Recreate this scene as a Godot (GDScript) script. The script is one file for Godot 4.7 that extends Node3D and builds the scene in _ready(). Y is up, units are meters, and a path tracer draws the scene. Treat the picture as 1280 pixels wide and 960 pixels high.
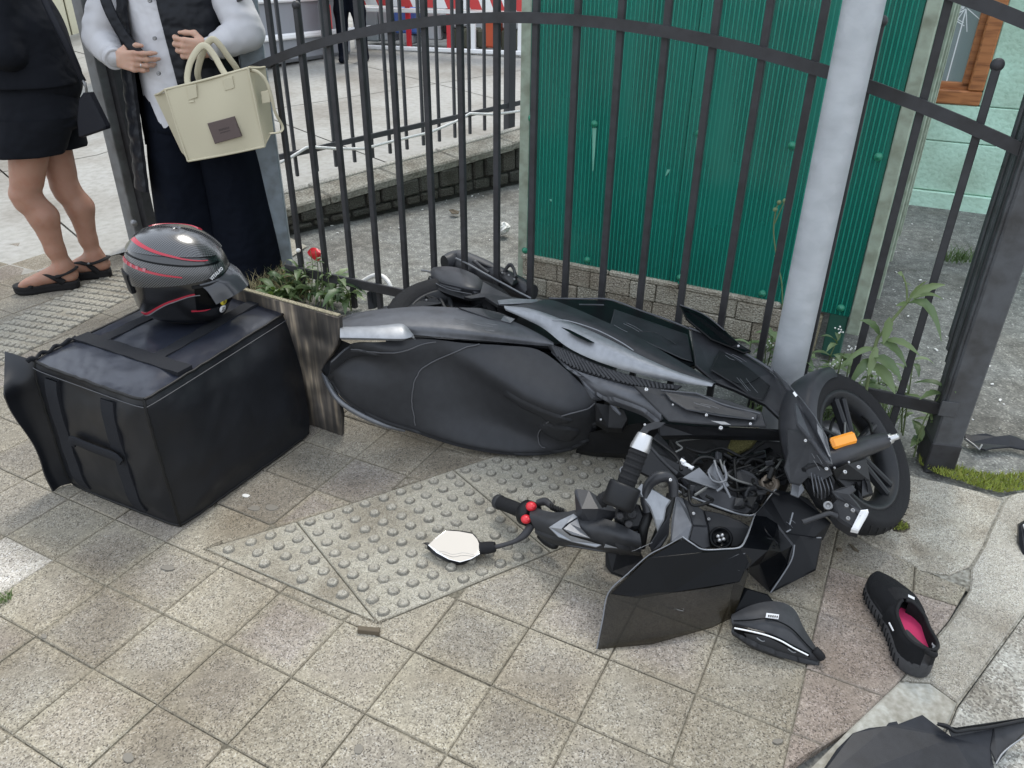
extends Node3D
# A delivery scooter lying on its side on a paved corner, in front of an iron fence.
# Units are metres, y is up. The ground of the pavement is y = 0.

const EYE := Vector3(0, 1.4, 0)
const PITCH := 29.0
const ROLL := 0.67
const FOCAL := 960.0

var rng := RandomNumberGenerator.new()
var names := {}
var M := {}

# ---------------------------------------------------------------- surveying: a sight line of the photograph met with a height or a wall
func sight(x: float, y: float) -> Vector3:
	var v := Vector3((x - 640.0) / FOCAL, -(y - 480.0) / FOCAL, -1.0)
	v = v.rotated(Vector3(0, 0, 1), deg_to_rad(ROLL))
	return v.rotated(Vector3(1, 0, 0), -deg_to_rad(PITCH))

func P(x: float, y: float, h := 0.0) -> Vector3:      # the point of that sight line at height h
	var d := sight(x, y)
	return EYE + d * ((h - EYE.y) / d.y)

func W(x: float, y: float, a: Vector3, b: Vector3) -> Vector3:   # ... on the upright plane through a and b
	var n := Vector3(-(b.z - a.z), 0, b.x - a.x)
	var d := sight(x, y)
	return EYE + d * (n.dot(a - EYE) / n.dot(d))

func Z(x: float, y: float, z: float) -> Vector3:      # ... at the distance z
	var d := sight(x, y)
	return EYE + d * (z / d.z)

func Pa(list: Array) -> Array:                        # [[x, y, h], ...] to points
	var r := []
	for q in list: r.append(P(q[0], q[1], q[2]))
	return r

# ---------------------------------------------------------------- mesh building
class MB:
	var st := SurfaceTool.new()
	var g := 0
	var col := Color.WHITE
	func _init():
		st.begin(Mesh.PRIMITIVE_TRIANGLES)
	func v(p: Vector3, c: Color):
		st.set_smooth_group(g)
		st.set_color(c)
		st.add_vertex(p)
	func tri(a: Vector3, b: Vector3, c: Vector3):
		v(a, col); v(c, col); v(b, col)
	func quad(a: Vector3, b: Vector3, c: Vector3, d: Vector3):
		tri(a, b, c); tri(a, c, d)
	func tric(a: Vector3, b: Vector3, c: Vector3, ca: Color, cb: Color, cc: Color):
		v(a, ca); v(c, cc); v(b, cb)
	func mesh() -> ArrayMesh:
		st.generate_normals()
		return st.commit()

func mb(group := 0) -> MB:
	var m := MB.new()
	m.g = group
	return m

func face(m: MB, pts: Array, c: Vector3):             # a convex face turned away from c
	var n: Vector3 = (pts[1] - pts[0]).cross(pts[2] - pts[0])
	var q := pts.duplicate()
	if n.dot(pts[0] - c) < 0: q.reverse()
	for i in range(1, q.size() - 1): m.tri(q[0], q[i], q[i + 1])

func rbox(m: MB, xf: Transform3D, size: Vector3, b := 0.004):   # a box with chamfered edges
	var h := size / 2
	b = minf(b, minf(h.x, minf(h.y, h.z)) * 0.9)
	var g0 := m.g
	m.g = -1
	var p := {}
	for sx in [-1, 1]:
		for sy in [-1, 1]:
			for sz in [-1, 1]:
				var s := Vector3(sx, sy, sz)
				for ax in 3:
					var k := h - Vector3(b, b, b)
					k[ax] = h[ax]
					p[[sx, sy, sz, ax]] = xf * (s * k)
	var c := xf.origin
	for ax in 3:
		var u := (ax + 1) % 3
		var w := (ax + 2) % 3
		for s in [-1, 1]:
			var q := []
			for k in [[-1, -1], [1, -1], [1, 1], [-1, 1]]:
				var t := [0, 0, 0]
				t[ax] = s; t[u] = k[0]; t[w] = k[1]
				q.append(p[[t[0], t[1], t[2], ax]])
			face(m, q, c)
		for s in [-1, 1]:
			for r in [-1, 1]:
				var q := []
				for k in [[-1, u], [1, u], [1, w], [-1, w]]:
					var t := [0, 0, 0]
					t[ax] = k[0]; t[u] = s; t[w] = r
					q.append(p[[t[0], t[1], t[2], k[1]]])
				face(m, q, c)
	for sx in [-1, 1]:
		for sy in [-1, 1]:
			for sz in [-1, 1]:
				face(m, [p[[sx, sy, sz, 0]], p[[sx, sy, sz, 1]], p[[sx, sy, sz, 2]]], c)
	m.g = g0

func bar(m: MB, a: Vector3, b: Vector3, w: float, d: float, facing := Vector3(0, 0, 1), bev := 0.002):   # a rectangular bar from a to b; d runs along facing
	var y := (b - a).normalized()
	var z := (facing - y * facing.dot(y)).normalized()
	rbox(m, Transform3D(Basis(y.cross(z), y, z), (a + b) / 2), Vector3(w, a.distance_to(b), d), bev)

func cr(a: Array, t: float):                          # Catmull-Rom through the entries of a, t from 0 to 1
	var n := a.size() - 1
	var f := clampf(t, 0, 1) * n
	var i := mini(int(f), n - 1)
	f -= i
	var p1 = a[i]
	var p2 = a[i + 1]
	var p0 = a[i - 1] if i > 0 else p1 * 2 - p2
	var p3 = a[i + 2] if i + 2 <= n else p2 * 2 - p1
	return (p1 * 2 + (p2 - p0) * f + (p0 * 2 - p1 * 5 + p2 * 4 - p3) * f * f + (p1 * 3 - p0 - p2 * 3 + p3) * f * f * f) * 0.5

func curve(a: Array, n: int) -> Array:
	var r := []
	for i in n + 1: r.append(cr(a, float(i) / n))
	return r

func tube(m: MB, pts: Array, rad, sides := 8, cap := true, sq := Vector2(1, 1), up := Vector3.ZERO):
	var n := pts.size()
	var rings := []
	var t: Vector3 = (pts[1] - pts[0]).normalized()
	var x := up if up != Vector3.ZERO else (Vector3.UP if absf(t.y) < 0.8 else Vector3.RIGHT)
	x = (x - t * x.dot(t)).normalized()
	for i in n:
		t = (pts[mini(i + 1, n - 1)] - pts[maxi(i - 1, 0)]).normalized()
		x = (x - t * x.dot(t)).normalized()
		var y := t.cross(x)
		var r: float = rad if rad is float else cr(rad, float(i) / (n - 1))
		var ring := []
		for k in sides:
			var a := TAU * k / sides
			ring.append(pts[i] + x * cos(a) * r * sq.x + y * sin(a) * r * sq.y)
		rings.append(ring)
	for i in n - 1:
		for k in sides:
			var l := (k + 1) % sides
			m.quad(rings[i][k], rings[i][l], rings[i + 1][l], rings[i + 1][k])
	if cap:
		var g0 := m.g
		m.g = g0 + 1 if g0 >= 0 else g0
		for k in range(1, sides - 1):
			m.tri(rings[0][0], rings[0][k + 1], rings[0][k])
			m.tri(rings[n - 1][0], rings[n - 1][k], rings[n - 1][k + 1])
		m.g = g0

func axis_frame(o: Vector3, y: Vector3, hint := Vector3(0, 0, 1)) -> Transform3D:
	y = y.normalized()
	if absf(hint.normalized().dot(y)) > 0.95: hint = Vector3(1, 0, 0) if absf(y.x) < 0.9 else Vector3(0, 1, 0)
	var z := (hint - y * hint.dot(y)).normalized()
	return Transform3D(Basis(y.cross(z), y, z), o)

func lathe(m: MB, xf: Transform3D, prof: Array, seg := 24, from := 0.0, to := TAU):   # prof: Vector2(radius, along the y of xf)
	for i in prof.size() - 1:
		var p: Vector2 = prof[i]
		var q: Vector2 = prof[i + 1]
		for k in seg:
			var a := from + (to - from) * k / seg
			var b := from + (to - from) * (k + 1) / seg
			var p0 := xf * Vector3(cos(a) * p.x, p.y, sin(a) * p.x)
			var p1 := xf * Vector3(cos(b) * p.x, p.y, sin(b) * p.x)
			var q0 := xf * Vector3(cos(a) * q.x, q.y, sin(a) * q.x)
			var q1 := xf * Vector3(cos(b) * q.x, q.y, sin(b) * q.x)
			if p.x > 1e-6: m.tri(p0, q0, p1)
			if q.x > 1e-6: m.tri(p1, q0, q1)

func ball(m: MB, c: Vector3, r: Vector3, seg := 12, rings := 8, basis := Basis()):
	var pr := []
	for i in rings + 1:
		var a := PI * i / rings
		pr.append(Vector2(sin(a), -cos(a)))
	lathe(m, Transform3D(basis * Basis.from_scale(r), c), pr, seg)

func newell(p: Array) -> Vector3:
	var n := Vector3.ZERO
	for i in p.size():
		var a: Vector3 = p[i]
		var b: Vector3 = p[(i + 1) % p.size()]
		n += Vector3((a.y - b.y) * (a.z + b.z), (a.z - b.z) * (a.x + b.x), (a.x - b.x) * (a.y + b.y))
	return n.normalized()

func plate(m: MB, pts: Array, depth: Vector3, bev := 0.002):   # a sheet with an outline, a thickness and a chamfered rim; depth points away from its front
	var n := newell(pts)
	if n.dot(depth) > 0:
		pts = pts.duplicate(); pts.reverse(); n = -n
	var e := (pts[1] - pts[0]).normalized() as Vector3
	e = (e - n * e.dot(n)).normalized()
	var f := n.cross(e)
	var flat := PackedVector2Array()
	for p in pts: flat.append(Vector2((p - pts[0]).dot(e), (p - pts[0]).dot(f)))
	var idx := Geometry2D.triangulate_polygon(flat)
	if idx.is_empty():
		print("plate: outline crosses itself ", flat)
		return
	var k := pts.size()
	var inner := []
	for i in k:
		var a := (flat[i] - flat[(i + k - 1) % k]).normalized()
		var b := (flat[(i + 1) % k] - flat[i]).normalized()
		var na := Vector2(-a.y, a.x)
		var nb := Vector2(-b.y, b.x)
		var o := (na + nb) / maxf(0.5, 1 + na.dot(nb)) * bev
		inner.append(pts[i] + e * o.x + f * o.y)
	var g0 := m.g
	m.g = -1
	var dd := depth.normalized() * minf(bev, depth.length() * 0.45)
	for i in range(0, idx.size(), 3):
		m.tri(inner[idx[i]], inner[idx[i + 1]], inner[idx[i + 2]]) if _ccw(flat, idx, i) else m.tri(inner[idx[i]], inner[idx[i + 2]], inner[idx[i + 1]])
		m.tri(pts[idx[i]] + depth, pts[idx[i + 2]] + depth, pts[idx[i + 1]] + depth) if _ccw(flat, idx, i) else m.tri(pts[idx[i]] + depth, pts[idx[i + 1]] + depth, pts[idx[i + 2]] + depth)
	for i in k:
		var j := (i + 1) % k
		m.quad(inner[i], pts[i] + dd, pts[j] + dd, inner[j])
		m.quad(pts[i] + dd, pts[i] + depth, pts[j] + depth, pts[j] + dd)
	m.g = g0

func _ccw(f: PackedVector2Array, idx: PackedInt32Array, i: int) -> bool:
	return (f[idx[i + 1]] - f[idx[i]]).cross(f[idx[i + 2]] - f[idx[i]]) > 0

func patch(m: MB, rows: Array, nu: int, nv: int, thick := 0.003, away := Vector3(0, -1, 0)):   # a smooth skin through rows of points, with a thickness towards away
	var grid := []
	var cols := []
	for r in rows: cols.append(curve(r, nv))
	for i in nu + 1:
		var line := []
		for j in nv + 1:
			var c := []
			for r in cols: c.append(r[j])
			line.append(cr(c, float(i) / nu))
		grid.append(line)
	var back := []
	for i in nu + 1:
		var line := []
		for j in nv + 1:
			var du: Vector3 = grid[mini(i + 1, nu)][j] - grid[maxi(i - 1, 0)][j]
			var dv: Vector3 = grid[i][mini(j + 1, nv)] - grid[i][maxi(j - 1, 0)]
			var n := du.cross(dv).normalized()
			if n.dot(away) < 0: n = -n
			line.append(grid[i][j] + n * thick)
		back.append(line)
	var a: Vector3 = (grid[1][0] - grid[0][0]).cross(grid[0][1] - grid[0][0])
	var mid := nu / 2
	a = (grid[mid + 1][0] - grid[mid][0]).cross(grid[mid][1] - grid[mid][0]) if nu > 1 else a
	var flip := a.dot(away) > 0
	var g0 := m.g
	for i in nu:
		for j in nv:
			if flip: m.quad(grid[i][j], grid[i][j + 1], grid[i + 1][j + 1], grid[i + 1][j])
			else: m.quad(grid[i][j], grid[i + 1][j], grid[i + 1][j + 1], grid[i][j + 1])
	m.g = g0 + 1
	for i in nu:
		for j in nv:
			if flip: m.quad(back[i][j], back[i + 1][j], back[i + 1][j + 1], back[i][j + 1])
			else: m.quad(back[i][j], back[i][j + 1], back[i + 1][j + 1], back[i + 1][j])
	m.g = -1
	for j in nv:
		m.quad(grid[0][j], grid[0][j + 1], back[0][j + 1], back[0][j])
		m.quad(grid[nu][j], back[nu][j], back[nu][j + 1], grid[nu][j + 1])
	for i in nu:
		m.quad(grid[i][0], back[i][0], back[i + 1][0], grid[i + 1][0])
		m.quad(grid[i][nv], grid[i + 1][nv], back[i + 1][nv], back[i][nv])
	m.g = g0

func rings(m: MB, list: Array, n := 4, cap := true):  # a smooth skin over closed rings of points, n steps between two rings
	var k: int = list[0].size()
	var all := []
	var total := (list.size() - 1) * n
	for i in total + 1:
		var ring := []
		for j in k:
			var c := []
			for r in list: c.append(r[j])
			ring.append(cr(c, float(i) / total))
		all.append(ring)
	for i in total:
		for j in k:
			var l := (j + 1) % k
			m.quad(all[i][j], all[i][l], all[i + 1][l], all[i + 1][j])
	if cap:
		for e in [all[0], all[total]]:
			var c := Vector3.ZERO
			for q in e: c += q / k
			for j in k:
				if e == all[0]: m.tri(c, e[(j + 1) % k], e[j])
				else: m.tri(c, e[j], e[(j + 1) % k])

# a ring of k points: centre, two half axes
func oval(c: Vector3, a: Vector3, b: Vector3, k := 16, pw := 1.0) -> Array:
	var r := []
	for i in k:
		var t := TAU * i / k
		var x := cos(t)
		var y := sin(t)
		r.append(c + a * signf(x) * pow(absf(x), pw) + b * signf(y) * pow(absf(y), pw))
	return r

# ---------------------------------------------------------------- bodies: tapered capsules joined smoothly, meshed as surface nets
# a bone: [a, b, radius at a, radius at b, (flatten axis, factor)]
func nets(m: MB, bones: Array, cell: float, k: float):
	var lo := Vector3(1e9, 1e9, 1e9)
	var hi := -lo
	for b in bones:
		var r: float = maxf(b[2], b[3]) + k + cell * 2
		for p in [b[0], b[1]]:
			lo = lo.min(p - Vector3.ONE * r)
			hi = hi.max(p + Vector3.ONE * r)
	var n := Vector3i(((hi - lo) / cell).ceil()) + Vector3i.ONE
	var field := PackedFloat32Array()
	field.resize(n.x * n.y * n.z)
	field.fill(1.0)
	for b in bones:
		var a: Vector3 = b[0]
		var ab: Vector3 = b[1] - a
		var l2 := maxf(ab.length_squared(), 1e-10)
		var r0: float = b[2]
		var dr: float = b[3] - r0
		var rm := maxf(b[2], b[3]) + k + cell * 2
		var fl: bool = b.size() > 4
		var fx: Vector3 = b[4] if fl else Vector3.ZERO
		var fk: float = (b[5] - 1.0) if fl else 0.0
		var l3: Vector3 = (a.min(b[1]) - Vector3.ONE * rm - lo) / cell
		var h3: Vector3 = (a.max(b[1]) + Vector3.ONE * rm - lo) / cell
		var i0 := Vector3i(l3.floor()).clamp(Vector3i.ZERO, n - Vector3i.ONE)
		var i1 := Vector3i(h3.ceil()).clamp(Vector3i.ZERO, n - Vector3i.ONE)
		for z in range(i0.z, i1.z + 1):
			for y in range(i0.y, i1.y + 1):
				var at := (z * n.y + y) * n.x
				for x in range(i0.x, i1.x + 1):
					var p := lo + Vector3(x, y, z) * cell - a
					if fl: p += fx * (p.dot(fx) * fk)
					var t := clampf(p.dot(ab) / l2, 0, 1)
					var d := (p - ab * t).length() - (r0 + dr * t)
					var e := field[at + x]
					if e > 0.99:
						field[at + x] = d
					else:
						var q := maxf(k - absf(d - e), 0) / k
						field[at + x] = minf(d, e) - q * q * k * 0.25
	var vert := {}
	var sx := 1
	var sy := n.x
	var sz := n.x * n.y
	var corner := [0, sx, sy, sx + sy, sz, sx + sz, sy + sz, sx + sy + sz]
	var edge := [[0, 1], [2, 3], [4, 5], [6, 7], [0, 2], [1, 3], [4, 6], [5, 7], [0, 4], [1, 5], [2, 6], [3, 7]]
	for z in n.z - 1:
		for y in n.y - 1:
			for x in n.x - 1:
				var at := (z * n.y + y) * n.x + x
				var f0 := field[at]
				if f0 > cell * 2.5 or f0 < -cell * 2.5: continue
				var neg := 0
				for c in corner:
					if field[at + c] < 0: neg += 1
				if neg == 0 or neg == 8: continue
				var s := Vector3.ZERO
				var cnt := 0
				for e in edge:
					var fa := field[at + corner[e[0]]]
					var fb := field[at + corner[e[1]]]
					if (fa < 0) != (fb < 0):
						var t := fa / (fa - fb)
						var pa := Vector3(e[0] & 1, (e[0] >> 1) & 1, e[0] >> 2)
						var pb := Vector3(e[1] & 1, (e[1] >> 1) & 1, e[1] >> 2)
						s += pa.lerp(pb, t)
						cnt += 1
				vert[at] = lo + (Vector3(x, y, z) + s / cnt) * cell
	for at in vert:
		for ax in 3:
			var da: int = [sx, sy, sz][ax]
			var u: int = [sy, sz, sx][ax]
			var w: int = [sz, sx, sy][ax]
			var fa := field[at]
			var fb := field[at + da]
			if (fa < 0) == (fb < 0): continue
			if not (vert.has(at - u) and vert.has(at - w) and vert.has(at - u - w)): continue
			var q := [vert[at], vert[at - u], vert[at - u - w], vert[at - w]]
			if fa < 0: m.quad(q[0], q[1], q[2], q[3])
			else: m.quad(q[0], q[3], q[2], q[1])

# ---------------------------------------------------------------- naming
func numbered(called: String) -> String:
	var k: int = names.get(called, 0)
	names[called] = k + 1
	return called if k == 0 else "%s_%03d" % [called, k]

func thing(called: String, label: String, category: String, at := Vector3.ZERO, group := "") -> Node3D:
	var o := Node3D.new()
	o.name = numbered(called)
	add_child(o)
	o.position = at
	o.set_meta("label", label)
	o.set_meta("category", category)
	if group: o.set_meta("group", group)
	return o

func world_of(n: Node) -> Transform3D:
	var t := Transform3D()
	while n is Node3D and n != self:
		t = n.transform * t
		n = n.get_parent()
	return t

func obj(called: String, m, material: Material, parent: Node = self) -> MeshInstance3D:   # commits a mesh built in world axes under parent
	var o := MeshInstance3D.new()
	o.mesh = m.mesh() if m is MB else m
	o.material_override = material
	o.cast_shadow = GeometryInstance3D.SHADOW_CASTING_SETTING_ON
	if parent == self:
		o.name = numbered(called)
	else:
		o.name = called
		o.transform = world_of(parent).affine_inverse()
	parent.add_child(o, true)
	return o

func tag(o: Node, label: String, category: String, group := "") -> Node:
	o.set_meta("label", label)
	o.set_meta("category", category)
	if group: o.set_meta("group", group)
	return o

func structure(o: Node) -> Node:
	o.set_meta("kind", "structure")
	return o

func part_label(o: Node, label: String) -> Node:
	o.set_meta("label", label)
	return o

# ---------------------------------------------------------------- textures and materials
func noise(kind: int, freq: float, size: int, seed_: int, oct := 4, cell_ret := -1, stretch := Vector2.ONE) -> Image:
	var n := FastNoiseLite.new()
	n.noise_type = kind
	n.frequency = freq
	n.seed = seed_
	n.fractal_octaves = oct
	if oct <= 1: n.fractal_type = FastNoiseLite.FRACTAL_NONE
	if cell_ret >= 0:
		n.cellular_return_type = cell_ret
		n.cellular_jitter = 1.0
	var im := n.get_seamless_image(int(size / stretch.x), int(size / stretch.y))
	if stretch != Vector2.ONE: im.resize(size, size, Image.INTERPOLATE_CUBIC)
	im.convert(Image.FORMAT_L8)
	return im

func lut_tex(a: Image, stops: Array, b: Image = null, lo := 1.0, hi := 1.0) -> ImageTexture:   # stops: [[0..1, Color(sRGB)], ...]; b darkens from lo to hi
	var lut := []
	for i in 256:
		var t := i / 255.0
		var c: Color = stops[0][1]
		for k in stops.size() - 1:
			if t >= stops[k][0]:
				c = (stops[k][1] as Color).lerp(stops[k + 1][1], clampf((t - stops[k][0]) / maxf(1e-4, stops[k + 1][0] - stops[k][0]), 0, 1))
		lut.append(c)
	var da := a.get_data()
	var n := da.size()
	var out := PackedByteArray()
	out.resize(n * 3)
	var r := PackedByteArray(); var g := PackedByteArray(); var bl := PackedByteArray()
	for c in lut:
		r.append(int(clampf(c.r, 0, 1) * 255)); g.append(int(clampf(c.g, 0, 1) * 255)); bl.append(int(clampf(c.b, 0, 1) * 255))
	if b == null:
		for i in n:
			var k := da[i]
			out[i * 3] = r[k]; out[i * 3 + 1] = g[k]; out[i * 3 + 2] = bl[k]
	else:
		var db := b.get_data()
		for i in n:
			var k := da[i]
			var f := lo + (hi - lo) * db[i] / 255.0
			out[i * 3] = mini(255, int(r[k] * f)); out[i * 3 + 1] = mini(255, int(g[k] * f)); out[i * 3 + 2] = mini(255, int(bl[k] * f))
	return ImageTexture.create_from_image(Image.create_from_data(a.get_width(), a.get_height(), false, Image.FORMAT_RGB8, out))

func grey_tex(im: Image) -> ImageTexture:
	return ImageTexture.create_from_image(im)

func mat(c: Color, rough := 0.8, metal := 0.0, spec := 0.5) -> StandardMaterial3D:
	var m := StandardMaterial3D.new()
	m.albedo_color = c
	m.roughness = rough
	m.metallic = metal
	m.metallic_specular = spec
	return m

func skin(m: StandardMaterial3D, tex: Texture2D, size: float, world := true, bump: Texture2D = null, relief := 0.1) -> StandardMaterial3D:   # size: metres per repeat; relief in cm
	m.uv1_triplanar = true
	m.uv1_world_triplanar = world
	m.uv1_triplanar_sharpness = 4.0
	m.uv1_scale = Vector3.ONE / size
	if tex: m.albedo_texture = tex
	if bump:
		m.heightmap_enabled = true
		m.heightmap_texture = bump
		m.heightmap_scale = relief
	return m

func stain(m: StandardMaterial3D, tex: Texture2D, size: float) -> StandardMaterial3D:   # a second, coarser pattern multiplied on top
	m.detail_enabled = true
	m.detail_albedo = tex
	m.detail_blend_mode = BaseMaterial3D.BLEND_MODE_MUL
	m.detail_uv_layer = BaseMaterial3D.DETAIL_UV_2
	m.uv2_triplanar = true
	m.uv2_world_triplanar = true
	m.uv2_scale = Vector3.ONE / size
	return m

func grey(v: float) -> Color:
	return Color(v, v, v)

func lin(r: float, g := -1.0, b := -1.0) -> Color:    # a colour given by its linear reflectance
	return Color(r, g if g >= 0 else r, b if b >= 0 else r).linear_to_srgb()

func _ready():
	rng.seed = 7
	# camera, sky, sun, exposure
	var cam := Camera3D.new()
	cam.name = "camera"
	cam.fov = rad_to_deg(2 * atan(480.0 / FOCAL))
	cam.near = 0.05
	cam.far = 400.0
	cam.transform = Transform3D(Basis(Vector3(1, 0, 0), -deg_to_rad(PITCH)) * Basis(Vector3(0, 0, 1), deg_to_rad(ROLL)), EYE)
	add_child(cam)
	cam.current = true
	var env := Environment.new()
	env.background_mode = Environment.BG_SKY
	var sm := ProceduralSkyMaterial.new()
	sm.sky_top_color = Color(0.86, 0.90, 0.96)
	sm.sky_horizon_color = Color(0.93, 0.95, 0.97)
	sm.sky_curve = 0.2
	sm.ground_bottom_color = Color(0.42, 0.42, 0.40)
	sm.ground_horizon_color = Color(0.80, 0.82, 0.84)
	sm.sky_energy_multiplier = 1.0
	sm.sun_angle_max = 0.0
	var cl := FastNoiseLite.new()
	cl.seed = 3
	cl.frequency = 0.004
	cl.fractal_octaves = 4
	var ci := cl.get_seamless_image(512, 256)
	ci.convert(Image.FORMAT_RGB8)
	sm.sky_cover = ImageTexture.create_from_image(ci)
	sm.sky_cover_modulate = Color(0.10, 0.10, 0.10)
	var sky := Sky.new()
	sky.sky_material = sm
	env.sky = sky
	env.ambient_light_source = Environment.AMBIENT_SOURCE_SKY
	env.tonemap_mode = Environment.TONE_MAPPER_LINEAR
	env.tonemap_exposure = 2.0
	env.sdfgi_enabled = true
	env.ssao_enabled = true
	env.ssil_enabled = true
	var we := WorldEnvironment.new()
	we.environment = env
	we.name = "world_environment"
	add_child(we)
	var sun := DirectionalLight3D.new()
	sun.name = "sun"
	sun.light_energy = 0.5
	sun.light_color = Color(1.0, 0.985, 0.96)
	sun.light_angular_distance = 20.0
	sun.shadow_enabled = true
	sun.rotation_degrees = Vector3(-58, 165, 0)
	add_child(sun)

	make_materials()
	build_ground()
	build_pavement()
	build_yard()
	build_far_side()
	build_green_building()
	build_kiosk()
	build_fence()
	build_posts()
	build_delivery_bag()
	build_board()
	build_helmet()
	build_scooter()
	build_people()
	build_plants()
	build_litter()

func make_materials():
	var C := FastNoiseLite.TYPE_CELLULAR
	var S := FastNoiseLite.TYPE_SIMPLEX_SMOOTH
	var grain := noise(C, 0.17, 1024, 11, 1, FastNoiseLite.RETURN_CELL_VALUE)
	var coarse := noise(S, 0.006, 512, 12, 5)
	var fine := noise(S, 0.05, 512, 13, 5)
	var fine_tex := grey_tex(fine)
	var grit := noise(S, 0.25, 512, 14, 3)
	var grit_tex := grey_tex(grit)
	var grain_bump := grey_tex(grain)
	var blot := lut_tex(coarse, [[0.0, Color(0.78, 0.755, 0.72)], [0.4, Color(0.93, 0.92, 0.90)], [0.6, Color(1, 1, 0.99)], [1, Color(1, 1, 1)]])
	var grain_big := noise(S, 0.02, 1024, 15, 4)
	var agg := lut_tex(grain, [[0, Color(0.50, 0.48, 0.46)], [0.10, Color(0.66, 0.64, 0.61)], [0.25, Color(0.80, 0.78, 0.745)], [0.6, Color(0.86, 0.84, 0.80)], [0.8, Color(0.91, 0.89, 0.855)], [0.94, Color(0.98, 0.97, 0.95)], [1, Color(1, 1, 1)]], grain_big, 0.88, 1.08)
	# paving: exposed aggregate
	M.paver = stain(skin(mat(Color(1, 1, 1), 0.92), agg, 0.48, true, grain_bump, 0.05), blot, 1.9)
	M.paver.vertex_color_use_as_albedo = true
	var worn := lut_tex(fine, [[0, Color(0.55, 0.53, 0.50)], [0.35, Color(0.8, 0.78, 0.74)], [0.7, Color(0.95, 0.94, 0.91)], [1, Color(1, 1, 1)]], noise(C, 0.12, 512, 16, 1, FastNoiseLite.RETURN_CELL_VALUE), 0.84, 1.06)
	M.tactile = stain(skin(mat(lin(0.46, 0.45, 0.405), 0.9), agg, 0.30, true, grain_bump, 0.03), blot, 1.1)
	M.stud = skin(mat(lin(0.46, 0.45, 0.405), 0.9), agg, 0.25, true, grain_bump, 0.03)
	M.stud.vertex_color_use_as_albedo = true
	M.mortar = skin(mat(lin(0.20, 0.185, 0.15), 0.95), worn, 0.4, true, grit_tex, 0.1)
	# asphalt: grey with pale chips
	var chips := noise(C, 0.16, 1024, 21, 1, FastNoiseLite.RETURN_CELL_VALUE)
	var asph := lut_tex(chips, [[0, Color(0.64, 0.64, 0.63)], [0.5, Color(0.74, 0.74, 0.73)], [0.9, Color(0.82, 0.82, 0.80)], [0.96, Color(1, 1, 0.97)], [1, Color(1, 1, 1)]], noise(S, 0.012, 1024, 22, 4), 0.75, 1.1)
	M.asphalt = stain(skin(mat(lin(0.42, 0.42, 0.41), 0.92), asph, 0.9, true, grey_tex(chips), 0.08), blot, 2.6)
	M.roadside = stain(skin(mat(lin(0.60, 0.59, 0.56), 0.95), lut_tex(grain, [[0, Color(0.62, 0.61, 0.59)], [0.5, Color(0.84, 0.83, 0.81)], [0.9, Color(0.92, 0.92, 0.9)], [1, Color(1, 1, 1)]], grain_big, 0.85, 1.08), 0.75, true, grain_bump, 0.3), blot, 0.9)
	M.concrete = stain(skin(mat(lin(0.345, 0.34, 0.325), 0.92), lut_tex(fine, [[0, Color(0.86, 0.855, 0.84)], [0.5, Color(0.95, 0.945, 0.935)], [1, Color(1, 1, 1)]], grit, 0.96, 1.02), 1.7, true, grit_tex, 0.03), blot, 4.3)
	M.rough_concrete = stain(skin(mat(lin(0.58, 0.565, 0.52), 0.93), agg, 0.36, true, fine_tex, 0.25), blot, 0.7)
	M.kerb = stain(skin(mat(lin(0.56, 0.555, 0.53), 0.9), agg, 0.3, true, grain_bump, 0.05), blot, 1.3)
	M.cement = stain(skin(mat(lin(0.47, 0.46, 0.42), 0.9), lut_tex(fine, [[0, Color(0.78, 0.77, 0.74)], [1, Color(1, 1, 1)]]), 0.5, true, grit_tex, 0.04), blot, 0.7)
	M.stone = []
	for k in 4:
		M.stone.append(stain(skin(mat([lin(0.125, 0.125, 0.115), lin(0.15, 0.148, 0.137), lin(0.10, 0.102, 0.096), lin(0.135, 0.13, 0.118)][k], 0.95), worn, 0.3, true, fine_tex, 0.9), blot, 0.5))
	M.pale_stone = []
	for k in 3:
		M.pale_stone.append(stain(skin(mat([lin(0.62, 0.60, 0.54), lin(0.52, 0.505, 0.46), lin(0.54, 0.50, 0.44)][k], 0.95), worn, 0.25, true, fine_tex, 0.7), blot, 0.6))
	M.dark_joint = skin(mat(lin(0.07, 0.07, 0.065), 0.95), worn, 0.3, true, grit_tex, 0.3)
	M.old_paint = skin(mat(lin(0.62, 0.61, 0.58), 0.8), worn, 0.3, true, grit_tex, 0.1)
	# metals and paints
	var dust := lut_tex(noise(S, 0.01, 512, 31, 5), [[0, Color(0.86, 0.85, 0.84)], [0.5, Color(0.96, 0.96, 0.96)], [1, Color(1, 1, 1)]])
	M.iron = stain(skin(mat(lin(0.040, 0.040, 0.044), 0.55, 0.0, 0.4), dust, 0.22, true, grit_tex, 0.012), blot, 0.6)
	M.iron_far = mat(lin(0.05, 0.05, 0.055), 0.6)
	M.post_steel = stain(skin(mat(lin(0.080, 0.083, 0.090), 0.5, 0.0, 0.4), dust, 0.3, true, fine_tex, 0.03), blot, 0.5)
	var zinc := lut_tex(noise(C, 0.03, 512, 32, 2, FastNoiseLite.RETURN_CELL_VALUE), [[0, Color(0.94, 0.945, 0.95)], [1, Color(1, 1, 1)]], noise(S, 0.012, 512, 33, 5, -1, Vector2(4, 1)), 0.92, 1.04)
	M.zinc = skin(mat(lin(0.44, 0.46, 0.475), 0.5, 0.15), zinc, 0.55, true, grit_tex, 0.006)
	M.blue_steel = stain(skin(mat(lin(0.23, 0.27, 0.31), 0.5), dust, 0.35, true, grit_tex, 0.02), blot, 0.6)
	M.gate_steel = stain(skin(mat(lin(0.16, 0.165, 0.17), 0.5), dust, 0.35), blot, 0.6)
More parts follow.
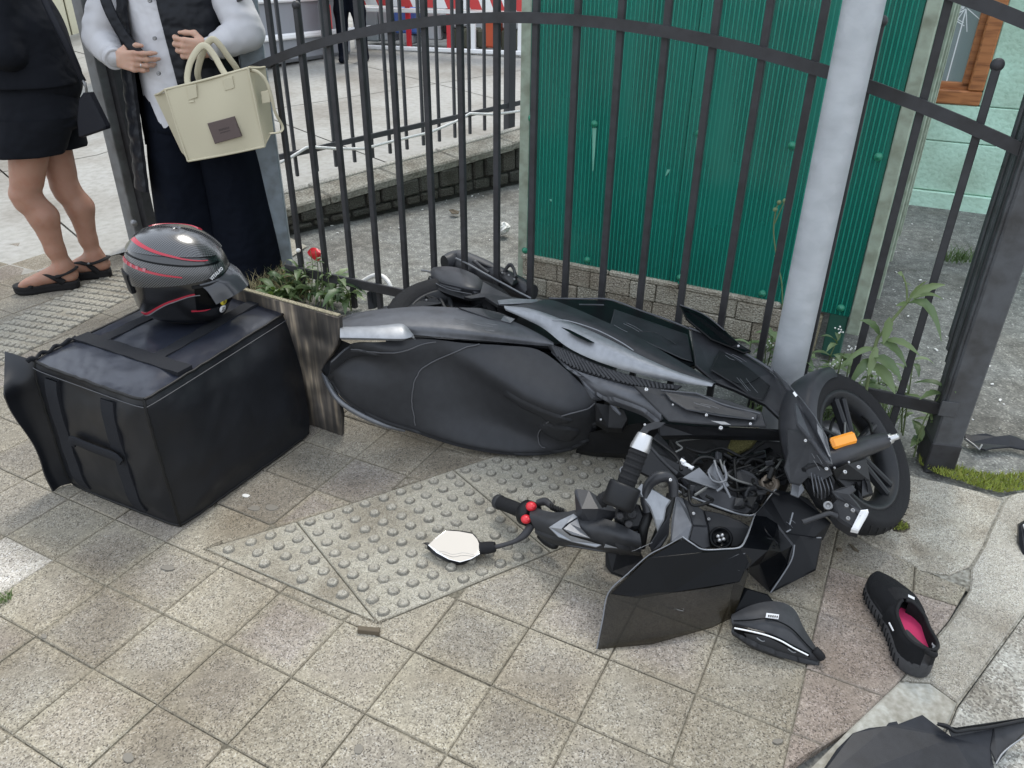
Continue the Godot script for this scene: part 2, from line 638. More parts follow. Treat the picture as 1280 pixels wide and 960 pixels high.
	M.white_pipe = mat(lin(0.72, 0.71, 0.68), 0.45)
	M.white_paint = mat(lin(0.8), 0.5)
	# kiosk
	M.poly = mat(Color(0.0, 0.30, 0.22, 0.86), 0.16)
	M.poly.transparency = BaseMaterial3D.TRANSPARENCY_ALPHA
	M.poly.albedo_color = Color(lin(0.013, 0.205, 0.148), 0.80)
	M.poly.albedo_texture = lut_tex(noise(S, 0.012, 512, 34, 3, -1, Vector2(1, 6)), [[0, Color(0.74, 0.76, 0.76)], [0.5, Color(0.88, 0.88, 0.88)], [1, Color(1, 1, 1)]])  # soft upright bands: light coming through the sheets, put into the colour
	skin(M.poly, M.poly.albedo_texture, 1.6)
	M.poly_rib = mat(Color(lin(0.019, 0.235, 0.172), 0.9), 0.2)
	M.poly_rib.transparency = BaseMaterial3D.TRANSPARENCY_ALPHA
	M.kiosk_frame = stain(skin(mat(lin(0.34, 0.40, 0.32), 0.6), dust, 0.3, true, grit_tex, 0.03), blot, 0.4)
	M.kiosk_rail = mat(lin(0.02, 0.085, 0.06), 0.5)
	M.bolt_green = mat(lin(0.02, 0.22, 0.13), 0.35)
	var plaster := lut_tex(fine, [[0, Color(0.86, 0.88, 0.86)], [0.4, Color(0.97, 0.97, 0.97)], [1, Color(1, 1, 1)]])
	M.mint = stain(skin(mat(lin(0.56, 0.82, 0.69), 0.75), plaster, 0.9, true, fine_tex, 0.25), blot, 2.2)
	M.wood_frame = skin(mat(lin(0.42, 0.17, 0.06), 0.45), lut_tex(noise(S, 0.03, 512, 41, 4, -1, Vector2(10, 1)), [[0, Color(0.72, 0.66, 0.6)], [0.5, Color(1, 0.98, 0.95)], [1, Color(1, 1, 1)]]), 0.5, true)
	M.glass = mat(Color(0.75, 0.82, 0.85, 0.18), 0.03)
	M.glass.transparency = BaseMaterial3D.TRANSPARENCY_ALPHA
	M.crack = mat(lin(0.8, 0.82, 0.84), 0.4)
	M.dark = mat(lin(0.012), 0.8)
	M.interior = mat(lin(0.30, 0.33, 0.35), 0.8)
	# scooter
	var scuff := lut_tex(noise(S, 0.02, 512, 51, 5), [[0, Color(0.88, 0.88, 0.88)], [1, Color(1, 1, 1)]])
	var dusty := lut_tex(coarse, [[0, Color(1, 1, 1)], [0.55, Color(0.96, 0.96, 0.96)], [0.75, Color(0.86, 0.86, 0.86)], [1, Color(0.8, 0.8, 0.8)]])
	var speck := grey_tex(noise(S, 0.3, 512, 52, 2))
	M.seat = skin(mat(lin(0.026, 0.027, 0.030), 0.55, 0.0, 0.4), scuff, 0.4, true, speck, 0.02)
	M.stitch = mat(lin(0.075, 0.075, 0.08), 0.7)
	M.satin = stain(skin(mat(lin(0.098, 0.101, 0.110), 0.42, 0.2, 0.45), scuff, 0.3), dusty, 0.5)
	M.satin_dark = stain(skin(mat(lin(0.032, 0.033, 0.037), 0.40, 0.0, 0.42), scuff, 0.3), dusty, 0.5)
	M.silver = skin(mat(lin(0.29, 0.30, 0.315), 0.42, 0.5), scuff, 0.3)
	M.silver_dim = skin(mat(lin(0.17, 0.175, 0.185), 0.4, 0.4), scuff, 0.3)
	M.plastic = stain(skin(mat(lin(0.012, 0.0125, 0.014), 0.45, 0.0, 0.36), scuff, 0.25, true, speck, 0.03), dusty, 0.4)
	M.plastic_grey = stain(skin(mat(lin(0.042, 0.043, 0.046), 0.5, 0.0, 0.36), scuff, 0.25, true, speck, 0.03), dusty, 0.4)
	M.gloss = stain(skin(mat(lin(0.0025, 0.003, 0.004), 0.22, 0.0, 0.26), scuff, 0.3), dusty, 0.5)
	M.rubber = skin(mat(lin(0.017, 0.017, 0.018), 0.8, 0.0, 0.3), scuff, 0.15, true, fine_tex, 0.06)
	M.alloy = skin(mat(lin(0.020, 0.021, 0.023), 0.45, 0.0, 0.36), scuff, 0.2)
	M.chrome = mat(lin(0.50), 0.35, 0.8)
	M.steel = mat(lin(0.24), 0.45, 0.7)
	M.wire = mat(lin(0.010), 0.5, 0.0, 0.35)
	M.pale_wire = mat(lin(0.16, 0.16, 0.15), 0.5)
	M.red = mat(lin(0.55, 0.02, 0.03), 0.35)
	M.amber = mat(lin(0.85, 0.30, 0.02), 0.25)
	M.mirror = mat(lin(0.9), 0.04, 1.0)
	M.smoke = mat(Color(lin(0.016, 0.013, 0.008), 0.66), 0.10, 0.0, 0.26)
	M.smoke.transparency = BaseMaterial3D.TRANSPARENCY_ALPHA
	M.lens = mat(Color(lin(0.05, 0.053, 0.055), 0.7), 0.06)
	M.lens.transparency = BaseMaterial3D.TRANSPARENCY_ALPHA
	M.satin_black = stain(skin(mat(lin(0.006, 0.0065, 0.008), 0.35, 0.0, 0.3), scuff, 0.3), dusty, 0.5)
	M.brown_metal = mat(lin(0.16, 0.13, 0.10), 0.5, 0.5)
	M.mossy_ground = skin(mat(lin(0.17, 0.16, 0.055), 0.95), worn, 0.08, true, fine_tex, 0.4)
	M.sticker = mat(lin(0.6), 0.5)
	# bag, board, helmet
	var wrinkle := grey_tex(noise(S, 0.012, 512, 61, 3))
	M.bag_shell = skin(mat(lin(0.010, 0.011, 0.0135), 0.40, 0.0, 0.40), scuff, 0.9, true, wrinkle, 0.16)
	M.bag_top_sheen = skin(mat(lin(0.018, 0.021, 0.031), 0.28, 0.0, 0.5), scuff, 0.9, true, wrinkle, 0.12)  # sky reflection on the upper face put into a lighter, bluer base colour
	M.webbing = skin(mat(lin(0.013, 0.014, 0.017), 0.8, 0.0, 0.3), null, 0.02, true, grit_tex, 0.02)
	M.piping = mat(lin(0.008), 0.5, 0.0, 0.35)
	M.old_wood = skin(mat(Color(1, 1, 1), 0.85), lut_tex(noise(S, 0.045, 512, 62, 5, -1, Vector2(1, 14)), [[0, Color(0.16, 0.15, 0.145)], [0.35, Color(0.24, 0.225, 0.21)], [0.6, Color(0.32, 0.295, 0.265)], [0.8, Color(0.44, 0.40, 0.345)], [1, Color(0.56, 0.52, 0.46)]], noise(S, 0.008, 512, 63, 3), 0.30, 1.7), 0.75, true, grey_tex(noise(S, 0.02, 512, 62, 5, -1, Vector2(1, 12))), 0.25)
	M.edge_wood = skin(mat(lin(0.36, 0.33, 0.24), 0.9), worn, 0.2, true, fine_tex, 0.3)
	var weave := Image.create(16, 16, false, Image.FORMAT_RGB8)
	for y in 16:
		for x in 16:
			var on := ((x / 2 + y / 2) % 4) < 2
			weave.set_pixel(x, y, grey(0.78 if on else 0.22))
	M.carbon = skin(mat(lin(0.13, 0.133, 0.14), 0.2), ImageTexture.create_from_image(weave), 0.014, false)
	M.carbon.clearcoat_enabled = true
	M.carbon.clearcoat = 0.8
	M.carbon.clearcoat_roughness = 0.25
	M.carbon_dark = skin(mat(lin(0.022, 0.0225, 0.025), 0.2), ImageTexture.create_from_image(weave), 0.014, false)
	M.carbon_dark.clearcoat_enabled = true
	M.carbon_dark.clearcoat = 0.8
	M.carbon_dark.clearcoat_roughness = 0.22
	M.helmet_red = mat(lin(0.36, 0.022, 0.04), 0.2)
	M.helmet_grey = mat(lin(0.035, 0.037, 0.042), 0.12)
	M.helmet_pink = mat(lin(0.40, 0.13, 0.15), 0.2)
	M.yellow = mat(lin(0.65, 0.55, 0.05), 0.4)
	# people
	M.skin = mat(lin(0.35, 0.20, 0.145), 0.5, 0.0, 0.4)
	M.skin.subsurf_scatter_enabled = true
	M.skin.subsurf_scatter_strength = 0.15
	stain(skin(M.skin, lut_tex(noise(S, 0.015, 512, 71, 4), [[0, Color(0.97, 0.92, 0.90)], [0.5, Color(1, 0.985, 0.98)], [1, Color(1, 1, 1)]]), 0.5), blot, 3.5)
	M.skin_pale = M.skin.duplicate()
	M.skin_pale.albedo_color = lin(0.55, 0.36, 0.28)
	var cloth := grey_tex(noise(S, 0.008, 512, 72, 3))
	M.black_cloth = skin(mat(lin(0.008, 0.009, 0.012), 0.9, 0.0, 0.25), null, 0.7, true, cloth, 1.2)
	M.trousers = skin(mat(lin(0.004, 0.0055, 0.010), 0.9, 0.0, 0.22), null, 0.7, true, cloth, 1.5)
	M.vest = skin(mat(lin(0.007, 0.008, 0.011), 0.45, 0.0, 0.33), null, 0.5, true, cloth, 1.2)
	M.sweater = skin(mat(lin(0.45, 0.445, 0.455), 0.9, 0.0, 0.3), null, 1.0, true, cloth, 2.6)
	M.sweater.rim_enabled = true
	M.sweater.rim = 0.15
	M.shirt = skin(mat(lin(0.52, 0.515, 0.53), 0.85, 0.0, 0.3), null, 0.5, true, cloth, 0.8)
	M.canvas = (skin(mat(lin(0.52, 0.475, 0.35), 0.85, 0.0, 0.3), lut_tex(grit, [[0, Color(0.93, 0.93, 0.92)], [1, Color(1, 1, 1)]]), 0.2, true, grit_tex, 0.03))
	M.tag_leather = mat(lin(0.085, 0.06, 0.055), 0.6)
	M.bag_leather = mat(lin(0.009, 0.010, 0.015), 0.5, 0.0, 0.35)
	M.tag_print = mat(lin(0.04, 0.028, 0.026), 0.6)
	M.sandal = skin(mat(lin(0.012, 0.0115, 0.012), 0.65, 0.0, 0.33), scuff, 0.2)
	M.hair = skin(mat(lin(0.02, 0.014, 0.01), 0.5), null, 0.1, true, fine_tex, 0.3)
	M.nail = mat(lin(0.55, 0.42, 0.44), 0.3)
	M.knit = skin(mat(lin(0.013, 0.0135, 0.015), 0.9, 0.0, 0.3), null, 0.03, true, grit_tex, 0.12)
	M.sole = skin(mat(lin(0.060, 0.060, 0.062), 0.75, 0.0, 0.35), scuff, 0.15, true, fine_tex, 0.05)
	M.pink = mat(lin(0.55, 0.03, 0.12), 0.8)
	# plants
	M.leaf = []
	for c in [lin(0.050, 0.088, 0.035), lin(0.075, 0.115, 0.045), lin(0.115, 0.16, 0.065), lin(0.17, 0.22, 0.105)]:
		var lm := mat(c, 0.5)
		lm.backlight_enabled = true
		lm.backlight = Color(0.26, 0.34, 0.12)
		M.leaf.append(lm)
	M.stem = mat(lin(0.14, 0.18, 0.075), 0.6)
	M.straw = mat(lin(0.42, 0.36, 0.20), 0.9)
	M.moss = mat(lin(0.27, 0.31, 0.06), 0.9)
	M.soil = skin(mat(lin(0.13, 0.115, 0.085), 0.95), worn, 0.3, true, fine_tex, 0.8)
	M.white_litter = mat(lin(0.75, 0.74, 0.7), 0.8)
	M.brown = mat(lin(0.09, 0.07, 0.045), 0.85)
	# far side
	M.cream = stain(mat(lin(0.60, 0.57, 0.42), 0.7), blot, 3.0)
	M.trailer = mat(lin(0.24, 0.25, 0.27), 0.55)
	M.awning_red = mat(lin(0.55, 0.05, 0.05), 0.7)
	M.awning_blue = mat(lin(0.08, 0.17, 0.50), 0.7)
	M.cloth_grey = mat(lin(0.42, 0.44, 0.46), 0.8)
	M.olive = mat(lin(0.075, 0.08, 0.055), 0.8)
	M.fairing = stain(skin(mat(lin(0.020, 0.0215, 0.026), 0.42, 0.0, 0.36), scuff, 0.25, true, speck, 0.02), dusty, 0.3)
	M.gum_dark = mat(lin(0.16, 0.145, 0.12), 0.9)
	M.gum_pale = mat(lin(0.62, 0.61, 0.58), 0.8)
	M.moss.vertex_color_use_as_albedo = true
	M.coping = stain(skin(mat(lin(0.40, 0.395, 0.37), 0.93), worn, 0.5, true, fine_tex, 0.4), blot, 0.8)
	M.awning_orange = mat(lin(0.55, 0.10, 0.04), 0.7)
	M.drip = mat(lin(0.16, 0.40, 0.30), 0.7)

# ---------------------------------------------------------------- the ground
const GRID_O := Vector2(-1.0238, -1.4497)
const GRID_A := 27.083
const GRID_U := 0.20236
const GRID_V := 0.18864

func xz(p: Vector3) -> Vector2:
	return Vector2(p.x, p.z)

func ground_piece(m: MB, poly: PackedVector2Array, top: float, thick: float, bev: float, ce: Color, cc: Color, tilt := Vector2.ZERO, keep := 0.45):   # a slab: chamfered rim, colours running from edge to centre
	if Geometry2D.is_polygon_clockwise(poly):
		poly = poly.duplicate(); poly.reverse()
	var c := Vector2.ZERO
	for p in poly: c += p / poly.size()
	var up := func(p: Vector2, d: float) -> Vector3: return Vector3(p.x, top + d + (p - c).dot(tilt), p.y)
	var k := poly.size()
	var inner := []
	for i in k:
		var a := (poly[i] - poly[(i + k - 1) % k]).normalized()
		var b := (poly[(i + 1) % k] - poly[i]).normalized()
		var na := Vector2(-a.y, a.x)
		var nb := Vector2(-b.y, b.x)
		inner.append(poly[i] + (na + nb) / maxf(0.4, 1 + na.dot(nb)) * bev)
	m.g = -1
	for i in k:
		var j := (i + 1) % k
		var m0: Vector2 = inner[i].lerp(c, keep)
		var m1: Vector2 = inner[j].lerp(c, keep)
		var a: Vector3 = up.call(inner[i], 0); var b: Vector3 = up.call(inner[j], 0)
		var p: Vector3 = up.call(m0, 0); var q: Vector3 = up.call(m1, 0)
		m.tric(a, q, b, ce, cc, ce)
		m.tric(a, p, q, ce, cc, cc)
		m.tric(p, up.call(c, 0), q, cc, cc, cc)
		var e0: Vector3 = up.call(poly[i], -bev); var e1: Vector3 = up.call(poly[j], -bev)
		m.tric(a, b, e1, ce, ce, ce)
		m.tric(a, e1, e0, ce, ce, ce)
		var f0: Vector3 = up.call(poly[i], -thick); var f1: Vector3 = up.call(poly[j], -thick)
		m.tric(e0, e1, f1, ce, ce, ce)
		m.tric(e0, f1, f0, ce, ce, ce)

func sheet(poly: PackedVector2Array, y: float) -> MB:
	var m := mb(0)
	var idx := Geometry2D.triangulate_polygon(poly)
	for i in range(0, idx.size(), 3):
		var a := poly[idx[i]]; var b := poly[idx[i + 1]]; var c := poly[idx[i + 2]]
		if (b - a).cross(c - a) > 0: m.tri(Vector3(a.x, y, a.y), Vector3(c.x, y, c.y), Vector3(b.x, y, b.y))
		else: m.tri(Vector3(a.x, y, a.y), Vector3(b.x, y, b.y), Vector3(c.x, y, c.y))
	return m

func poly_of(px: Array) -> PackedVector2Array:
	var r := PackedVector2Array()
	for q in px: r.append(xz(P(q[0], q[1], 0)))
	return r

func build_ground():
	var m := mb(0)
	m.quad(Vector3(-150, -0.02, 150), Vector3(150, -0.02, 150), Vector3(150, -0.02, -150), Vector3(-150, -0.02, -150))
	structure(obj("ground", m, M.asphalt))

var sidewalk: PackedVector2Array
var strips := []      # [corner, side, side, studs along, studs across] of each tactile slab

func build_pavement():
	var pavement := Node3D.new()
	pavement.name = "pavement"
	add_child(pavement)
	structure(pavement)
	sidewalk = PackedVector2Array([Vector2(0.30, -0.50), Vector2(0.557, -0.967), Vector2(0.716, -1.06), Vector2(0.868, -1.179), Vector2(1.076, -1.37), Vector2(1.172, -1.475)])
	sidewalk.append_array(poly_of([[1150, 712], [1138, 703], [1112, 690], [1090, 681], [1058, 660]]))
	sidewalk.append_array(PackedVector2Array([Vector2(0.80, -2.30), Vector2(-0.85, -3.20), Vector2(-1.75, -3.62), Vector2(-2.12, -3.92)]))
	sidewalk.append_array(poly_of([[100, 310], [36, 302]]))
	sidewalk.append_array(PackedVector2Array([Vector2(-3.6, -3.55), Vector2(-3.6, -1.6), Vector2(-1.9, -0.5)]))
	obj("mortar_bed", sheet(sidewalk, -0.0045), M.mortar, pavement)
	# tactile slabs
	var t0 := xz(P(370, 648)); var t1 := xz(P(473, 784)); var t2 := xz(P(568, 590)); var t3 := xz(P(686, 686))
	var along := ((t2 - t0) + (t3 - t1)) / 2
	var down := ((t1 - t0) + (t3 - t2)) / 2
	var o := (t0 + t1 + t2 + t3) / 4 - along / 2 - down / 2
	var quads := []
	for i in 3:
		quads.append(PackedVector2Array([o + along * i, o + along * (i + 1), o + along * (i + 1) + down, o + along * i + down]))
	var tip := xz(P(256, 686))
	quads.append(PackedVector2Array([tip, o, o + down]))
	var e0 := xz(P(19, 447)); var e1 := xz(P(158, 374))
	var al := (e1 - e0).normalized() * 0.5
	var ac := Vector2(al.y, -al.x)
	for i in range(-1, 3):
		quads.append(PackedVector2Array([e0 + al * i + ac * 0.62, e0 + al * (i + 1) + ac * 0.62, e0 + al * (i + 1), e0 + al * i]))
	# pavers
	var u := Vector2.from_angle(deg_to_rad(GRID_A))
	var v := Vector2(-u.y, u.x)
	var n := 0
	for i in range(-20, 20):
		for j in range(-14, 14):
			var c := GRID_O + u * GRID_U * (i + 0.5) + v * GRID_V * (j + 0.5)
			var px := to_photo(Vector3(c.x, 0, c.y))
			if px.x < -620 or px.x > 1390 or px.y > 1250 or c.y > -0.6: continue
			var hu := u * (GRID_U / 2 - 0.0005 - rng.randf() * 0.0018)
			var hv := v * (GRID_V / 2 - 0.0005 - rng.randf() * 0.0018)
			var polys: Array[PackedVector2Array] = [PackedVector2Array([c - hu - hv, c + hu - hv, c + hu + hv, c - hu + hv])]
			if rng.randf() < 0.28:
				var pp := polys[0]
				var ci := rng.randi() % 4
				var cv := pp[ci]
				var ca := (pp[(ci + 3) % 4] - cv).normalized() * rng.randf_range(0.005, 0.020)
				var cb := (pp[(ci + 1) % 4] - cv).normalized() * rng.randf_range(0.005, 0.020)
				pp[ci] = cv + ca
				pp.insert(ci + 1, cv + (ca + cb) * rng.randf_range(0.42, 0.55))
				pp.insert(ci + 2, cv + cb)
				polys = [pp]
			polys = _cut(polys, sidewalk, true)
			for q in quads: polys = _cut(polys, Geometry2D.offset_polygon(q, 0.002)[0], false)
			for p in polys:
				if _area(p) < 0.0012: continue
				var m := mb(-1)
				var w := rng.randf_range(0.9, 1.08)
				var warm := rng.randf()
				var ce := Color(0.405 * w, 0.38 * w, 0.325 * w)
				var cc := Color(0.36 * w, 0.343 * w, 0.315 * w).lerp(Color(0.385 * w, 0.36 * w, 0.312 * w), warm)
				if px.x > 985 and px.y > 745: cc = Color(0.41, 0.36, 0.34); ce = Color(0.42, 0.375, 0.35)
				elif rng.randf() < 0.16: cc = Color(0.385, 0.36, 0.34)
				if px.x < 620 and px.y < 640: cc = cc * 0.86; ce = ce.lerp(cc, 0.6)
				if i == -2 and j == 0 or (i == -2 and j == 1): cc = Color(0.62, 0.61, 0.60); ce = Color(0.55, 0.54, 0.52)
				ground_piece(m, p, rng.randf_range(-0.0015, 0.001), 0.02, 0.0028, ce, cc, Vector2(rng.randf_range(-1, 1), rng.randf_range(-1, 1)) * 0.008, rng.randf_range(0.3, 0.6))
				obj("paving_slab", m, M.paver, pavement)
				n += 1
	# the slabs with studs: each stud is a worn dome
	var stud := []
	for k in 5:
		var m := mb(0)
		var prof := []
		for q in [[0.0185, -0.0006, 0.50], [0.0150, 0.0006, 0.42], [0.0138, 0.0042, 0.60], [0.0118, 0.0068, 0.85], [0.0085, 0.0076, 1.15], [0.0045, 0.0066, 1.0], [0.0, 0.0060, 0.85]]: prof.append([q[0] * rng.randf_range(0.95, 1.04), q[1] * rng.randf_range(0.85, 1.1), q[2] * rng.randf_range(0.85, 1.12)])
		var wob := []
		for i in 12: wob.append(rng.randf_range(0.92, 1.08))
		for r in prof.size() - 1:
			for i in 12:
				var j := (i + 1) % 12
				var q := []
				for e in [[r, i], [r, j], [r + 1, j], [r + 1, i]]:
					var rad: float = prof[e[0]][0] * lerpf(1.0, wob[e[1]], 0.8 if e[0] > 0 else 1.0)
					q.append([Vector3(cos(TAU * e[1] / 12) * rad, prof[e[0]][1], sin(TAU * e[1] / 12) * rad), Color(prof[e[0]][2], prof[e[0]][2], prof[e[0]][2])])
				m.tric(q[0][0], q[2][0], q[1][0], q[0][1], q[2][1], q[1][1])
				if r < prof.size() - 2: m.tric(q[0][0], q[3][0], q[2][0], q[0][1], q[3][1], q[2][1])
		stud.append(m.mesh())
	var count := 0
	for qi in quads.size():
		var q: PackedVector2Array = quads[qi]
		var m := mb(-1)
		var parts: Array[PackedVector2Array] = [Geometry2D.offset_polygon(q, -0.0018)[0]]
		var w := rng.randf_range(0.93, 1.05)
		for p in _cut(parts, sidewalk, true): ground_piece(m, p, 0.001, 0.02, 0.003, Color(w, w, w), Color(w, w, w))
		var slab := obj("tactile_slab", m, M.tactile, pavement)
		var nn := 9
		var a: Vector2
		var b: Vector2
		var s: Vector2
		if qi == 3:
			s = o - along; a = along; b = down
		else:
			s = q[0]; a = q[1] - q[0]; b = q[3] - q[0]
		var nb := 9 if qi < 4 else 11
		var inside := Geometry2D.offset_polygon(q, -0.012)[0]
		for i in nn:
			for j in nb:
				var p := s + a * ((i + 0.5) / nn) + b * ((j + 0.5) / nb) + Vector2(rng.randf_range(-1, 1), rng.randf_range(-1, 1)) * 0.0015
				if qi < 4 and (i + j) % 2 == 0: p += Vector2(0.001, 0)
				if not Geometry2D.is_point_in_polygon(p, inside): continue
				if not Geometry2D.is_point_in_polygon(p, sidewalk): continue
				var px := to_photo(Vector3(p.x, 0, p.y))
				if px.x < -60 or px.x > 860 or rng.randf() < 0.012: continue
				if qi == 0 or qi == 3 or qi == 1 or (qi > 3 and px.y < 480):
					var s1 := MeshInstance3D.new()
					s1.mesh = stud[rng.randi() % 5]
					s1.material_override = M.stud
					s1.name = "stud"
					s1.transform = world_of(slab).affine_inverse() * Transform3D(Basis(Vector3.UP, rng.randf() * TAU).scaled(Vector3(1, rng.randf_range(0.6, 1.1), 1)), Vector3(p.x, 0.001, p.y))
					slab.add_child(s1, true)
					count += 1
	print("pavers ", n, " studs ", count)
	# the worn concrete patch by the front wheel and the kerb
	var patch_poly := poly_of([[1150, 712], [1138, 703], [1112, 690], [1090, 681], [1058, 660], [1030, 640]])
	patch_poly.append_array(PackedVector2Array([Vector2(0.80, -2.30), Vector2(1.05, -2.12)]))
	patch_poly.append_array(poly_of([[1142, 596], [1190, 606], [1225, 615], [1252, 626], [1247, 640], [1236, 664], [1228, 683], [1212, 708], [1187, 718]]))
	var pm := mb(-1)
	slab3(pm, patch_poly, 0.002, 0.03, 0.004)
	obj("concrete_patch", pm, M.rough_concrete, pavement)
	var kbed := poly_of([[1040, 1078], [1012, 962], [1064, 908], [1124, 851], [1188, 774], [1211, 738], [1160, 712], [1060, 640], [1140, 592], [1252, 620], [1290, 610], [1400, 640], [1340, 692], [1286, 760], [1198, 880], [1189, 902], [1168, 932], [1120, 977]])
	obj("mortar_bed", sheet(kbed, -0.0055), M.coping, pavement)
	var kb := [
		[[1214, 709], [1230, 683], [1238, 664], [1249, 640], [1255, 626], [1264, 618], [1290, 612], [1400, 640], [1340, 690], [1285, 758], [1241, 818], [1197, 878], [1163, 853], [1126, 850], [1190, 773], [1212, 737]],
		[[1123, 852], [1162, 853], [1197, 878], [1188, 900], [1168, 930], [1120, 975], [1040, 1080], [940, 1080], [1012, 960], [1063, 909]],
	]
	for k in kb.size():
		var m := mb(-1)
		slab3(m, Geometry2D.offset_polygon(poly_of(kb[k]), -0.0012)[0], 0.001, 0.05, 0.004)
		obj("kerb_stone", m, M.cement if k == 1 else M.kerb, pavement)
	var gm := mb(-1)
	var gp := poly_of([[1287, 757], [1243, 819], [1199, 880], [1190, 903], [1170, 933], [1122, 980], [1050, 1080]])
	gp.append_array(PackedVector2Array([Vector2(0.9, -0.2), Vector2(3.2, -0.2), Vector2(3.2, -1.5)]))
	gp.append_array(poly_of([[1420, 660], [1330, 705]]))
	slab3(gm, gp, -0.010, 0.03, 0.003)
	structure(obj("road", gm, M.roadside))

func slab3(m: MB, poly: PackedVector2Array, top: float, thick: float, bev: float):
	var pts := []
	for q in poly: pts.append(Vector3(q.x, top, q.y))
	plate(m, pts, Vector3(0, -thick, 0), bev)

func to_photo(p: Vector3) -> Vector2:
	var q := (p - EYE).rotated(Vector3(1, 0, 0), deg_to_rad(PITCH)).rotated(Vector3(0, 0, 1), -deg_to_rad(ROLL))
	if q.z > -0.05: return Vector2(-9999, -9999)
	return Vector2(640 + FOCAL * q.x / -q.z, 480 - FOCAL * q.y / -q.z)

func _cut(list: Array[PackedVector2Array], with: PackedVector2Array, keep: bool) -> Array[PackedVector2Array]:
	var r: Array[PackedVector2Array] = []
	for p in list:
		for q in (Geometry2D.intersect_polygons(p, with) if keep else Geometry2D.clip_polygons(p, with)):
			r.append(q)
	return r

func _area(p: PackedVector2Array) -> float:
	var s := 0.0
	for i in p.size(): s += p[i].cross(p[(i + 1) % p.size()])
	return absf(s) / 2

# ---------------------------------------------------------------- the raised yard behind, its wall and railing
const WALL_A := Vector3(-1.255, 0, -4.342)
const WALL_B := Vector3(0.052, 0, -5.544)

func yard_y(x: float, z: float) -> float:
	var s := smoothstep(-2.35, -1.15, x - (z + 4.3) * 0.6)
	return 0.135 * s + maxf(0.0, -z - 4.2) * 0.05

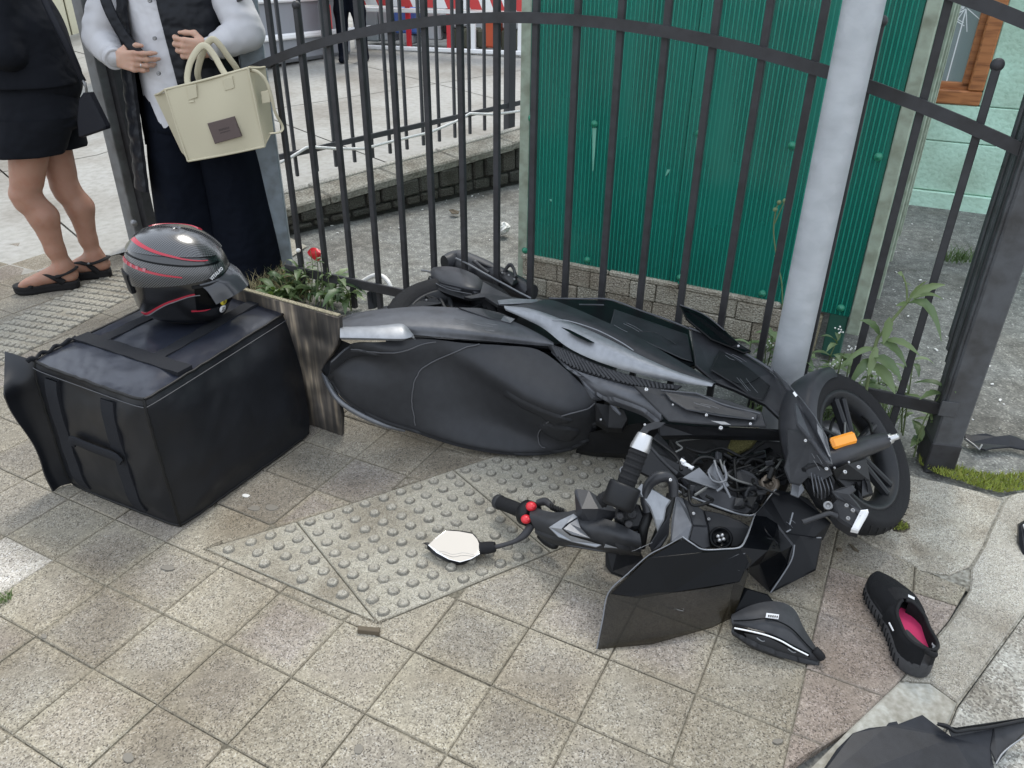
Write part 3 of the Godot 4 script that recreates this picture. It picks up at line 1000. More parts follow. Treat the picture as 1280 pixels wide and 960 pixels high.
func build_yard():
	var m := mb(0)
	var d := (WALL_B - WALL_A).normalized()
	var out := Vector3(-d.z, 0, d.x)                        # towards the viewer
	if out.z < 0: out = -out
	# concrete bays with open joints
	var yard := Node3D.new()
	yard.name = "yard"
	add_child(yard)
	structure(yard)
	var edge := func(s: float, back: float) -> Vector3: return WALL_A + d * s - out * back
	for a in range(-3, 7):
		for b in range(0, 8):
			var bm := mb(0)
			var s0 := a * 1.9 - 1.0
			var t0 := 0.24 + b * 2.1
			var k := 6
			var corner := func(i: float, j: float) -> Vector3:
				var p: Vector3 = edge.call(s0 + 0.006 + i * 1.888, t0 + 0.006 + j * 2.088)
				return Vector3(p.x, yard_y(p.x, p.z), p.z)
			if corner.call(0.5, 0.5).z > -3.6: continue
			for i in k:
				for j in k:
					bm.quad(corner.call(float(i) / k, float(j) / k), corner.call(float(i + 1) / k, float(j) / k), corner.call(float(i + 1) / k, float(j + 1) / k), corner.call(float(i) / k, float(j + 1) / k))
			obj("concrete_bay", bm, M.concrete, yard)
	var um := mb(0)
	for i in 20:
		for j in 20:
			var q := []
			for c in [[0, 0], [1, 0], [1, 1], [0, 1]]:
				var p: Vector3 = edge.call(-7.0 + (i + c[0]) * 1.0, 0.24 + (j + c[1]) * 0.85)
				q.append(Vector3(p.x, yard_y(p.x, p.z) - 0.05, p.z))
			if q[0].z > -3.7: continue
			um.quad(q[0], q[1], q[2], q[3])
	obj("joint_bed", um, M.mortar, yard)
	# the apron between the pavers and the yard on the left
	var am := mb(0)
	var ap := PackedVector2Array([Vector2(-3.6, -3.58), xz(P(36, 300)), xz(P(100, 308)), Vector2(-2.12, -3.94), Vector2(-1.8, -3.66), Vector2(-1.3, -3.45), Vector2(-1.15, -4.1), Vector2(-1.6, -4.6), Vector2(-2.6, -5.2), Vector2(-5.5, -5.2), Vector2(-6, -3.6)])
	structure(obj("path", sheet(ap, -0.012), M.rough_concrete))
	# low wall of dark stones
	var wall := thing("low_stone_wall", "low dark stone retaining wall with a pale worn coping below the far railing", "wall", Vector3(WALL_A.x, 0, WALL_A.z))
	var length := 3.9
	var core := mb(-1)
	var top := func(s: float) -> float: return lerpf(0.15, 0.29, clampf(s / 1.8, -0.6, 1.4))
	for i in 13:
		var s0 := -0.75 + i * length / 13
		var s1 := s0 + length / 13
		var h: float = top.call((s0 + s1) / 2) - 0.05
		var c := WALL_A + d * (s0 + s1) / 2 - out * 0.125 + Vector3.UP * (h / 2 - 0.02)
		rbox(core, Transform3D(Basis(d, Vector3.UP, d.cross(Vector3.UP)), c), Vector3(s1 - s0 + 0.001 * (i % 2), h + 0.04, 0.22), 0.001)
	obj("mortar", core, M.dark_joint, wall)
	for course in 2:
		var s := -0.74 + course * 0.06
		while s < length - 0.8:
			var w := rng.randf_range(0.10, 0.17)
			var h: float = top.call(s + w / 2) - 0.045
			var y0 := 0.0 if course == 0 else h * 0.36
			var y1 := h * 0.36 if course == 0 else h
			var sm := mb(-1)
			var c := WALL_A + d * (s + w / 2) + Vector3.UP * ((y0 + y1) / 2) - out * rng.randf_range(0.02, 0.034)
			rbox(sm, Transform3D(Basis(d, Vector3.UP, d.cross(Vector3.UP)).rotated(out, rng.randf_range(-0.04, 0.04)), c), Vector3(w - 0.014, y1 - y0 - 0.010, 0.07), 0.010)
			obj("stone", sm, M.stone[rng.randi() % 4], wall)
			s += w
	for i in 8:
		var s0 := -0.75 + i * length / 8
		var s1 := s0 + length / 8 - 0.006
		var cm := mb(-1)
		var a := []
		for q in [[s0, 0.012], [s1, 0.012], [s1, -0.20], [s0, -0.20]]:
			var p: Vector3 = WALL_A + d * q[0] + out * (q[1] + rng.randf_range(-0.008, 0.008))
			a.append(Vector3(p.x, top.call(q[0]) + (0.0 if q[1] > 0 else 0.012), p.z))
		plate(cm, a, Vector3(0, -0.048, 0), 0.010)
		obj("coping_slab", cm, M.coping, wall)
	for i in 4:
		var s0 := -0.75 + i * length / 4
		var s1 := s0 + length / 4 - 0.02
		var km := mb(-1)
		var a := []
		for q in [[s0, -0.20], [s1, -0.20], [s1, -0.25], [s0, -0.25]]:
			var p: Vector3 = WALL_A + d * q[0] + out * q[1]
			a.append(Vector3(p.x, top.call(q[0]) + 0.022, p.z))
		plate(km, a, Vector3(0, -0.1, 0), 0.006)
		obj("painted_edge", km, M.old_paint, wall)
	# railing on the wall: straight bars, a lower rail, one post
	var fa := WALL_A - out * 0.33
	var fb := WALL_B - out * 0.33
	var rail := thing("far_railing", "long dark iron railing standing on the low stone wall", "railing", Vector3(fa.x, 0, fa.z))
	var base := func(s: float) -> Vector3:
		var p := fa + d * s
		return Vector3(p.x, yard_y(p.x, p.z), p.z)
	var r0 := W(360.8, 192.8, fa, fb)
	var r1 := W(654.7, 126.7, fa, fb)
	var s_r0 := (r0 - fa).dot(d)
	var s_r1 := (r1 - fa).dot(d)
	var ry := func(s: float) -> float: return lerpf(r0.y, r1.y, (s - s_r0) / (s_r1 - s_r0))
	var sb := (W(372, 221, fa, fb) - fa).dot(d)
	for i in range(-5, 22):
		var s := sb + i * 0.137
		var b: Vector3 = base.call(s)
		var bm := mb(-1)
		bar(bm, Vector3(b.x, ry.call(s) - 0.14, b.z), Vector3(b.x, ry.call(s) + 1.45, b.z), 0.019, 0.019, out)
		obj("bar", bm, M.iron_far, rail)
	for h in [0.0, 1.25]:
		var bm := mb(-1)
		var p0: Vector3 = base.call(sb - 0.75); p0.y = ry.call(sb - 0.75) + h
		var p1: Vector3 = base.call(sb + 3.0); p1.y = ry.call(sb + 3.0) + h
		bar(bm, p0 + out * 0.015, p1 + out * 0.015, 0.034, 0.012, out)
		obj("rail", bm, M.iron_far, rail)
	for sp in [(W(634, 168, fa, fb) - fa).dot(d) + 0.02]:
		var b: Vector3 = base.call(sp)
		var bm := mb(-1)
		bar(bm, Vector3(b.x, 0.1, b.z), Vector3(b.x, 2.1, b.z), 0.062, 0.062, out)
		obj("post", bm, M.iron_far, rail)
	var pipe := thing("white_pipe", "thin white pipe tied along the lower rail of the far railing", "pipe", Vector3(fa.x, 0.3, fa.z))
	var pp := []
	for q in [[330, 212], [360.8, 198.4], [383, 184.5], [393, 184], [422, 186], [455, 186], [489, 177], [539, 165], [576, 149], [587, 142], [618, 143], [656, 138], [690, 131]]:
		pp.append(W(q[0], q[1], fa + out * 0.04, fb + out * 0.04))
	var wm := mb(0)
	tube(wm, pp, 0.0095, 8)
	obj("pipe_run", wm, M.white_pipe, pipe)

# ---------------------------------------------------------------- the far side of the yard
func on_yard(x: float, y: float) -> Vector3:
	var p := P(x, y, 0)
	for i in 30:
		p = P(x, y, lerpf(p.y, yard_y(p.x, p.z), 0.5))
	return p

func build_far_side():
	# a pale garage front
	var ga := P(40, 90); var gb := P(168, 80)
	var gd := (gb - ga).normalized()
	var gn := Vector3(-gd.z, 0, gd.x)
	if gn.z < 0: gn = -gn
	var gar := thing("garage_front", "pale cream panelled garage front across the yard behind the two people", "garage", ga)
	var gy := Basis(gd, Vector3.UP, gd.cross(Vector3.UP))
	for i in range(-9, 4):
		var m := mb(-1)
		rbox(m, Transform3D(gy, ga + gd * (i * 0.62 + 0.3) + Vector3(0, 1.65, 0)), Vector3(0.6, 2.9, 0.06), 0.012)
		obj("panel", m, M.cream, gar)
	var m := mb(-1)
	rbox(m, Transform3D(gy, ga + gd * -1.6 + Vector3(0, 0.10, 0) - gn * 0.02), Vector3(8.2, 0.22, 0.09), 0.01)
	obj("plinth", m, M.brown, gar)
	m = mb(-1)
	rbox(m, Transform3D(gy, ga + gd * -1.6 + Vector3(0, 1.8, 0) - gn * 0.15), Vector3(8.2, 3.5, 0.12), 0.01)
	obj("wall", m, M.cream, gar)
	# a grey van body with white rails along it
	var va := on_yard(338, 90); var vb := on_yard(442, 68)
	var vd := (vb - va); vd.y = 0; vd = vd.normalized()
	var vn := Vector3(-vd.z, 0, vd.x)
	if vn.z < 0: vn = -vn
	var vbasis := Basis(vd, Vector3.UP, vd.cross(Vector3.UP))
	var van := thing("grey_trailer", "plain grey trailer side with white rails parked beyond the far railing", "trailer", va)
	var L := va.distance_to(vb)
	m = mb(-1)
	rbox(m, Transform3D(vbasis, va + vd * (L * 0.5 - 0.4) - vn * 0.8 + Vector3(0, 1.05, 0)), Vector3(L + 0.9, 2.0, 1.5), 0.04)
	obj("body", m, M.trailer, van)
	for h in [0.31, 0.66, 1.28]:
		m = mb(-1)
		rbox(m, Transform3D(vbasis, va + vd * (L * 0.5 - 0.4) - vn * 0.03 + Vector3(0, h, 0)), Vector3(L + 1.6, 0.06, 0.05), 0.015)
		obj("rail", m, M.white_paint, van)
	# a market stall with a red and white valance, blue and white cloths and red legs
	var sa := on_yard(455, 60); var sb := on_yard(672, 72)
	var sd := (sb - sa); sd.y = 0; sd = sd.normalized()
	var sn := Vector3(-sd.z, 0, sd.x)
	if sn.z < 0: sn = -sn
	var sl := sa.distance_to(sb)
	var sbasis := Basis(sd, Vector3.UP, sd.cross(Vector3.UP))
	var stall := thing("market_stall", "market stall with a red and white valance seen through the far railing", "stall", sa)
	var at := func(px: float, h: float, back := 0.0) -> Vector3:
		var p := W(px, 60, sa, sb)
		var q := sa + sd * (p - sa).dot(sd) - sn * back
		return Vector3(q.x, yard_y(q.x, q.z) + h, q.z)
	for x in [447, 512, 562, 592, 620, 650, 668]:
		m = mb(-1)
		bar(m, at.call(x, 0.0), at.call(x, 2.3), 0.05, 0.05, sn)
		obj("pole", m, M.red if x in [512, 562] else M.white_paint, stall)
	for h in [0.03, 0.44]:
		m = mb(-1)
		rbox(m, Transform3D(sbasis, (at.call(447, h) + at.call(668, h)) / 2 + sn * 0.05), Vector3(sl, 0.05, 0.04), 0.01)
		obj("cross_bar", m, M.white_paint, stall)
	var k := 0
	var x0 := 440.0
	while x0 < 690:
		m = mb(-1)
		plate(m, [at.call(x0, 0.74, -0.09), at.call(x0 + 14, 0.74, -0.09), at.call(x0 + 26, 0.48, -0.09), at.call(x0 + 12, 0.48, -0.09)], -sn * 0.01, 0.002)
		obj("valance_stripe", m, M.awning_red if k % 2 == 0 else M.white_paint, stall)
		x0 += 14; k += 1
	m = mb(-1)
	rbox(m, Transform3D(sbasis, (at.call(440, 0.9) + at.call(690, 0.9)) / 2 + sn * 0.04), Vector3(sl * 1.1, 0.32, 0.04), 0.01)
	obj("valance_band", m, M.white_paint, stall)
	for c in [[446, 470, 0.05, 0.42, M.interior], [470, 488, 0.06, 0.40, M.cloth_grey], [489, 522, 0.16, 0.43, M.awning_blue], [500, 512, 0.04, 0.15, M.cloth_grey], [524, 548, 0.10, 0.41, M.cloth_grey], [549, 560, 0.18, 0.36, M.dark], [561, 590, 0.03, 0.24, M.olive], [561, 575, 0.25, 0.40, M.cloth_grey], [592, 606, 0.04, 0.24, M.olive], [602, 620, 0.05, 0.38, M.awning_orange], [622, 646, 0.03, 0.25, M.olive], [624, 644, 0.26, 0.40, M.cloth_grey], [650, 658, 0.05, 0.40, M.dark], [659, 670, 0.05, 0.34, M.white_paint]]:
		m = mb(-1)
		var p: Vector3 = at.call((c[0] + c[1]) / 2.0, (c[2] + c[3]) / 2.0, 0.28)
		rbox(m, Transform3D(sbasis, p), Vector3(at.call(c[0], 0).distance_to(at.call(c[1], 0)) * 0.94, c[3] - c[2], 0.35), 0.02)
		obj("display_box", m, c[4], stall)
	# a person walking by, seen from the waist down
	_far_person(Vector3(-1.80, 0.385, -9.199))
	m = mb(-1)
	rbox(m, Transform3D(sbasis, (at.call(440, 1.3, 1.5) + at.call(690, 1.3, 1.5)) / 2), Vector3(sl * 1.3, 2.6, 0.06), 0.01)
	obj("back_cloth", m, M.cloth_grey, stall)

func _far_person(at: Vector3):
	var who := thing("person", "distant person in dark clothes with a red bag beyond the far railing", "person", at)
	var b := [[at + Vector3(-0.09, 0.05, 0.1), at + Vector3(-0.09, 0.5, 0.02), 0.05, 0.075], [at + Vector3(-0.09, 0.5, 0.02), at + Vector3(-0.05, 0.88, 0), 0.075, 0.10], [at + Vector3(0.12, 0.05, 0.0), at + Vector3(0.10, 0.5, 0.04), 0.05, 0.075], [at + Vector3(0.10, 0.5, 0.04), at + Vector3(0.05, 0.88, 0), 0.075, 0.10], [at + Vector3(-0.09, 0.03, 0.08), at + Vector3(-0.09, 0.03, 0.22), 0.04, 0.035], [at + Vector3(0.12, 0.03, -0.02), at + Vector3(0.14, 0.03, 0.14), 0.04, 0.035], [at + Vector3(-0.08, 0.92, 0), at + Vector3(0.08, 0.92, 0), 0.12, 0.12]]
	netobj("trousers", b, 0.018, 0.04, M.trousers, who)
	netobj("jacket", [[at + Vector3(0, 0.95, 0), at + Vector3(0, 1.3, 0), 0.17, 0.18, Vector3(0, 0, 1), 1.3], [at + Vector3(-0.18, 1.38, 0), at + Vector3(0.18, 1.38, 0), 0.07, 0.07], [at + Vector3(-0.2, 1.38, 0), at + Vector3(-0.26, 1.08, 0.04), 0.06, 0.05], [at + Vector3(0.2, 1.38, 0), at + Vector3(0.26, 1.08, 0.04), 0.06, 0.05], [at + Vector3(-0.26, 1.08, 0.04), at + Vector3(-0.2, 0.86, 0.12), 0.05, 0.04], [at + Vector3(0.26, 1.08, 0.04), at + Vector3(0.22, 0.86, 0.12), 0.05, 0.04]], 0.018, 0.05, M.black_cloth, who)
	for s in [-1, 1]: netobj("hand", hand_bones(at + Vector3(0.205 * s, 0.85, 0.125), Vector3(0, -0.95, 0.2).normalized(), Vector3(0, 0.2, 0.95).normalized(), Vector3(s, 0, 0), [0.5, 0.5, 0.6, 0.6], 0.2, Vector3(0, -0.8, 0.5)), 0.006, 0.01, M.skin, who)
	head(who, at + Vector3(0, 1.60, 0.02), Vector3(0, 0, 1), M.skin, 0.05)
	var bag := thing("red_bag", "red bag hanging beside the distant person", "bag", at + Vector3(-0.22, 0.3, 0.1))
	var m := mb(-1)
	rbox(m, Transform3D(Basis(Vector3.UP, 0.4), at + Vector3(-0.225, 0.45, 0.12)), Vector3(0.07, 0.28, 0.20), 0.03)
	obj("pouch", m, M.awning_red, bag)
	m = mb(0)
	tube(m, curve([at + Vector3(-0.225, 0.58, 0.05), at + Vector3(-0.21, 0.72, 0.10), at + Vector3(-0.21, 0.76, 0.13), at + Vector3(-0.225, 0.58, 0.19)], 14), 0.01, 6)
	obj("handle", m, M.awning_red, bag)

# ---------------------------------------------------------------- the mint green building
func build_green_building():
	var a := P(1110, 248); var b := P(1225, 262)
	var d := (b - a).normalized()
	var n := Vector3(-d.z, 0, d.x)
	if n.z < 0: n = -n
	var bs := Basis(d, Vector3.UP, d.cross(Vector3.UP))
	var house := thing("green_building", "mint green plastered building with a broken wooden window behind the kiosk", "building", a)
	var c0 := W(1040, 108, a, b)      # window corners on the wall
	var c1 := W(1224, 131, a, b)
	var s0 := (c1 - a).dot(d) - 1.55
	var s1 := (c1 - a).dot(d)
	var y0 := c1.y - 0.01
	var y1 := y0 + 1.25
	var wall := func(sa: float, sb: float, ya: float, yb: float, proud: float, called: String):
		var m := mb(-1)
		rbox(m, Transform3D(bs, a + d * (sa + sb) / 2 + Vector3(0, (ya + yb) / 2, 0) - n * (0.1 - proud)), Vector3(sb - sa, yb - ya, 0.2), 0.006)
		return obj(called, m, M.mint, house)
	# plaster courses, parted by fine joints
	var ys := [-0.05, 0.085, 0.40, y0, y1, 3.2]
	for i in 5:
		if i == 3:
			wall.call(-1.5, s0, ys[i] + 0.002, ys[i + 1] - 0.002, 0.0, "wall")
			wall.call(s1, 4.0, ys[i] + 0.002, ys[i + 1] - 0.002, 0.0, "wall")
		else:
			wall.call(-1.5, 4.0, ys[i] + 0.002, ys[i + 1] - 0.002, 0.02 if i == 0 else 0.0, "plinth" if i == 0 else "wall")
	var bk := mb(-1)
	rbox(bk, Transform3D(bs, a + d * 1.25 + Vector3(0, 0.35, 0) - n * 0.13), Vector3(5.4, 0.7, 0.1), 0.01)
	obj("wall_core", bk, M.mint, house)
	var win := Node3D.new()
	win.name = "window"
	house.add_child(win, true)
	var f := 0.085
	for q in [[s0, s1, y0, y0 + f], [s0, s1, y1 - f, y1], [s0, s0 + f, y0 + f, y1 - f], [s1 - f, s1, y0 + f, y1 - f]]:
		var m := mb(-1)
		rbox(m, Transform3D(bs, a + d * (q[0] + q[1]) / 2 + Vector3(0, (q[2] + q[3]) / 2, 0) - n * 0.045), Vector3(q[1] - q[0] - 0.001, q[3] - q[2] - 0.001, 0.1), 0.008)
		obj("frame", m, M.wood_frame, win)
		m = mb(-1)
		var cx: float = (s0 + s1) / 2
		var cy: float = (y0 + y1) / 2
		var ds := signf(cx - (q[0] + q[1]) / 2) * 0.055 if q[1] - q[0] < 0.2 else 0.0
		var dy := signf(cy - (q[2] + q[3]) / 2) * 0.055 if q[3] - q[2] < 0.2 else 0.0
		rbox(m, Transform3D(bs, a + d * ((q[0] + q[1]) / 2 + ds) + Vector3(0, (q[2] + q[3]) / 2 + dy, 0) - n * 0.075), Vector3(minf(q[1] - q[0], s1 - s0 - 0.16), q[3] - q[2], 0.05) - Vector3(0.03 if dy == 0 else 0.0, 0.03, 0), 0.006)
		obj("bead", m, M.wood_frame, win)
	var gm := mb(-1)
	var g0 := a - n * 0.08
	gm.quad(g0 + d * (s0 + f) + Vector3(0, y0 + f, 0), g0 + d * (s1 - f) + Vector3(0, y0 + f, 0), g0 + d * (s1 - f) + Vector3(0, y1 - f, 0), g0 + d * (s0 + f) + Vector3(0, y1 - f, 0))
	obj("pane", gm, M.glass, win)
	# cracks: thin bright splinter lines spreading from two hits
	var cm := mb(-1)
	for hit in [[W(1208, 10, a, b), 14, 0.16], [W(1168, 10, a, b), 22, 0.26]]:
		var h: Vector3 = hit[0] - n * 0.0765
		for i in hit[1]:
			var ang := rng.randf() * TAU
			var len := rng.randf_range(0.3, 1.0) * float(hit[2])
			var dir := d * cos(ang) + Vector3.UP * sin(ang)
			var e := h + dir * len
			bar(cm, h + dir * 0.01, e, 0.0046, 0.0016, n, 0.0003)
	for q in [[[1208, 12], [1183, 104]], [[1208, 12], [1166, 34]]]:
		var p0 := W(q[0][0], q[0][1], a, b) - n * 0.0765
		var p1 := W(q[1][0], q[1][1], a, b) - n * 0.0765
		bar(cm, p0, p1, 0.007, 0.0016, n, 0.0003)
	part_label(obj("crack_lines", cm, M.crack, win), "white crack lines in the pane")
	var im := mb(-1)
	rbox(im, Transform3D(bs, a + d * (s0 + s1) / 2 + Vector3(0, (y0 + y1) / 2, 0) - n * 0.55), Vector3(2.2, 1.8, 0.04), 0.01)
	obj("inner_wall", im, M.interior, house)
	for q in [[0.25, 0.22, 0.5, M.cloth_grey], [0.62, 0.34, 0.3, M.interior], [0.85, 0.16, 0.35, M.cloth_grey]]:
		im = mb(-1)
		rbox(im, Transform3D(bs, a + d * (s0 + q[0]) + Vector3(0, y0 + q[2] * 0.5, 0) - n * 0.45), Vector3(q[1], q[2], 0.2), 0.02)
		obj("shelf_box", im, q[3], house)

# ---------------------------------------------------------------- the kiosk of green sheets on a stone base
var KA := Vector3(0.96, 0, -2.956)

func build_kiosk():
	var d := Vector3(1.7, 0, 0.918).normalized()
	var n := Vector3(-d.z, 0, d.x)
	if n.z < 0: n = -n
	var a := KA
	var b := KA - d
	var bs := Basis(d, Vector3.UP, d.cross(Vector3.UP))
	var at := func(s: float, y: float, out := 0.0) -> Vector3: return KA + d * s + Vector3(0, y, 0) + n * out
	var sL := (W(655, 150, a, b) - a).dot(d)
	var sR := (W(1099, 300, a, b) - a).dot(d)
	var kiosk := thing("green_kiosk", "kiosk clad in dark green ribbed plastic sheets above a stone base", "kiosk", at.call((sL + sR) / 2, 0.0))
	# stone base
	var sm := mb(-1)
	rbox(sm, Transform3D(bs, at.call((sL + sR) / 2 - 0.08, 0.06, -0.108)), Vector3(sR - sL - 0.22, 0.20, 0.2), 0.002)
	obj("mortar", sm, M.coping, kiosk)
	for course in 2:
		var s := sL + 0.005
		var y0 := 0.0 if course == 0 else 0.085
		var y1 := 0.083 if course == 0 else 0.165
		if course == 1: s += 0.0
		while s < sR - 0.2:
			var w := rng.randf_range(0.11, 0.24)
			w = minf(w, sR - 0.16 - s)
			if w < 0.04: break
			sm = mb(-1)
			rbox(sm, Transform3D(bs.rotated(n, rng.randf_range(-0.015, 0.015)), at.call(s + w / 2, (y0 + y1) / 2, -0.03 + rng.randf_range(-0.006, 0.006))), Vector3(w - 0.003, y1 - y0 - 0.002, 0.08), 0.004)
			obj("stone", sm, M.pale_stone[rng.randi() % 3], kiosk)
			s += w
	var s2 := sL + 0.0
	while s2 < sR - 0.2:
		var w := minf(rng.randf_range(0.3, 0.45), sR - 0.16 - s2)
		if w < 0.05: break
		sm = mb(-1)
		rbox(sm, Transform3D(bs, at.call(s2 + w / 2, 0.178, -0.075)), Vector3(w - 0.003, 0.028, 0.18), 0.008)
		obj("capstone", sm, M.pale_stone[0], kiosk)
		s2 += w
	# frame
	for s in [sL + 0.004, sR - 0.012]:
		sm = mb(-1)
		bar(sm, at.call(s, 0.0 if s < -0.2 else 0.115, -0.02), at.call(s, 2.4, -0.02), 0.046, 0.05, n, 0.004)
		obj("corner_post", sm, M.kiosk_frame, kiosk)
	var sP := sR - 0.05
	for y in [0.20, 0.80, 1.42, 2.3]:
		sm = mb(-1)
		bar(sm, at.call(sL + 0.03, y + 0.012, -0.028), at.call(sP, y + 0.012, -0.028), 0.05, 0.03, n, 0.004)
		obj("rail", sm, M.kiosk_rail, kiosk)
	# the ribbed sheets: two, meeting at the middle
	for k in 2:
		var q0 := sL + 0.026 if k == 0 else (sL + sP) / 2 + 0.001
		var q1 := (sL + sP) / 2 - 0.001 if k == 0 else sP + 0.012
		sm = mb(-1)
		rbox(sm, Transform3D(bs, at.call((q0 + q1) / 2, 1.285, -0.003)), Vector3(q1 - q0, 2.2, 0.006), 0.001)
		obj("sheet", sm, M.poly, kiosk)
		var ribs := mb(-1)
		var s := q0 + 0.006
		while s < q1 - 0.004:
			rbox(ribs, Transform3D(bs, at.call(s, 1.285, 0.0008)), Vector3(0.0048, 2.196, 0.0018), 0.0006)
			s += 0.0168
		var ro := obj("rib", ribs, M.poly_rib, kiosk)
		ro.set_meta("kind", "stuff")
	# bolts with round caps
	for q in [[664, 148], [743, 155], [874, 167], [990, 182], [1098, 196], [656, 313], [734, 325], [850, 347], [953, 367], [1051, 385], [655, -40], [760, -35], [900, -25], [1060, -10]]:
		var p := W(q[0], q[1], a + n * 0.004, b + n * 0.004)
		sm = mb(0)
		lathe(sm, axis_frame(p, n), [Vector2(0.0145, -0.004), Vector2(0.0145, 0.002), Vector2(0.012, 0.006), Vector2(0.006, 0.0075), Vector2(0.0055, 0.010), Vector2(0.003, 0.0118), Vector2(0, 0.012)], 14)
		obj("bolt", sm, M.bolt_green, kiosk)
	# pale drip marks under the bolts and scuffs
	for q in [[743, 160, 741, 214, 5.0], [873, 172, 869, 200, 4.0], [688, 249, 689, 252, 3.0], [836, 212, 832, 220, 4.0]]:
		var dp := []
		for e in [[-0.5, 0.0], [0.5, 0.0], [0.35, 0.5], [0.1, 1.0], [-0.1, 1.0], [-0.3, 0.5]]:
			dp.append(W(lerpf(q[0], q[2], e[1]) + e[0] * q[4], lerpf(q[1], q[3], e[1]), a + n * 0.0028, b + n * 0.0028))
		sm = mb(-1)
		plate(sm, dp, -n * 0.002, 0.0002)
		obj("drip_mark", sm, M.drip, kiosk)
	# the rest of the box: side, back, floor, roof
	var deep := 1.5
	sm = mb(-1)
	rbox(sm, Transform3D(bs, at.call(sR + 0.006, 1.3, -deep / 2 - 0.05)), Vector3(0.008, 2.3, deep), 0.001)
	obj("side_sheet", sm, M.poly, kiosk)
	for back in [0.5, 1.05, deep + 0.02]:
		sm = mb(-1)
		bar(sm, at.call(sR + 0.016, 0.1, -back), at.call(sR + 0.016, 2.4, -back), 0.03, 0.05, d, 0.003)
		obj("side_post", sm, M.kiosk_frame, kiosk)
	sm = mb(-1)
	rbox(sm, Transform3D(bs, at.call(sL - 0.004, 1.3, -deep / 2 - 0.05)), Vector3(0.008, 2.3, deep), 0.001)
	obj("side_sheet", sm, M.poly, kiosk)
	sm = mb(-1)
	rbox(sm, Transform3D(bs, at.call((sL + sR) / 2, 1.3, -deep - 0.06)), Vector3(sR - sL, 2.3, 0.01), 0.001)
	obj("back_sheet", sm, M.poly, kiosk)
	sm = mb(-1)
	rbox(sm, Transform3D(bs, at.call((sL + sR) / 2, 0.16, -deep / 2 - 0.08)), Vector3(sR - sL - 0.06, 0.03, deep - 0.1), 0.001)
	obj("floor", sm, M.interior, kiosk)
	sm = mb(-1)
	rbox(sm, Transform3D(bs, at.call((sL + sR) / 2, 2.47, -deep / 2)), Vector3(sR - sL + 0.2, 0.05, deep + 0.3), 0.005)
	obj("roof", sm, M.kiosk_frame, kiosk)
	# green foot and weathered block at the right corner
	sm = mb(-1)
	bar(sm, at.call(sR - 0.075, 0.0, -0.03), at.call(sR - 0.075, 0.22, -0.03), 0.07, 0.05, n, 0.004)
	obj("leg", sm, M.kiosk_rail, kiosk)
	sm = mb(-1)
	bar(sm, at.call(sR - 0.155, 0.0, -0.01), at.call(sR - 0.15, 0.17, -0.012), 0.035, 0.05, n, 0.006)
	obj("wooden_block", sm, M.edge_wood, kiosk)

# ---------------------------------------------------------------- the iron fence in front
const FENCE_A := Vector3(-0.70, 0, -3.17)
const FENCE_B := Vector3(1.33, 0, -2.05)

func fence_rail(s: float) -> float:
	return 1.233 - 0.1325 * (s - 0.92) * (s - 0.92)

func build_fence():
	var d := (FENCE_B - FENCE_A).normalized()
	var n := Vector3(-d.z, 0, d.x)
	if n.z < 0: n = -n
	var fence := thing("iron_fence", "black iron fence with an arched top rail and ball tipped bars behind the scooter", "fence", FENCE_A)
	var at := func(s: float, y: float, out := 0.0) -> Vector3: return FENCE_A + d * s + Vector3(0, y, 0) + n * out
	for i in range(0, 18):
		var s := -0.316 + i * 0.1479
		var short := i % 2 == 1
		var top := fence_rail(s) + (0.15 if short else 0.46)
		var m := mb(-1)
		bar(m, at.call(s, 0.015, -0.012), at.call(s, top, -0.012), 0.0215, 0.0215, n, 0.0022)
		var b := obj("bar", m, M.iron, fence)
		if short:
			m = mb(0)
			ball(m, at.call(s, top + 0.008, -0.012), Vector3.ONE * 0.017, 14, 8)
			obj("ball_tip", m, M.iron, b)
	for k in 2:
		var m := mb(0)
		var pts := []
		for i in 25:
			var s := lerpf(-0.46, 2.40, i / 24.0)
			pts.append(at.call(s, fence_rail(s) + (0.272 if k else 0.0), 0.006))
		m.g = -1
		for i in 24:
			var y: Vector3 = (pts[i + 1] - pts[i]).normalized()
			var up := n.cross(y)
			if up.y < 0: up = -up
			for q in [[1, 1, 1, -1], [1, -1, -1, -1], [-1, -1, -1, 1], [-1, 1, 1, 1]]:
				var o0: Vector3 = up * 0.0165 * q[0] + n * 0.006 * q[1]
				var o1: Vector3 = up * 0.0165 * q[2] + n * 0.006 * q[3]
				m.quad(pts[i] + o0, pts[i] + o1, pts[i + 1] + o1, pts[i + 1] + o0)
		obj("arched_rail", m, M.iron, fence)
	var m := mb(-1)
	bar(m, at.call(-0.40, 0.135, 0.005), at.call(2.32, 0.195, 0.005), 0.042, 0.012, n)
	obj("bottom_rail", m, M.iron, fence)

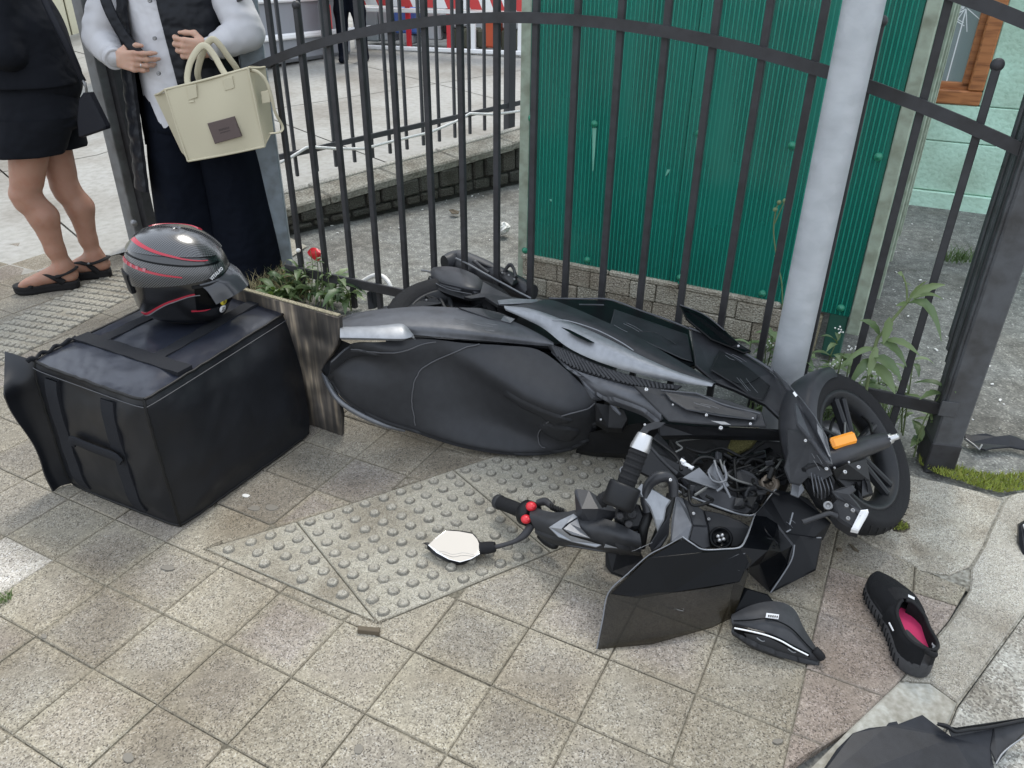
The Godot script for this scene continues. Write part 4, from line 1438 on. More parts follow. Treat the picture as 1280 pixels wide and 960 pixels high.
func build_posts():
	var d := (FENCE_B - FENCE_A).normalized()
	var n := Vector3(-d.z, 0, d.x)
	if n.z < 0: n = -n
	# galvanised pole
	var pole := thing("galvanised_pole", "leaning pale galvanised steel pole between the scooter and the fence", "pole", Vector3(0.868, 0, -2.145))
	var m := mb(0)
	lathe(m, Transform3D(Basis(), Vector3(0.868, 0, -2.145)), [Vector2(0.051, -0.02), Vector2(0.051, 0.4), Vector2(0.0508, 1.0), Vector2(0.0508, 1.8), Vector2(0.0505, 2.9), Vector2(0.046, 2.93), Vector2(0, 2.93)], 40)
	obj("tube", m, M.zinc, pole)
	pole.set_meta("label", "pale galvanised round steel pole between the scooter and the fence")
	m = mb(-1)
	ground_piece(m, PackedVector2Array(oval2(Vector2(0.868, -2.145), 0.085, 9)), 0.006, 0.03, 0.006, Color.WHITE, Color.WHITE)
	obj("footing", m, M.rough_concrete, pole)
	# dark square post at the right end of the fence
	var c := P(1176, 585) + Vector3(0.0, 0, -0.04)
	var post := thing("dark_square_post", "big dark steel post at the right end of the fence, ribbed on its left face", "post", Vector3(c.x, 0, c.z))
	var pb := Basis(d, Vector3.UP, d.cross(Vector3.UP)).rotated(Vector3.UP, 0.30)
	m = mb(-1)
	rbox(m, Transform3D(pb, c + Vector3(0, 1.5, 0)), Vector3(0.082, 3.04, 0.10), 0.005)
	obj("post_body", m, M.post_steel, post)
	for k in 7:
		m = mb(-1)
		var zz := 0.030 - 0.017 * k
		bar(m, c + pb * Vector3(-0.040, 0, zz) + Vector3(0, 0.19 + 0.035 * k, 0), c + pb * Vector3(-0.046 - 0.004 * (k % 3), 0, zz) + Vector3(0, 3.0, 0), 0.014 + 0.004 * (k % 2), 0.0175, pb.z, 0.003)
		obj("rib", m, M.iron if k % 3 == 1 else M.post_steel, post)
	m = mb(-1)
	rbox(m, Transform3D(pb, c + Vector3(0, 0.045, 0)), Vector3(0.088, 0.10, 0.106), 0.004)
	obj("base_sleeve", m, M.iron, post)
	m = mb(-1)
	rbox(m, Transform3D(pb, c + Vector3(0, 0.22, 0.0) + pb * Vector3(-0.03, 0, 0.051)), Vector3(0.05, 0.05, 0.006), 0.001)
	obj("weld_plate", m, M.post_steel, post)
	# blue grey post at the left end, two dark bars beside it
	var q := Vector3(-1.128, 0, -3.55)
	var bp := thing("blue_grey_post", "blue grey square steel post at the left end of the fence behind the cream tote", "post", q)
	m = mb(-1)
	rbox(m, Transform3D(Basis(Vector3.UP, 0.25), q + Vector3(0, 1.3, 0)), Vector3(0.105, 2.64, 0.105), 0.006)
	obj("post_body", m, M.blue_steel, bp)
	m = mb(-1)
	rbox(m, Transform3D(Basis(Vector3.UP, 0.25), q + Vector3(-0.03, 1.3, 0.054)), Vector3(0.012, 2.62, 0.004), 0.001)
	obj("seam", m, M.blue_steel, bp)
	var gate_a := q + Vector3(-0.11, 0, -0.02)
	var gate := thing("folded_gate", "dark iron gate leaf folded back behind the blue grey post", "gate", gate_a)
	var gd := Vector3(-0.55, 0, -1).normalized()
	for i in 6:
		m = mb(-1)
		var p := gate_a + gd * (0.145 * i) + Vector3(0, 0.03, 0)
		bar(m, p, p + Vector3(0, 1.42, 0), 0.03 if i == 0 else 0.021, 0.03 if i == 0 else 0.021, n)
		obj("bar", m, M.iron, gate)
	for h in [0.16, 1.2]:
		m = mb(-1)
		bar(m, gate_a + Vector3(0, h, 0) + n * 0.012, gate_a + gd * 0.75 + Vector3(0, h, 0) + n * 0.012, 0.034, 0.012, n)
		obj("rail", m, M.iron, gate)
	# grey gate post left of the woman in the vest
	var g := P(178, 306)
	var gp := thing("grey_gate_post", "narrow grey steel gate post with a bolt, left of the woman in the vest", "post", g)
	m = mb(-1)
	rbox(m, Transform3D(Basis(Vector3.UP, -0.5), g + Vector3(0, 1.1, 0)), Vector3(0.075, 2.24, 0.10), 0.004)
	obj("post_body", m, M.gate_steel, gp)
	m = mb(-1)
	rbox(m, Transform3D(Basis(Vector3.UP, -0.5), g + Vector3(0.06, 1.1, 0.0)), Vector3(0.06, 2.2, 0.06), 0.004)
	obj("hinge_side", m, M.iron, gp)
	m = mb(0)
	lathe(m, axis_frame(g + Vector3(0.012, 0.14, 0.055), Vector3(-0.2, 0, 1)), [Vector2(0.02, 0), Vector2(0.02, 0.008), Vector2(0.011, 0.01), Vector2(0.009, 0.018), Vector2(0, 0.019)], 12)
	obj("bolt", m, M.steel, gp)

func oval2(c: Vector2, r: float, k: int) -> Array:
	var o := []
	for i in k:
		var f := rng.randf_range(0.85, 1.15)
		o.append(c + Vector2(cos(TAU * i / k), sin(TAU * i / k)) * r * f)
	return o

# ---------------------------------------------------------------- the delivery bag, the board and the helmet
func build_delivery_bag():
	# the bag lies on its back: bottom corners on the ground, upper corners 0.42 m up
	var f0 := P(225, 662, 0.004)                          # near bottom corner
	var f1 := P(84, 606, 0.004)                           # left bottom corner
	var b0 := P(392, 541, 0.01)                           # right bottom corner, by the board
	var t0 := P(178, 503, 0.405)                          # the same corners above
	var t1 := P(36, 452, 0.415)
	var u0 := P(366, 386, 0.40)
	var u1 := u0 + (t1 - t0) * 0.98
	var b1 := b0 + (f1 - f0)
	var bag := thing("delivery_bag", "big black insulated delivery bag lying on the paving under the helmet", "delivery bag", (f0 + b1) / 2 )
	# shell: a soft box, each wall bulging a little
	var at := func(x: float, y: float, z: float) -> Vector3:   # x along the length from the open end, y up, z from front to back
		var a: Vector3 = f0.lerp(b0, x).lerp(f1.lerp(b1, x), z)
		var b: Vector3 = t0.lerp(u0, x).lerp(t1.lerp(u1, x), z)
		var q := a.lerp(b, y)
		var c := (f0 + b1 + t0 + u1) / 4
		var e := pow(absf(x * 2 - 1), 8) * pow(absf(y * 2 - 1), 8) + pow(absf(x * 2 - 1), 8) * pow(absf(z * 2 - 1), 8) + pow(absf(y * 2 - 1), 8) * pow(absf(z * 2 - 1), 8)
		return q.lerp(Vector3(c.x, maxf(q.y * 0.9 + 0.02, 0.0), c.z), e * 0.014)
	var side := func(called: String, f: Callable, nu: int, nv: int, m: Material, bulge: Vector3, sd: int, amp: float) -> MeshInstance3D:
		var w := FastNoiseLite.new()
		w.seed = sd
		w.frequency = 5.0
		w.fractal_octaves = 3
		var o := mb(0)
		var g := []
		for i in nu + 1:
			var r := []
			for j in nv + 1:
				var a := float(i) / nu
				var b := float(j) / nv
				var p: Vector3 = f.call(a, b)
				var e := minf(minf(a, 1 - a), minf(b, 1 - b))
				var k := smoothstep(0.0, 0.22, e)
				p += bulge * (k + w.get_noise_3dv(p) * amp * smoothstep(0.0, 0.06, e))
				p += bulge.normalized() * w.get_noise_3dv(p * 7.0) * 0.003 * amp * smoothstep(0.0, 0.03, e) * (1.0 - smoothstep(0.05, 0.22, e))
				r.append(p)
			g.append(r)
		for i in nu:
			for j in nv: o.quad(g[i][j], g[i + 1][j], g[i + 1][j + 1], g[i][j + 1])
		return obj(called, o, m, bag)
	var len := (b0 - f0).normalized()
	var dep := (f1 - f0).normalized()
	side.call("long_side", func(a, b): return at.call(a, b, 0.0), 40, 24, M.bag_shell, -dep * 0.018, 1, 0.5)
	side.call("far_side", func(a, b): return at.call(a, 1 - b, 1.0), 24, 16, M.bag_shell, dep * 0.010, 2, 0.5)
	side.call("end_panel", func(a, b): return at.call(0.0, b, 1 - a), 30, 24, M.bag_shell, -len * 0.014, 3, 0.6)
	side.call("back_panel", func(a, b): return at.call(1.0, b, a), 12, 12, M.bag_shell, len * 0.004, 4, 0.4)
	side.call("top_panel", func(a, b): return at.call(a, 1.0, b), 60, 44, M.bag_top_sheen, Vector3(0, 0.008, 0), 5, 0.6)
	side.call("under_panel", func(a, b): return at.call(a, 0.0, 1 - b), 8, 8, M.bag_shell, Vector3(0, -0.002, 0), 6, 0.0)
	# piped edges
	for e in [[[0, 1, 0], [1, 1, 0]], [[0, 1, 1], [1, 1, 1]], [[0, 1, 0], [0, 1, 1]], [[1, 1, 0], [1, 1, 1]], [[0, 0, 0], [0, 1, 0]], [[0, 0, 1], [0, 1, 1]], [[0, 0, 0], [1, 0, 0]], [[0, 0, 0], [0, 0, 1]]]:
		var pts := []
		for i in 25:
			var t := i / 24.0
			var p: Vector3 = at.call(lerpf(e[0][0], e[1][0], t), lerpf(e[0][1], e[1][1], t), lerpf(e[0][2], e[1][2], t))
			pts.append(p + Vector3(rng.randf_range(-1, 1), rng.randf_range(-1, 1), rng.randf_range(-1, 1)) * 0.0012 + Vector3(0, 0.003 if e[0][1] == 0 and e[1][1] == 0 else 0.0, 0))
		var o := mb(0)
		tube(o, pts, 0.0042, 8)
		obj("piping", o, M.piping, bag)
	# second seam a finger below the upper edge of the long side and the end
	for q in [[0, 1], [1, 0]]:
		var o := mb(0)
		var pts := []
		for i in 31:
			var t := i / 30.0
			pts.append((at.call(t, 0.955, 0.0) as Vector3) - dep * 0.006 if q[0] == 0 else (at.call(0.0, 0.955, t) as Vector3) - len * 0.005)
		tube(o, pts, 0.0013, 6)
		obj("seam", o, M.stitch, bag)
	# webbing on the upper face: one strap across, two lengthwise
	var strap := func(called: String, p0: Array, p1: Array, w: float, n: int, lift: float):
		var o := mb(0)
		var d: Vector3
		var rows := []
		for i in n + 1:
			var t := float(i) / n
			var c: Vector3 = at.call(lerpf(p0[0], p1[0], t), lerpf(p0[1], p1[1], t), lerpf(p0[2], p1[2], t))
			rows.append(c)
		d = (rows[n] - rows[0]).normalized()
		var nrm := Vector3(0, 1, 0)
		if p0[1] < 0.99 or p1[1] < 0.99: nrm = -len if p0[0] == 0 and p1[0] == 0 else -dep
		var s := nrm.cross(d).normalized()
		for i in n:
			var y0 := lerpf(p0[1], p1[1], float(i) / n)
			var y1 := lerpf(p0[1], p1[1], float(i + 1) / n)
			var k0 := lift if p0[1] > 0.99 else 0.005 + lift * smoothstep(0.0, 0.22, minf(y0, 1 - y0))
			var k1 := lift if p0[1] > 0.99 else 0.005 + lift * smoothstep(0.0, 0.22, minf(y1, 1 - y1))
			var l0: Vector3 = nrm * (k0 + 0.0012 * sin(i * 1.3))
			var l1: Vector3 = nrm * (k1 + 0.0012 * sin((i + 1) * 1.3))
			o.g = 0
			o.quad(rows[i] - s * w / 2 + l0, rows[i] + s * w / 2 + l0, rows[i + 1] + s * w / 2 + l1, rows[i + 1] - s * w / 2 + l1)
			o.g = -1
			for k in [-1, 1]:
				o.quad(rows[i] + s * w / 2 * k + l0, rows[i] + s * w / 2 * k + l0 - nrm * 0.012, rows[i + 1] + s * w / 2 * k + l1 - nrm * 0.012, rows[i + 1] + s * w / 2 * k + l1)
		var le: float = lift if p0[1] > 0.99 else 0.005
		for k in [0, n]: o.quad(rows[k] - s * w / 2 + nrm * le, rows[k] + s * w / 2 + nrm * le, rows[k] + s * w / 2 - nrm * 0.01, rows[k] - s * w / 2 - nrm * 0.01)
		obj(called, o, M.webbing, bag)
	strap.call("strap", [0.255, 1.0, 0.02], [0.255, 1.0, 0.98], 0.05, 24, 0.0125)
	strap.call("strap", [0.28, 1.0, 0.30], [0.98, 1.0, 0.30], 0.042, 24, 0.0118)
	strap.call("strap", [0.28, 1.0, 0.80], [0.98, 1.0, 0.80], 0.042, 24, 0.0118)
	strap.call("strap", [0.0, 0.06, 0.30], [0.0, 0.93, 0.30], 0.05, 16, 0.0145)
	strap.call("strap", [0.0, 0.06, 0.80], [0.0, 0.93, 0.80], 0.05, 16, 0.0145)
	# a pocket handle on the end panel
	var hp := []
	for q in [[0.70, 0.50], [0.66, 0.535], [0.55, 0.53], [0.40, 0.53], [0.30, 0.53], [0.26, 0.50]]:
		hp.append((at.call(0.0, q[1], q[0]) as Vector3) - len * 0.030)
	var o := mb(0)
	tube(o, curve(hp, 20), 0.016, 8, true, Vector2(1.0, 0.28), Vector3.UP)
	obj("handle", o, M.webbing, bag)
	# the loose lid flap standing off the open left edge
	var fl := []
	for i in 9:
		var t := i / 8.0
		var e: Vector3 = at.call(0.0, 1.0 - t * 1.0, 1.0)
		var wdt := lerpf(0.075, 0.045, t) + 0.012 * sin(t * 7)
		var tip := e - len * wdt + dep * (0.010 + 0.02 * sin(t * 3.0))
		if i == 0: tip = P(6, 439, 0.42)
		if i == 8: tip.y = maxf(tip.y, 0.004)
		fl.append([e + dep * 0.004 - len * 0.002, e.lerp(tip, 0.5) + dep * 0.012, tip])
	o = mb(0)
	patch(o, fl, 32, 8, 0.006, dep)
	obj("lid_flap", o, M.bag_shell, bag)
	# crumpled zip edge at the upper left corner
	var zp := []
	for i in 13:
		var t := i / 12.0
		zp.append((at.call(0.0 + t * 0.24, 1.0, 1.0) as Vector3) + Vector3(0, 0.006 + 0.004 * sin(i * 2.1), 0) + dep * 0.003 * cos(i * 1.7) - len * 0.02 * (1 - t))
	o = mb(0)
	tube(o, curve(zp, 30), 0.006, 6, true, Vector2(1.3, 0.7))
	obj("zip_edge", o, M.webbing, bag)

func build_board():
	# weathered board between the bag and the scooter: standing on its edge, jagged at the right
	var a := P(426, 545, 0.0)
	var front := [[426, 545, 0.0], [425, 500, 0.125], [405, 470, 0.215], [402, 462, 0.235], [417, 440, 0.30], [424, 420, 0.355], [423, 397, 0.425], [368, 381, 0.44], [300, 358, 0.455], [278, 352, 0.455]]
	var bd := thing("weathered_board", "weathered grey wooden board with a chewed edge between the delivery bag and the scooter", "board", a)
	var r := P(426, 545, 0.0)
	var dir := (P(366, 386, 0.40) + Vector3(0.02, 0, 0) - P(392, 541, 0.01))
	var back := P(392, 541, 0.01)
	var l := P(290, 356, 0.455)
	var u := (Vector3(l.x, 0, l.z) - Vector3(r.x, 0, r.z)).normalized()   # the board's run along the ground, to the back left
	var pts := []
	var base := Vector3(r.x, 0, r.z)
	var A := base
	var B := base + u
	for q in [[426, 545], [426, 519], [422, 502], [411, 487], [404, 472], [402, 464], [406, 455], [414, 444], [421, 432], [424, 418], [423, 397]]:
		pts.append(W(q[0], q[1], A, B))
	var top_r: Vector3 = pts[pts.size() - 1]
	var L := 0.80
	pts.append(top_r + u * 0.4 + Vector3(0, 0.004, 0))
	pts.append(top_r + u * L)
	pts.append(Vector3(top_r.x, 0.0, top_r.z) + u * L)
	pts.append(Vector3(base.x, 0, base.z) + u * 0.3)
	var m := mb(-1)
	var nn := Vector3(u.z, 0, -u.x)
	if nn.dot(Vector3(-1, 0, 0.3)) > 0: nn = -nn
	plate(m, pts, nn * 0.018, 0.003)
	obj("board", m, M.old_wood, bd)
	m = mb(-1)
	bar(m, top_r + Vector3(0, 0.0035, 0) + nn * 0.009 + u * 0.004, top_r + Vector3(0, 0.0055, 0) + nn * 0.009 + u * (L - 0.01), 0.016, 0.004, Vector3.UP, 0.001)
	part_label(obj("pale_edge", m, M.edge_wood, bd), "pale bare top edge of the board")

func build_helmet():
	# frame: x towards the peak (front), y up, z towards the viewer
	var c := P(222, 340, 0.565)
	var fr := (P(300, 345, 0.54) - P(160, 345, 0.54)).normalized()
	fr = fr.rotated(Vector3.UP, 0.12)
	var xf := Transform3D(Basis(fr, Vector3.UP, fr.cross(Vector3.UP)), Vector3(c.x, 0.442, c.z))
	xf.basis = xf.basis * Basis(Vector3(0, 0, 1), deg_to_rad(-7.0))
	var hel := thing("motorcycle_helmet", "carbon patterned black motorcycle helmet with red lines on top of the delivery bag", "helmet", xf.origin)
	hel.basis = xf.basis
	# profile of the shell: for each height a super-oval (front reach, back reach, half width)
	var prof := [
		[-0.004, 0.118, 0.100, 0.088], [0.012, 0.134, 0.118, 0.104], [0.05, 0.146, 0.131, 0.116], [0.09, 0.145, 0.138, 0.122],
		[0.13, 0.146, 0.147, 0.127], [0.17, 0.134, 0.142, 0.122], [0.205, 0.112, 0.132, 0.110], [0.235, 0.075, 0.102, 0.082], [0.252, 0.035, 0.055, 0.045], [0.257, 0.004, 0.004, 0.004]]
	var K := 48
	var shell := func(v: float, t: float, out := 0.0) -> Vector3:   # v 0..1 up the shell, t angle from the front
		var q = []
		for i in 4:
			var col := []
			for p in prof: col.append(p[i])
			q.append(cr(col, v))
		var fx := cos(t)
		var rx: float = (q[1] if fx > 0 else q[2]) + out
		var rz: float = q[3] + out
		var x := signf(fx) * pow(absf(fx), 0.9) * rx
		var z := signf(sin(t)) * pow(absf(sin(t)), 0.9) * rz
		return Vector3(x - 0.01, q[0] + out * (v - 0.3) * 1.2, z)
	var lay := func(called: String, v0: Callable, v1: Callable, t0: float, t1: float, n: int, k: int, out: float, m: Material, edge := true) -> MeshInstance3D:   # a raised skin on the shell
		var o := mb(0)
		var g := []
		for i in n + 1:
			var t := lerpf(t0, t1, float(i) / n)
			var r := []
			for j in k + 1: r.append(shell.call(lerpf(v0.call(t), v1.call(t), float(j) / k), t, out))
			g.append(r)
		for i in n:
			for j in k: o.quad(g[i][j], g[i + 1][j], g[i + 1][j + 1], g[i][j + 1])
		if edge:
			o.g = -1
			for i in n:
				var ta := lerpf(t0, t1, float(i) / n)
				var tb := lerpf(t0, t1, float(i + 1) / n)
				o.quad(g[i][0], g[i + 1][0], shell.call(v0.call(tb), tb, -0.004), shell.call(v0.call(ta), ta, -0.004))
				o.quad(g[i][k], g[i + 1][k], shell.call(v1.call(tb), tb, -0.004), shell.call(v1.call(ta), ta, -0.004))
			for j in k:
				for e in [0, n]:
					var te := lerpf(t0, t1, float(e) / n)
					var va := lerpf(v0.call(te), v1.call(te), float(j) / k)
					var vb := lerpf(v0.call(te), v1.call(te), float(j + 1) / k)
					o.quad(g[e][j], g[e][j + 1], shell.call(vb, te, -0.004), shell.call(va, te, -0.004))
		var r := MeshInstance3D.new()
		r.mesh = o.mesh()
		r.material_override = m
		r.name = called
		hel.add_child(r, true)
		return r
	var con := func(v: float) -> Callable: return func(_t): return v
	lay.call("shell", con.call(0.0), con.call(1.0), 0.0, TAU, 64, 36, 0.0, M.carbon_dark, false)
	# the angles: t = 0 front (peak), PI/2 towards the viewer, PI back
	# pale carbon upper side shell with a sharp lower edge
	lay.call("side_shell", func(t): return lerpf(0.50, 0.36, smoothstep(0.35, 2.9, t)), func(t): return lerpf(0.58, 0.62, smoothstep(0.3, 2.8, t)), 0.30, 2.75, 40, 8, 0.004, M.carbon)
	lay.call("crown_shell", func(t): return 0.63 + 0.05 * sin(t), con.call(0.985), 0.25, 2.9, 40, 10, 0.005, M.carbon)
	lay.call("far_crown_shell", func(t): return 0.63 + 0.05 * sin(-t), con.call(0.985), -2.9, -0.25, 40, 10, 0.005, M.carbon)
	# red lines
	lay.call("red_stripe", func(t): return lerpf(0.625, 0.735, smoothstep(0.5, 2.7, t)), func(t): return lerpf(0.632, 0.765, smoothstep(0.5, 2.7, t)), 0.7, 2.75, 30, 2, 0.0075, M.helmet_red)
	lay.call("red_stripe", func(t): return lerpf(0.50, 0.545, smoothstep(0.9, 2.75, t)), func(t): return lerpf(0.507, 0.575, smoothstep(0.9, 2.75, t)), 1.35, 2.8, 30, 2, 0.0062, M.helmet_red)
	lay.call("red_stripe", func(t): return lerpf(0.36, 0.10, smoothstep(1.1, 2.5, t)), func(t): return lerpf(0.371, 0.122, smoothstep(1.1, 2.5, t)), 1.05, 2.5, 30, 2, 0.0032, M.helmet_red)
	lay.call("silver_line", func(t): return lerpf(0.352, 0.085, smoothstep(1.1, 2.5, t)), func(t): return lerpf(0.359, 0.098, smoothstep(1.1, 2.5, t)), 1.05, 2.5, 30, 1, 0.0036, M.silver)
	lay.call("red_stripe", func(t): return 0.205 + 0.06 * smoothstep(1.0, 0.5, t), func(t): return 0.216 + 0.062 * smoothstep(1.0, 0.5, t), 0.45, 1.25, 20, 1, 0.003, M.helmet_red)
	lay.call("red_stripe", con.call(0.80), con.call(0.83), -2.6, -0.6, 30, 1, 0.0075, M.helmet_red)
	for k in 4:
		lay.call("pale_dash", func(t): return 0.535 + 0.02 * (t - 2.0), func(t): return 0.56 + 0.02 * (t - 2.0), 1.95 + k * 0.17, 2.01 + k * 0.17, 3, 2, 0.0075, M.helmet_pink)
	# dark creases and the visor band
	lay.call("crease", func(t): return lerpf(0.585, 0.61, smoothstep(0.35, 2.6, t)), func(t): return lerpf(0.60, 0.63, smoothstep(0.35, 2.6, t)), 0.35, 2.7, 30, 1, 0.0026, M.gloss)
	lay.call("visor", func(t): return 0.22, func(t): return 0.47 - 0.04 * absf(t), -1.15, 1.15, 30, 8, 0.0035, M.gloss)
	lay.call("visor_trim", func(t): return 0.465 - 0.04 * absf(t), func(t): return 0.482 - 0.04 * absf(t), -1.2, 1.2, 30, 1, 0.006, M.plastic)
	for k in [-1, 1]:
		lay.call("side_vent", con.call(0.30), con.call(0.46), 2.45 * k, 2.9 * k, 8, 6, 0.008, M.plastic)
	# the peak
	var o := mb(0)
	var rows := []
	for i in 7:
		var t := lerpf(-1.0, 1.0, i / 6.0)
		var b: Vector3 = shell.call(0.50 - 0.05 * absf(t), t * 1.05, 0.002)
		var tip := Vector3(0.188 - 0.075 * t * t, 0.098 - 0.025 * t * t, t * 0.112)
		rows.append([b, b.lerp(tip, 0.5) + Vector3(0, 0.010, 0), tip])
	patch(o, rows, 24, 8, 0.004, Vector3(0, -1, 0))
	var pk := MeshInstance3D.new()
	pk.mesh = o.mesh()
	pk.material_override = M.helmet_grey
	pk.name = "peak"
	hel.add_child(pk, true)
	# two round stickers by the chin and the white word on the brow
	for q in [[0.26, 0.48, 0.0135, M.yellow], [0.19, 0.50, 0.0125, M.sticker]]:
		var p: Vector3 = shell.call(q[0], q[1], 0.004)
		var p2: Vector3 = shell.call(q[0], q[1], 0.02)
		o = mb(0)
		lathe(o, axis_frame(p, p2 - p), [Vector2(q[2], -0.002), Vector2(q[2], 0.0006), Vector2(0, 0.0008)], 20)
		var s := MeshInstance3D.new()
		s.mesh = o.mesh()
		s.material_override = q[3]
		s.name = "round_sticker"
		hel.add_child(s, true)
		o = mb(-1)
		for k in 3:
			rbox(o, axis_frame(p + (p2 - p).normalized() * 0.0011, p2 - p).translated_local(Vector3(-0.004 + k * 0.004, 0, 0)), Vector3(0.002, 0.0008, 0.010 - 0.003 * (k % 2)), 0.0002)
		s = MeshInstance3D.new()
		s.mesh = o.mesh()
		s.material_override = M.piping
		s.name = "print"
		hel.add_child(s, true)
	var tm := TextMesh.new()
	tm.text = "VITALKO"
	var sf := SystemFont.new()
	sf.font_names = PackedStringArray(["Droid Sans"])
	sf.font_weight = 700
	tm.font = sf
	tm.font_size = 32
	tm.pixel_size = 0.00042
	tm.depth = 0.0012
	var ti := MeshInstance3D.new()
	ti.mesh = tm
	ti.material_override = M.sticker
	ti.name = "lettering"
	var tp: Vector3 = shell.call(0.515, 0.62, 0.008)
	var tq: Vector3 = shell.call(0.515, 0.62, 0.03)
	var tz := (tq - tp).normalized()
	var tx := ((shell.call(0.535, 0.48, 0.008) as Vector3) - (shell.call(0.495, 0.76, 0.008) as Vector3)).normalized()
	tx = (tx - tz * tx.dot(tz)).normalized()
	ti.transform = Transform3D(Basis(tx, tz.cross(tx), tz), tp)
	hel.add_child(ti, true)
	# the neck roll that it stands on
	o = mb(0)
	lathe(o, Transform3D(Basis.from_scale(Vector3(0.1, 1, 0.085)), Vector3(0, -0.004, 0)), [Vector2(0.85, 0), Vector2(1.0, -0.004), Vector2(1.02, 0.006), Vector2(0.98, 0.012)], 32)
	var nr := MeshInstance3D.new()
	nr.mesh = o.mesh()
	nr.material_override = M.rubber
	nr.name = "neck_roll"
	hel.add_child(nr, true)

# ---------------------------------------------------------------- the scooter
var bike: Node3D

func away(list: Array, t: float) -> Vector3:          # a thickness running from the outside of the scooter into it
	var c := Vector3.ZERO
	for p in list: c += p / list.size()
	return ((c - EYE).normalized() + Vector3(0, -0.8, 0)).normalized() * t

func pl(called: String, px: Array, m: Material, t := 0.006, bev := 0.002, parent: Node = null) -> MeshInstance3D:
	var o := mb(-1)
	var pts := Pa(px)
	plate(o, pts, away(pts, t), bev)
	return obj(called, o, m, parent if parent else bike)

func sk(called: String, rows: Array, nu: int, nv: int, m: Material, t := 0.006, parent: Node = null) -> MeshInstance3D:
	var o := mb(0)
	var r := []
	for q in rows: r.append(Pa(q))
	patch(o, r, nu, nv, t, Vector3(0, -1, -0.4))
	return obj(called, o, m, parent if parent else bike)

func tb(called: String, px: Array, r, m: Material, n := 24, sides := 8, parent: Node = null) -> MeshInstance3D:
	var o := mb(0)
	tube(o, curve(Pa(px), n), r, sides)
	return obj(called, o, m, parent if parent else bike)

func sample(rows: Array, nu := 70, nv := 110) -> Array:   # points of a skin with their place in the photograph
	var g := []
	var r := []
	for q in rows: r.append(curve(Pa(q), nv))
	for i in nu + 1:
		for j in nv + 1:
			var c := []
			for q in r: c.append(q[j])
			var p: Vector3 = cr(c, float(i) / nu)
			g.append([to_photo(p), p])
	return g

func on_skin(g: Array, x: float, y: float, lift := 0.0) -> Vector3:
	var best := 1e9
	var p := Vector3.ZERO
	for e in g:
		var d: float = e[0].distance_squared_to(Vector2(x, y))
		if d < best:
			best = d
			p = e[1]
	return p + (EYE - p).normalized() * lift

func bolt(x: float, y: float, h: float, r := 0.006, m: Material = null, parent: Node = null):
	var p := P(x, y, h)
	var o := mb(0)
	r *= 0.72
	lathe(o, axis_frame(p, (EYE - p).normalized() + Vector3(0, 0.6, 0)), [Vector2(r, -0.004), Vector2(r, 0.0015), Vector2(r * 0.8, 0.003), Vector2(r * 0.45, 0.003), Vector2(r * 0.4, 0.001), Vector2(0, 0.001)], 10)
	obj("bolt", o, m if m else M.chrome, parent if parent else bike)

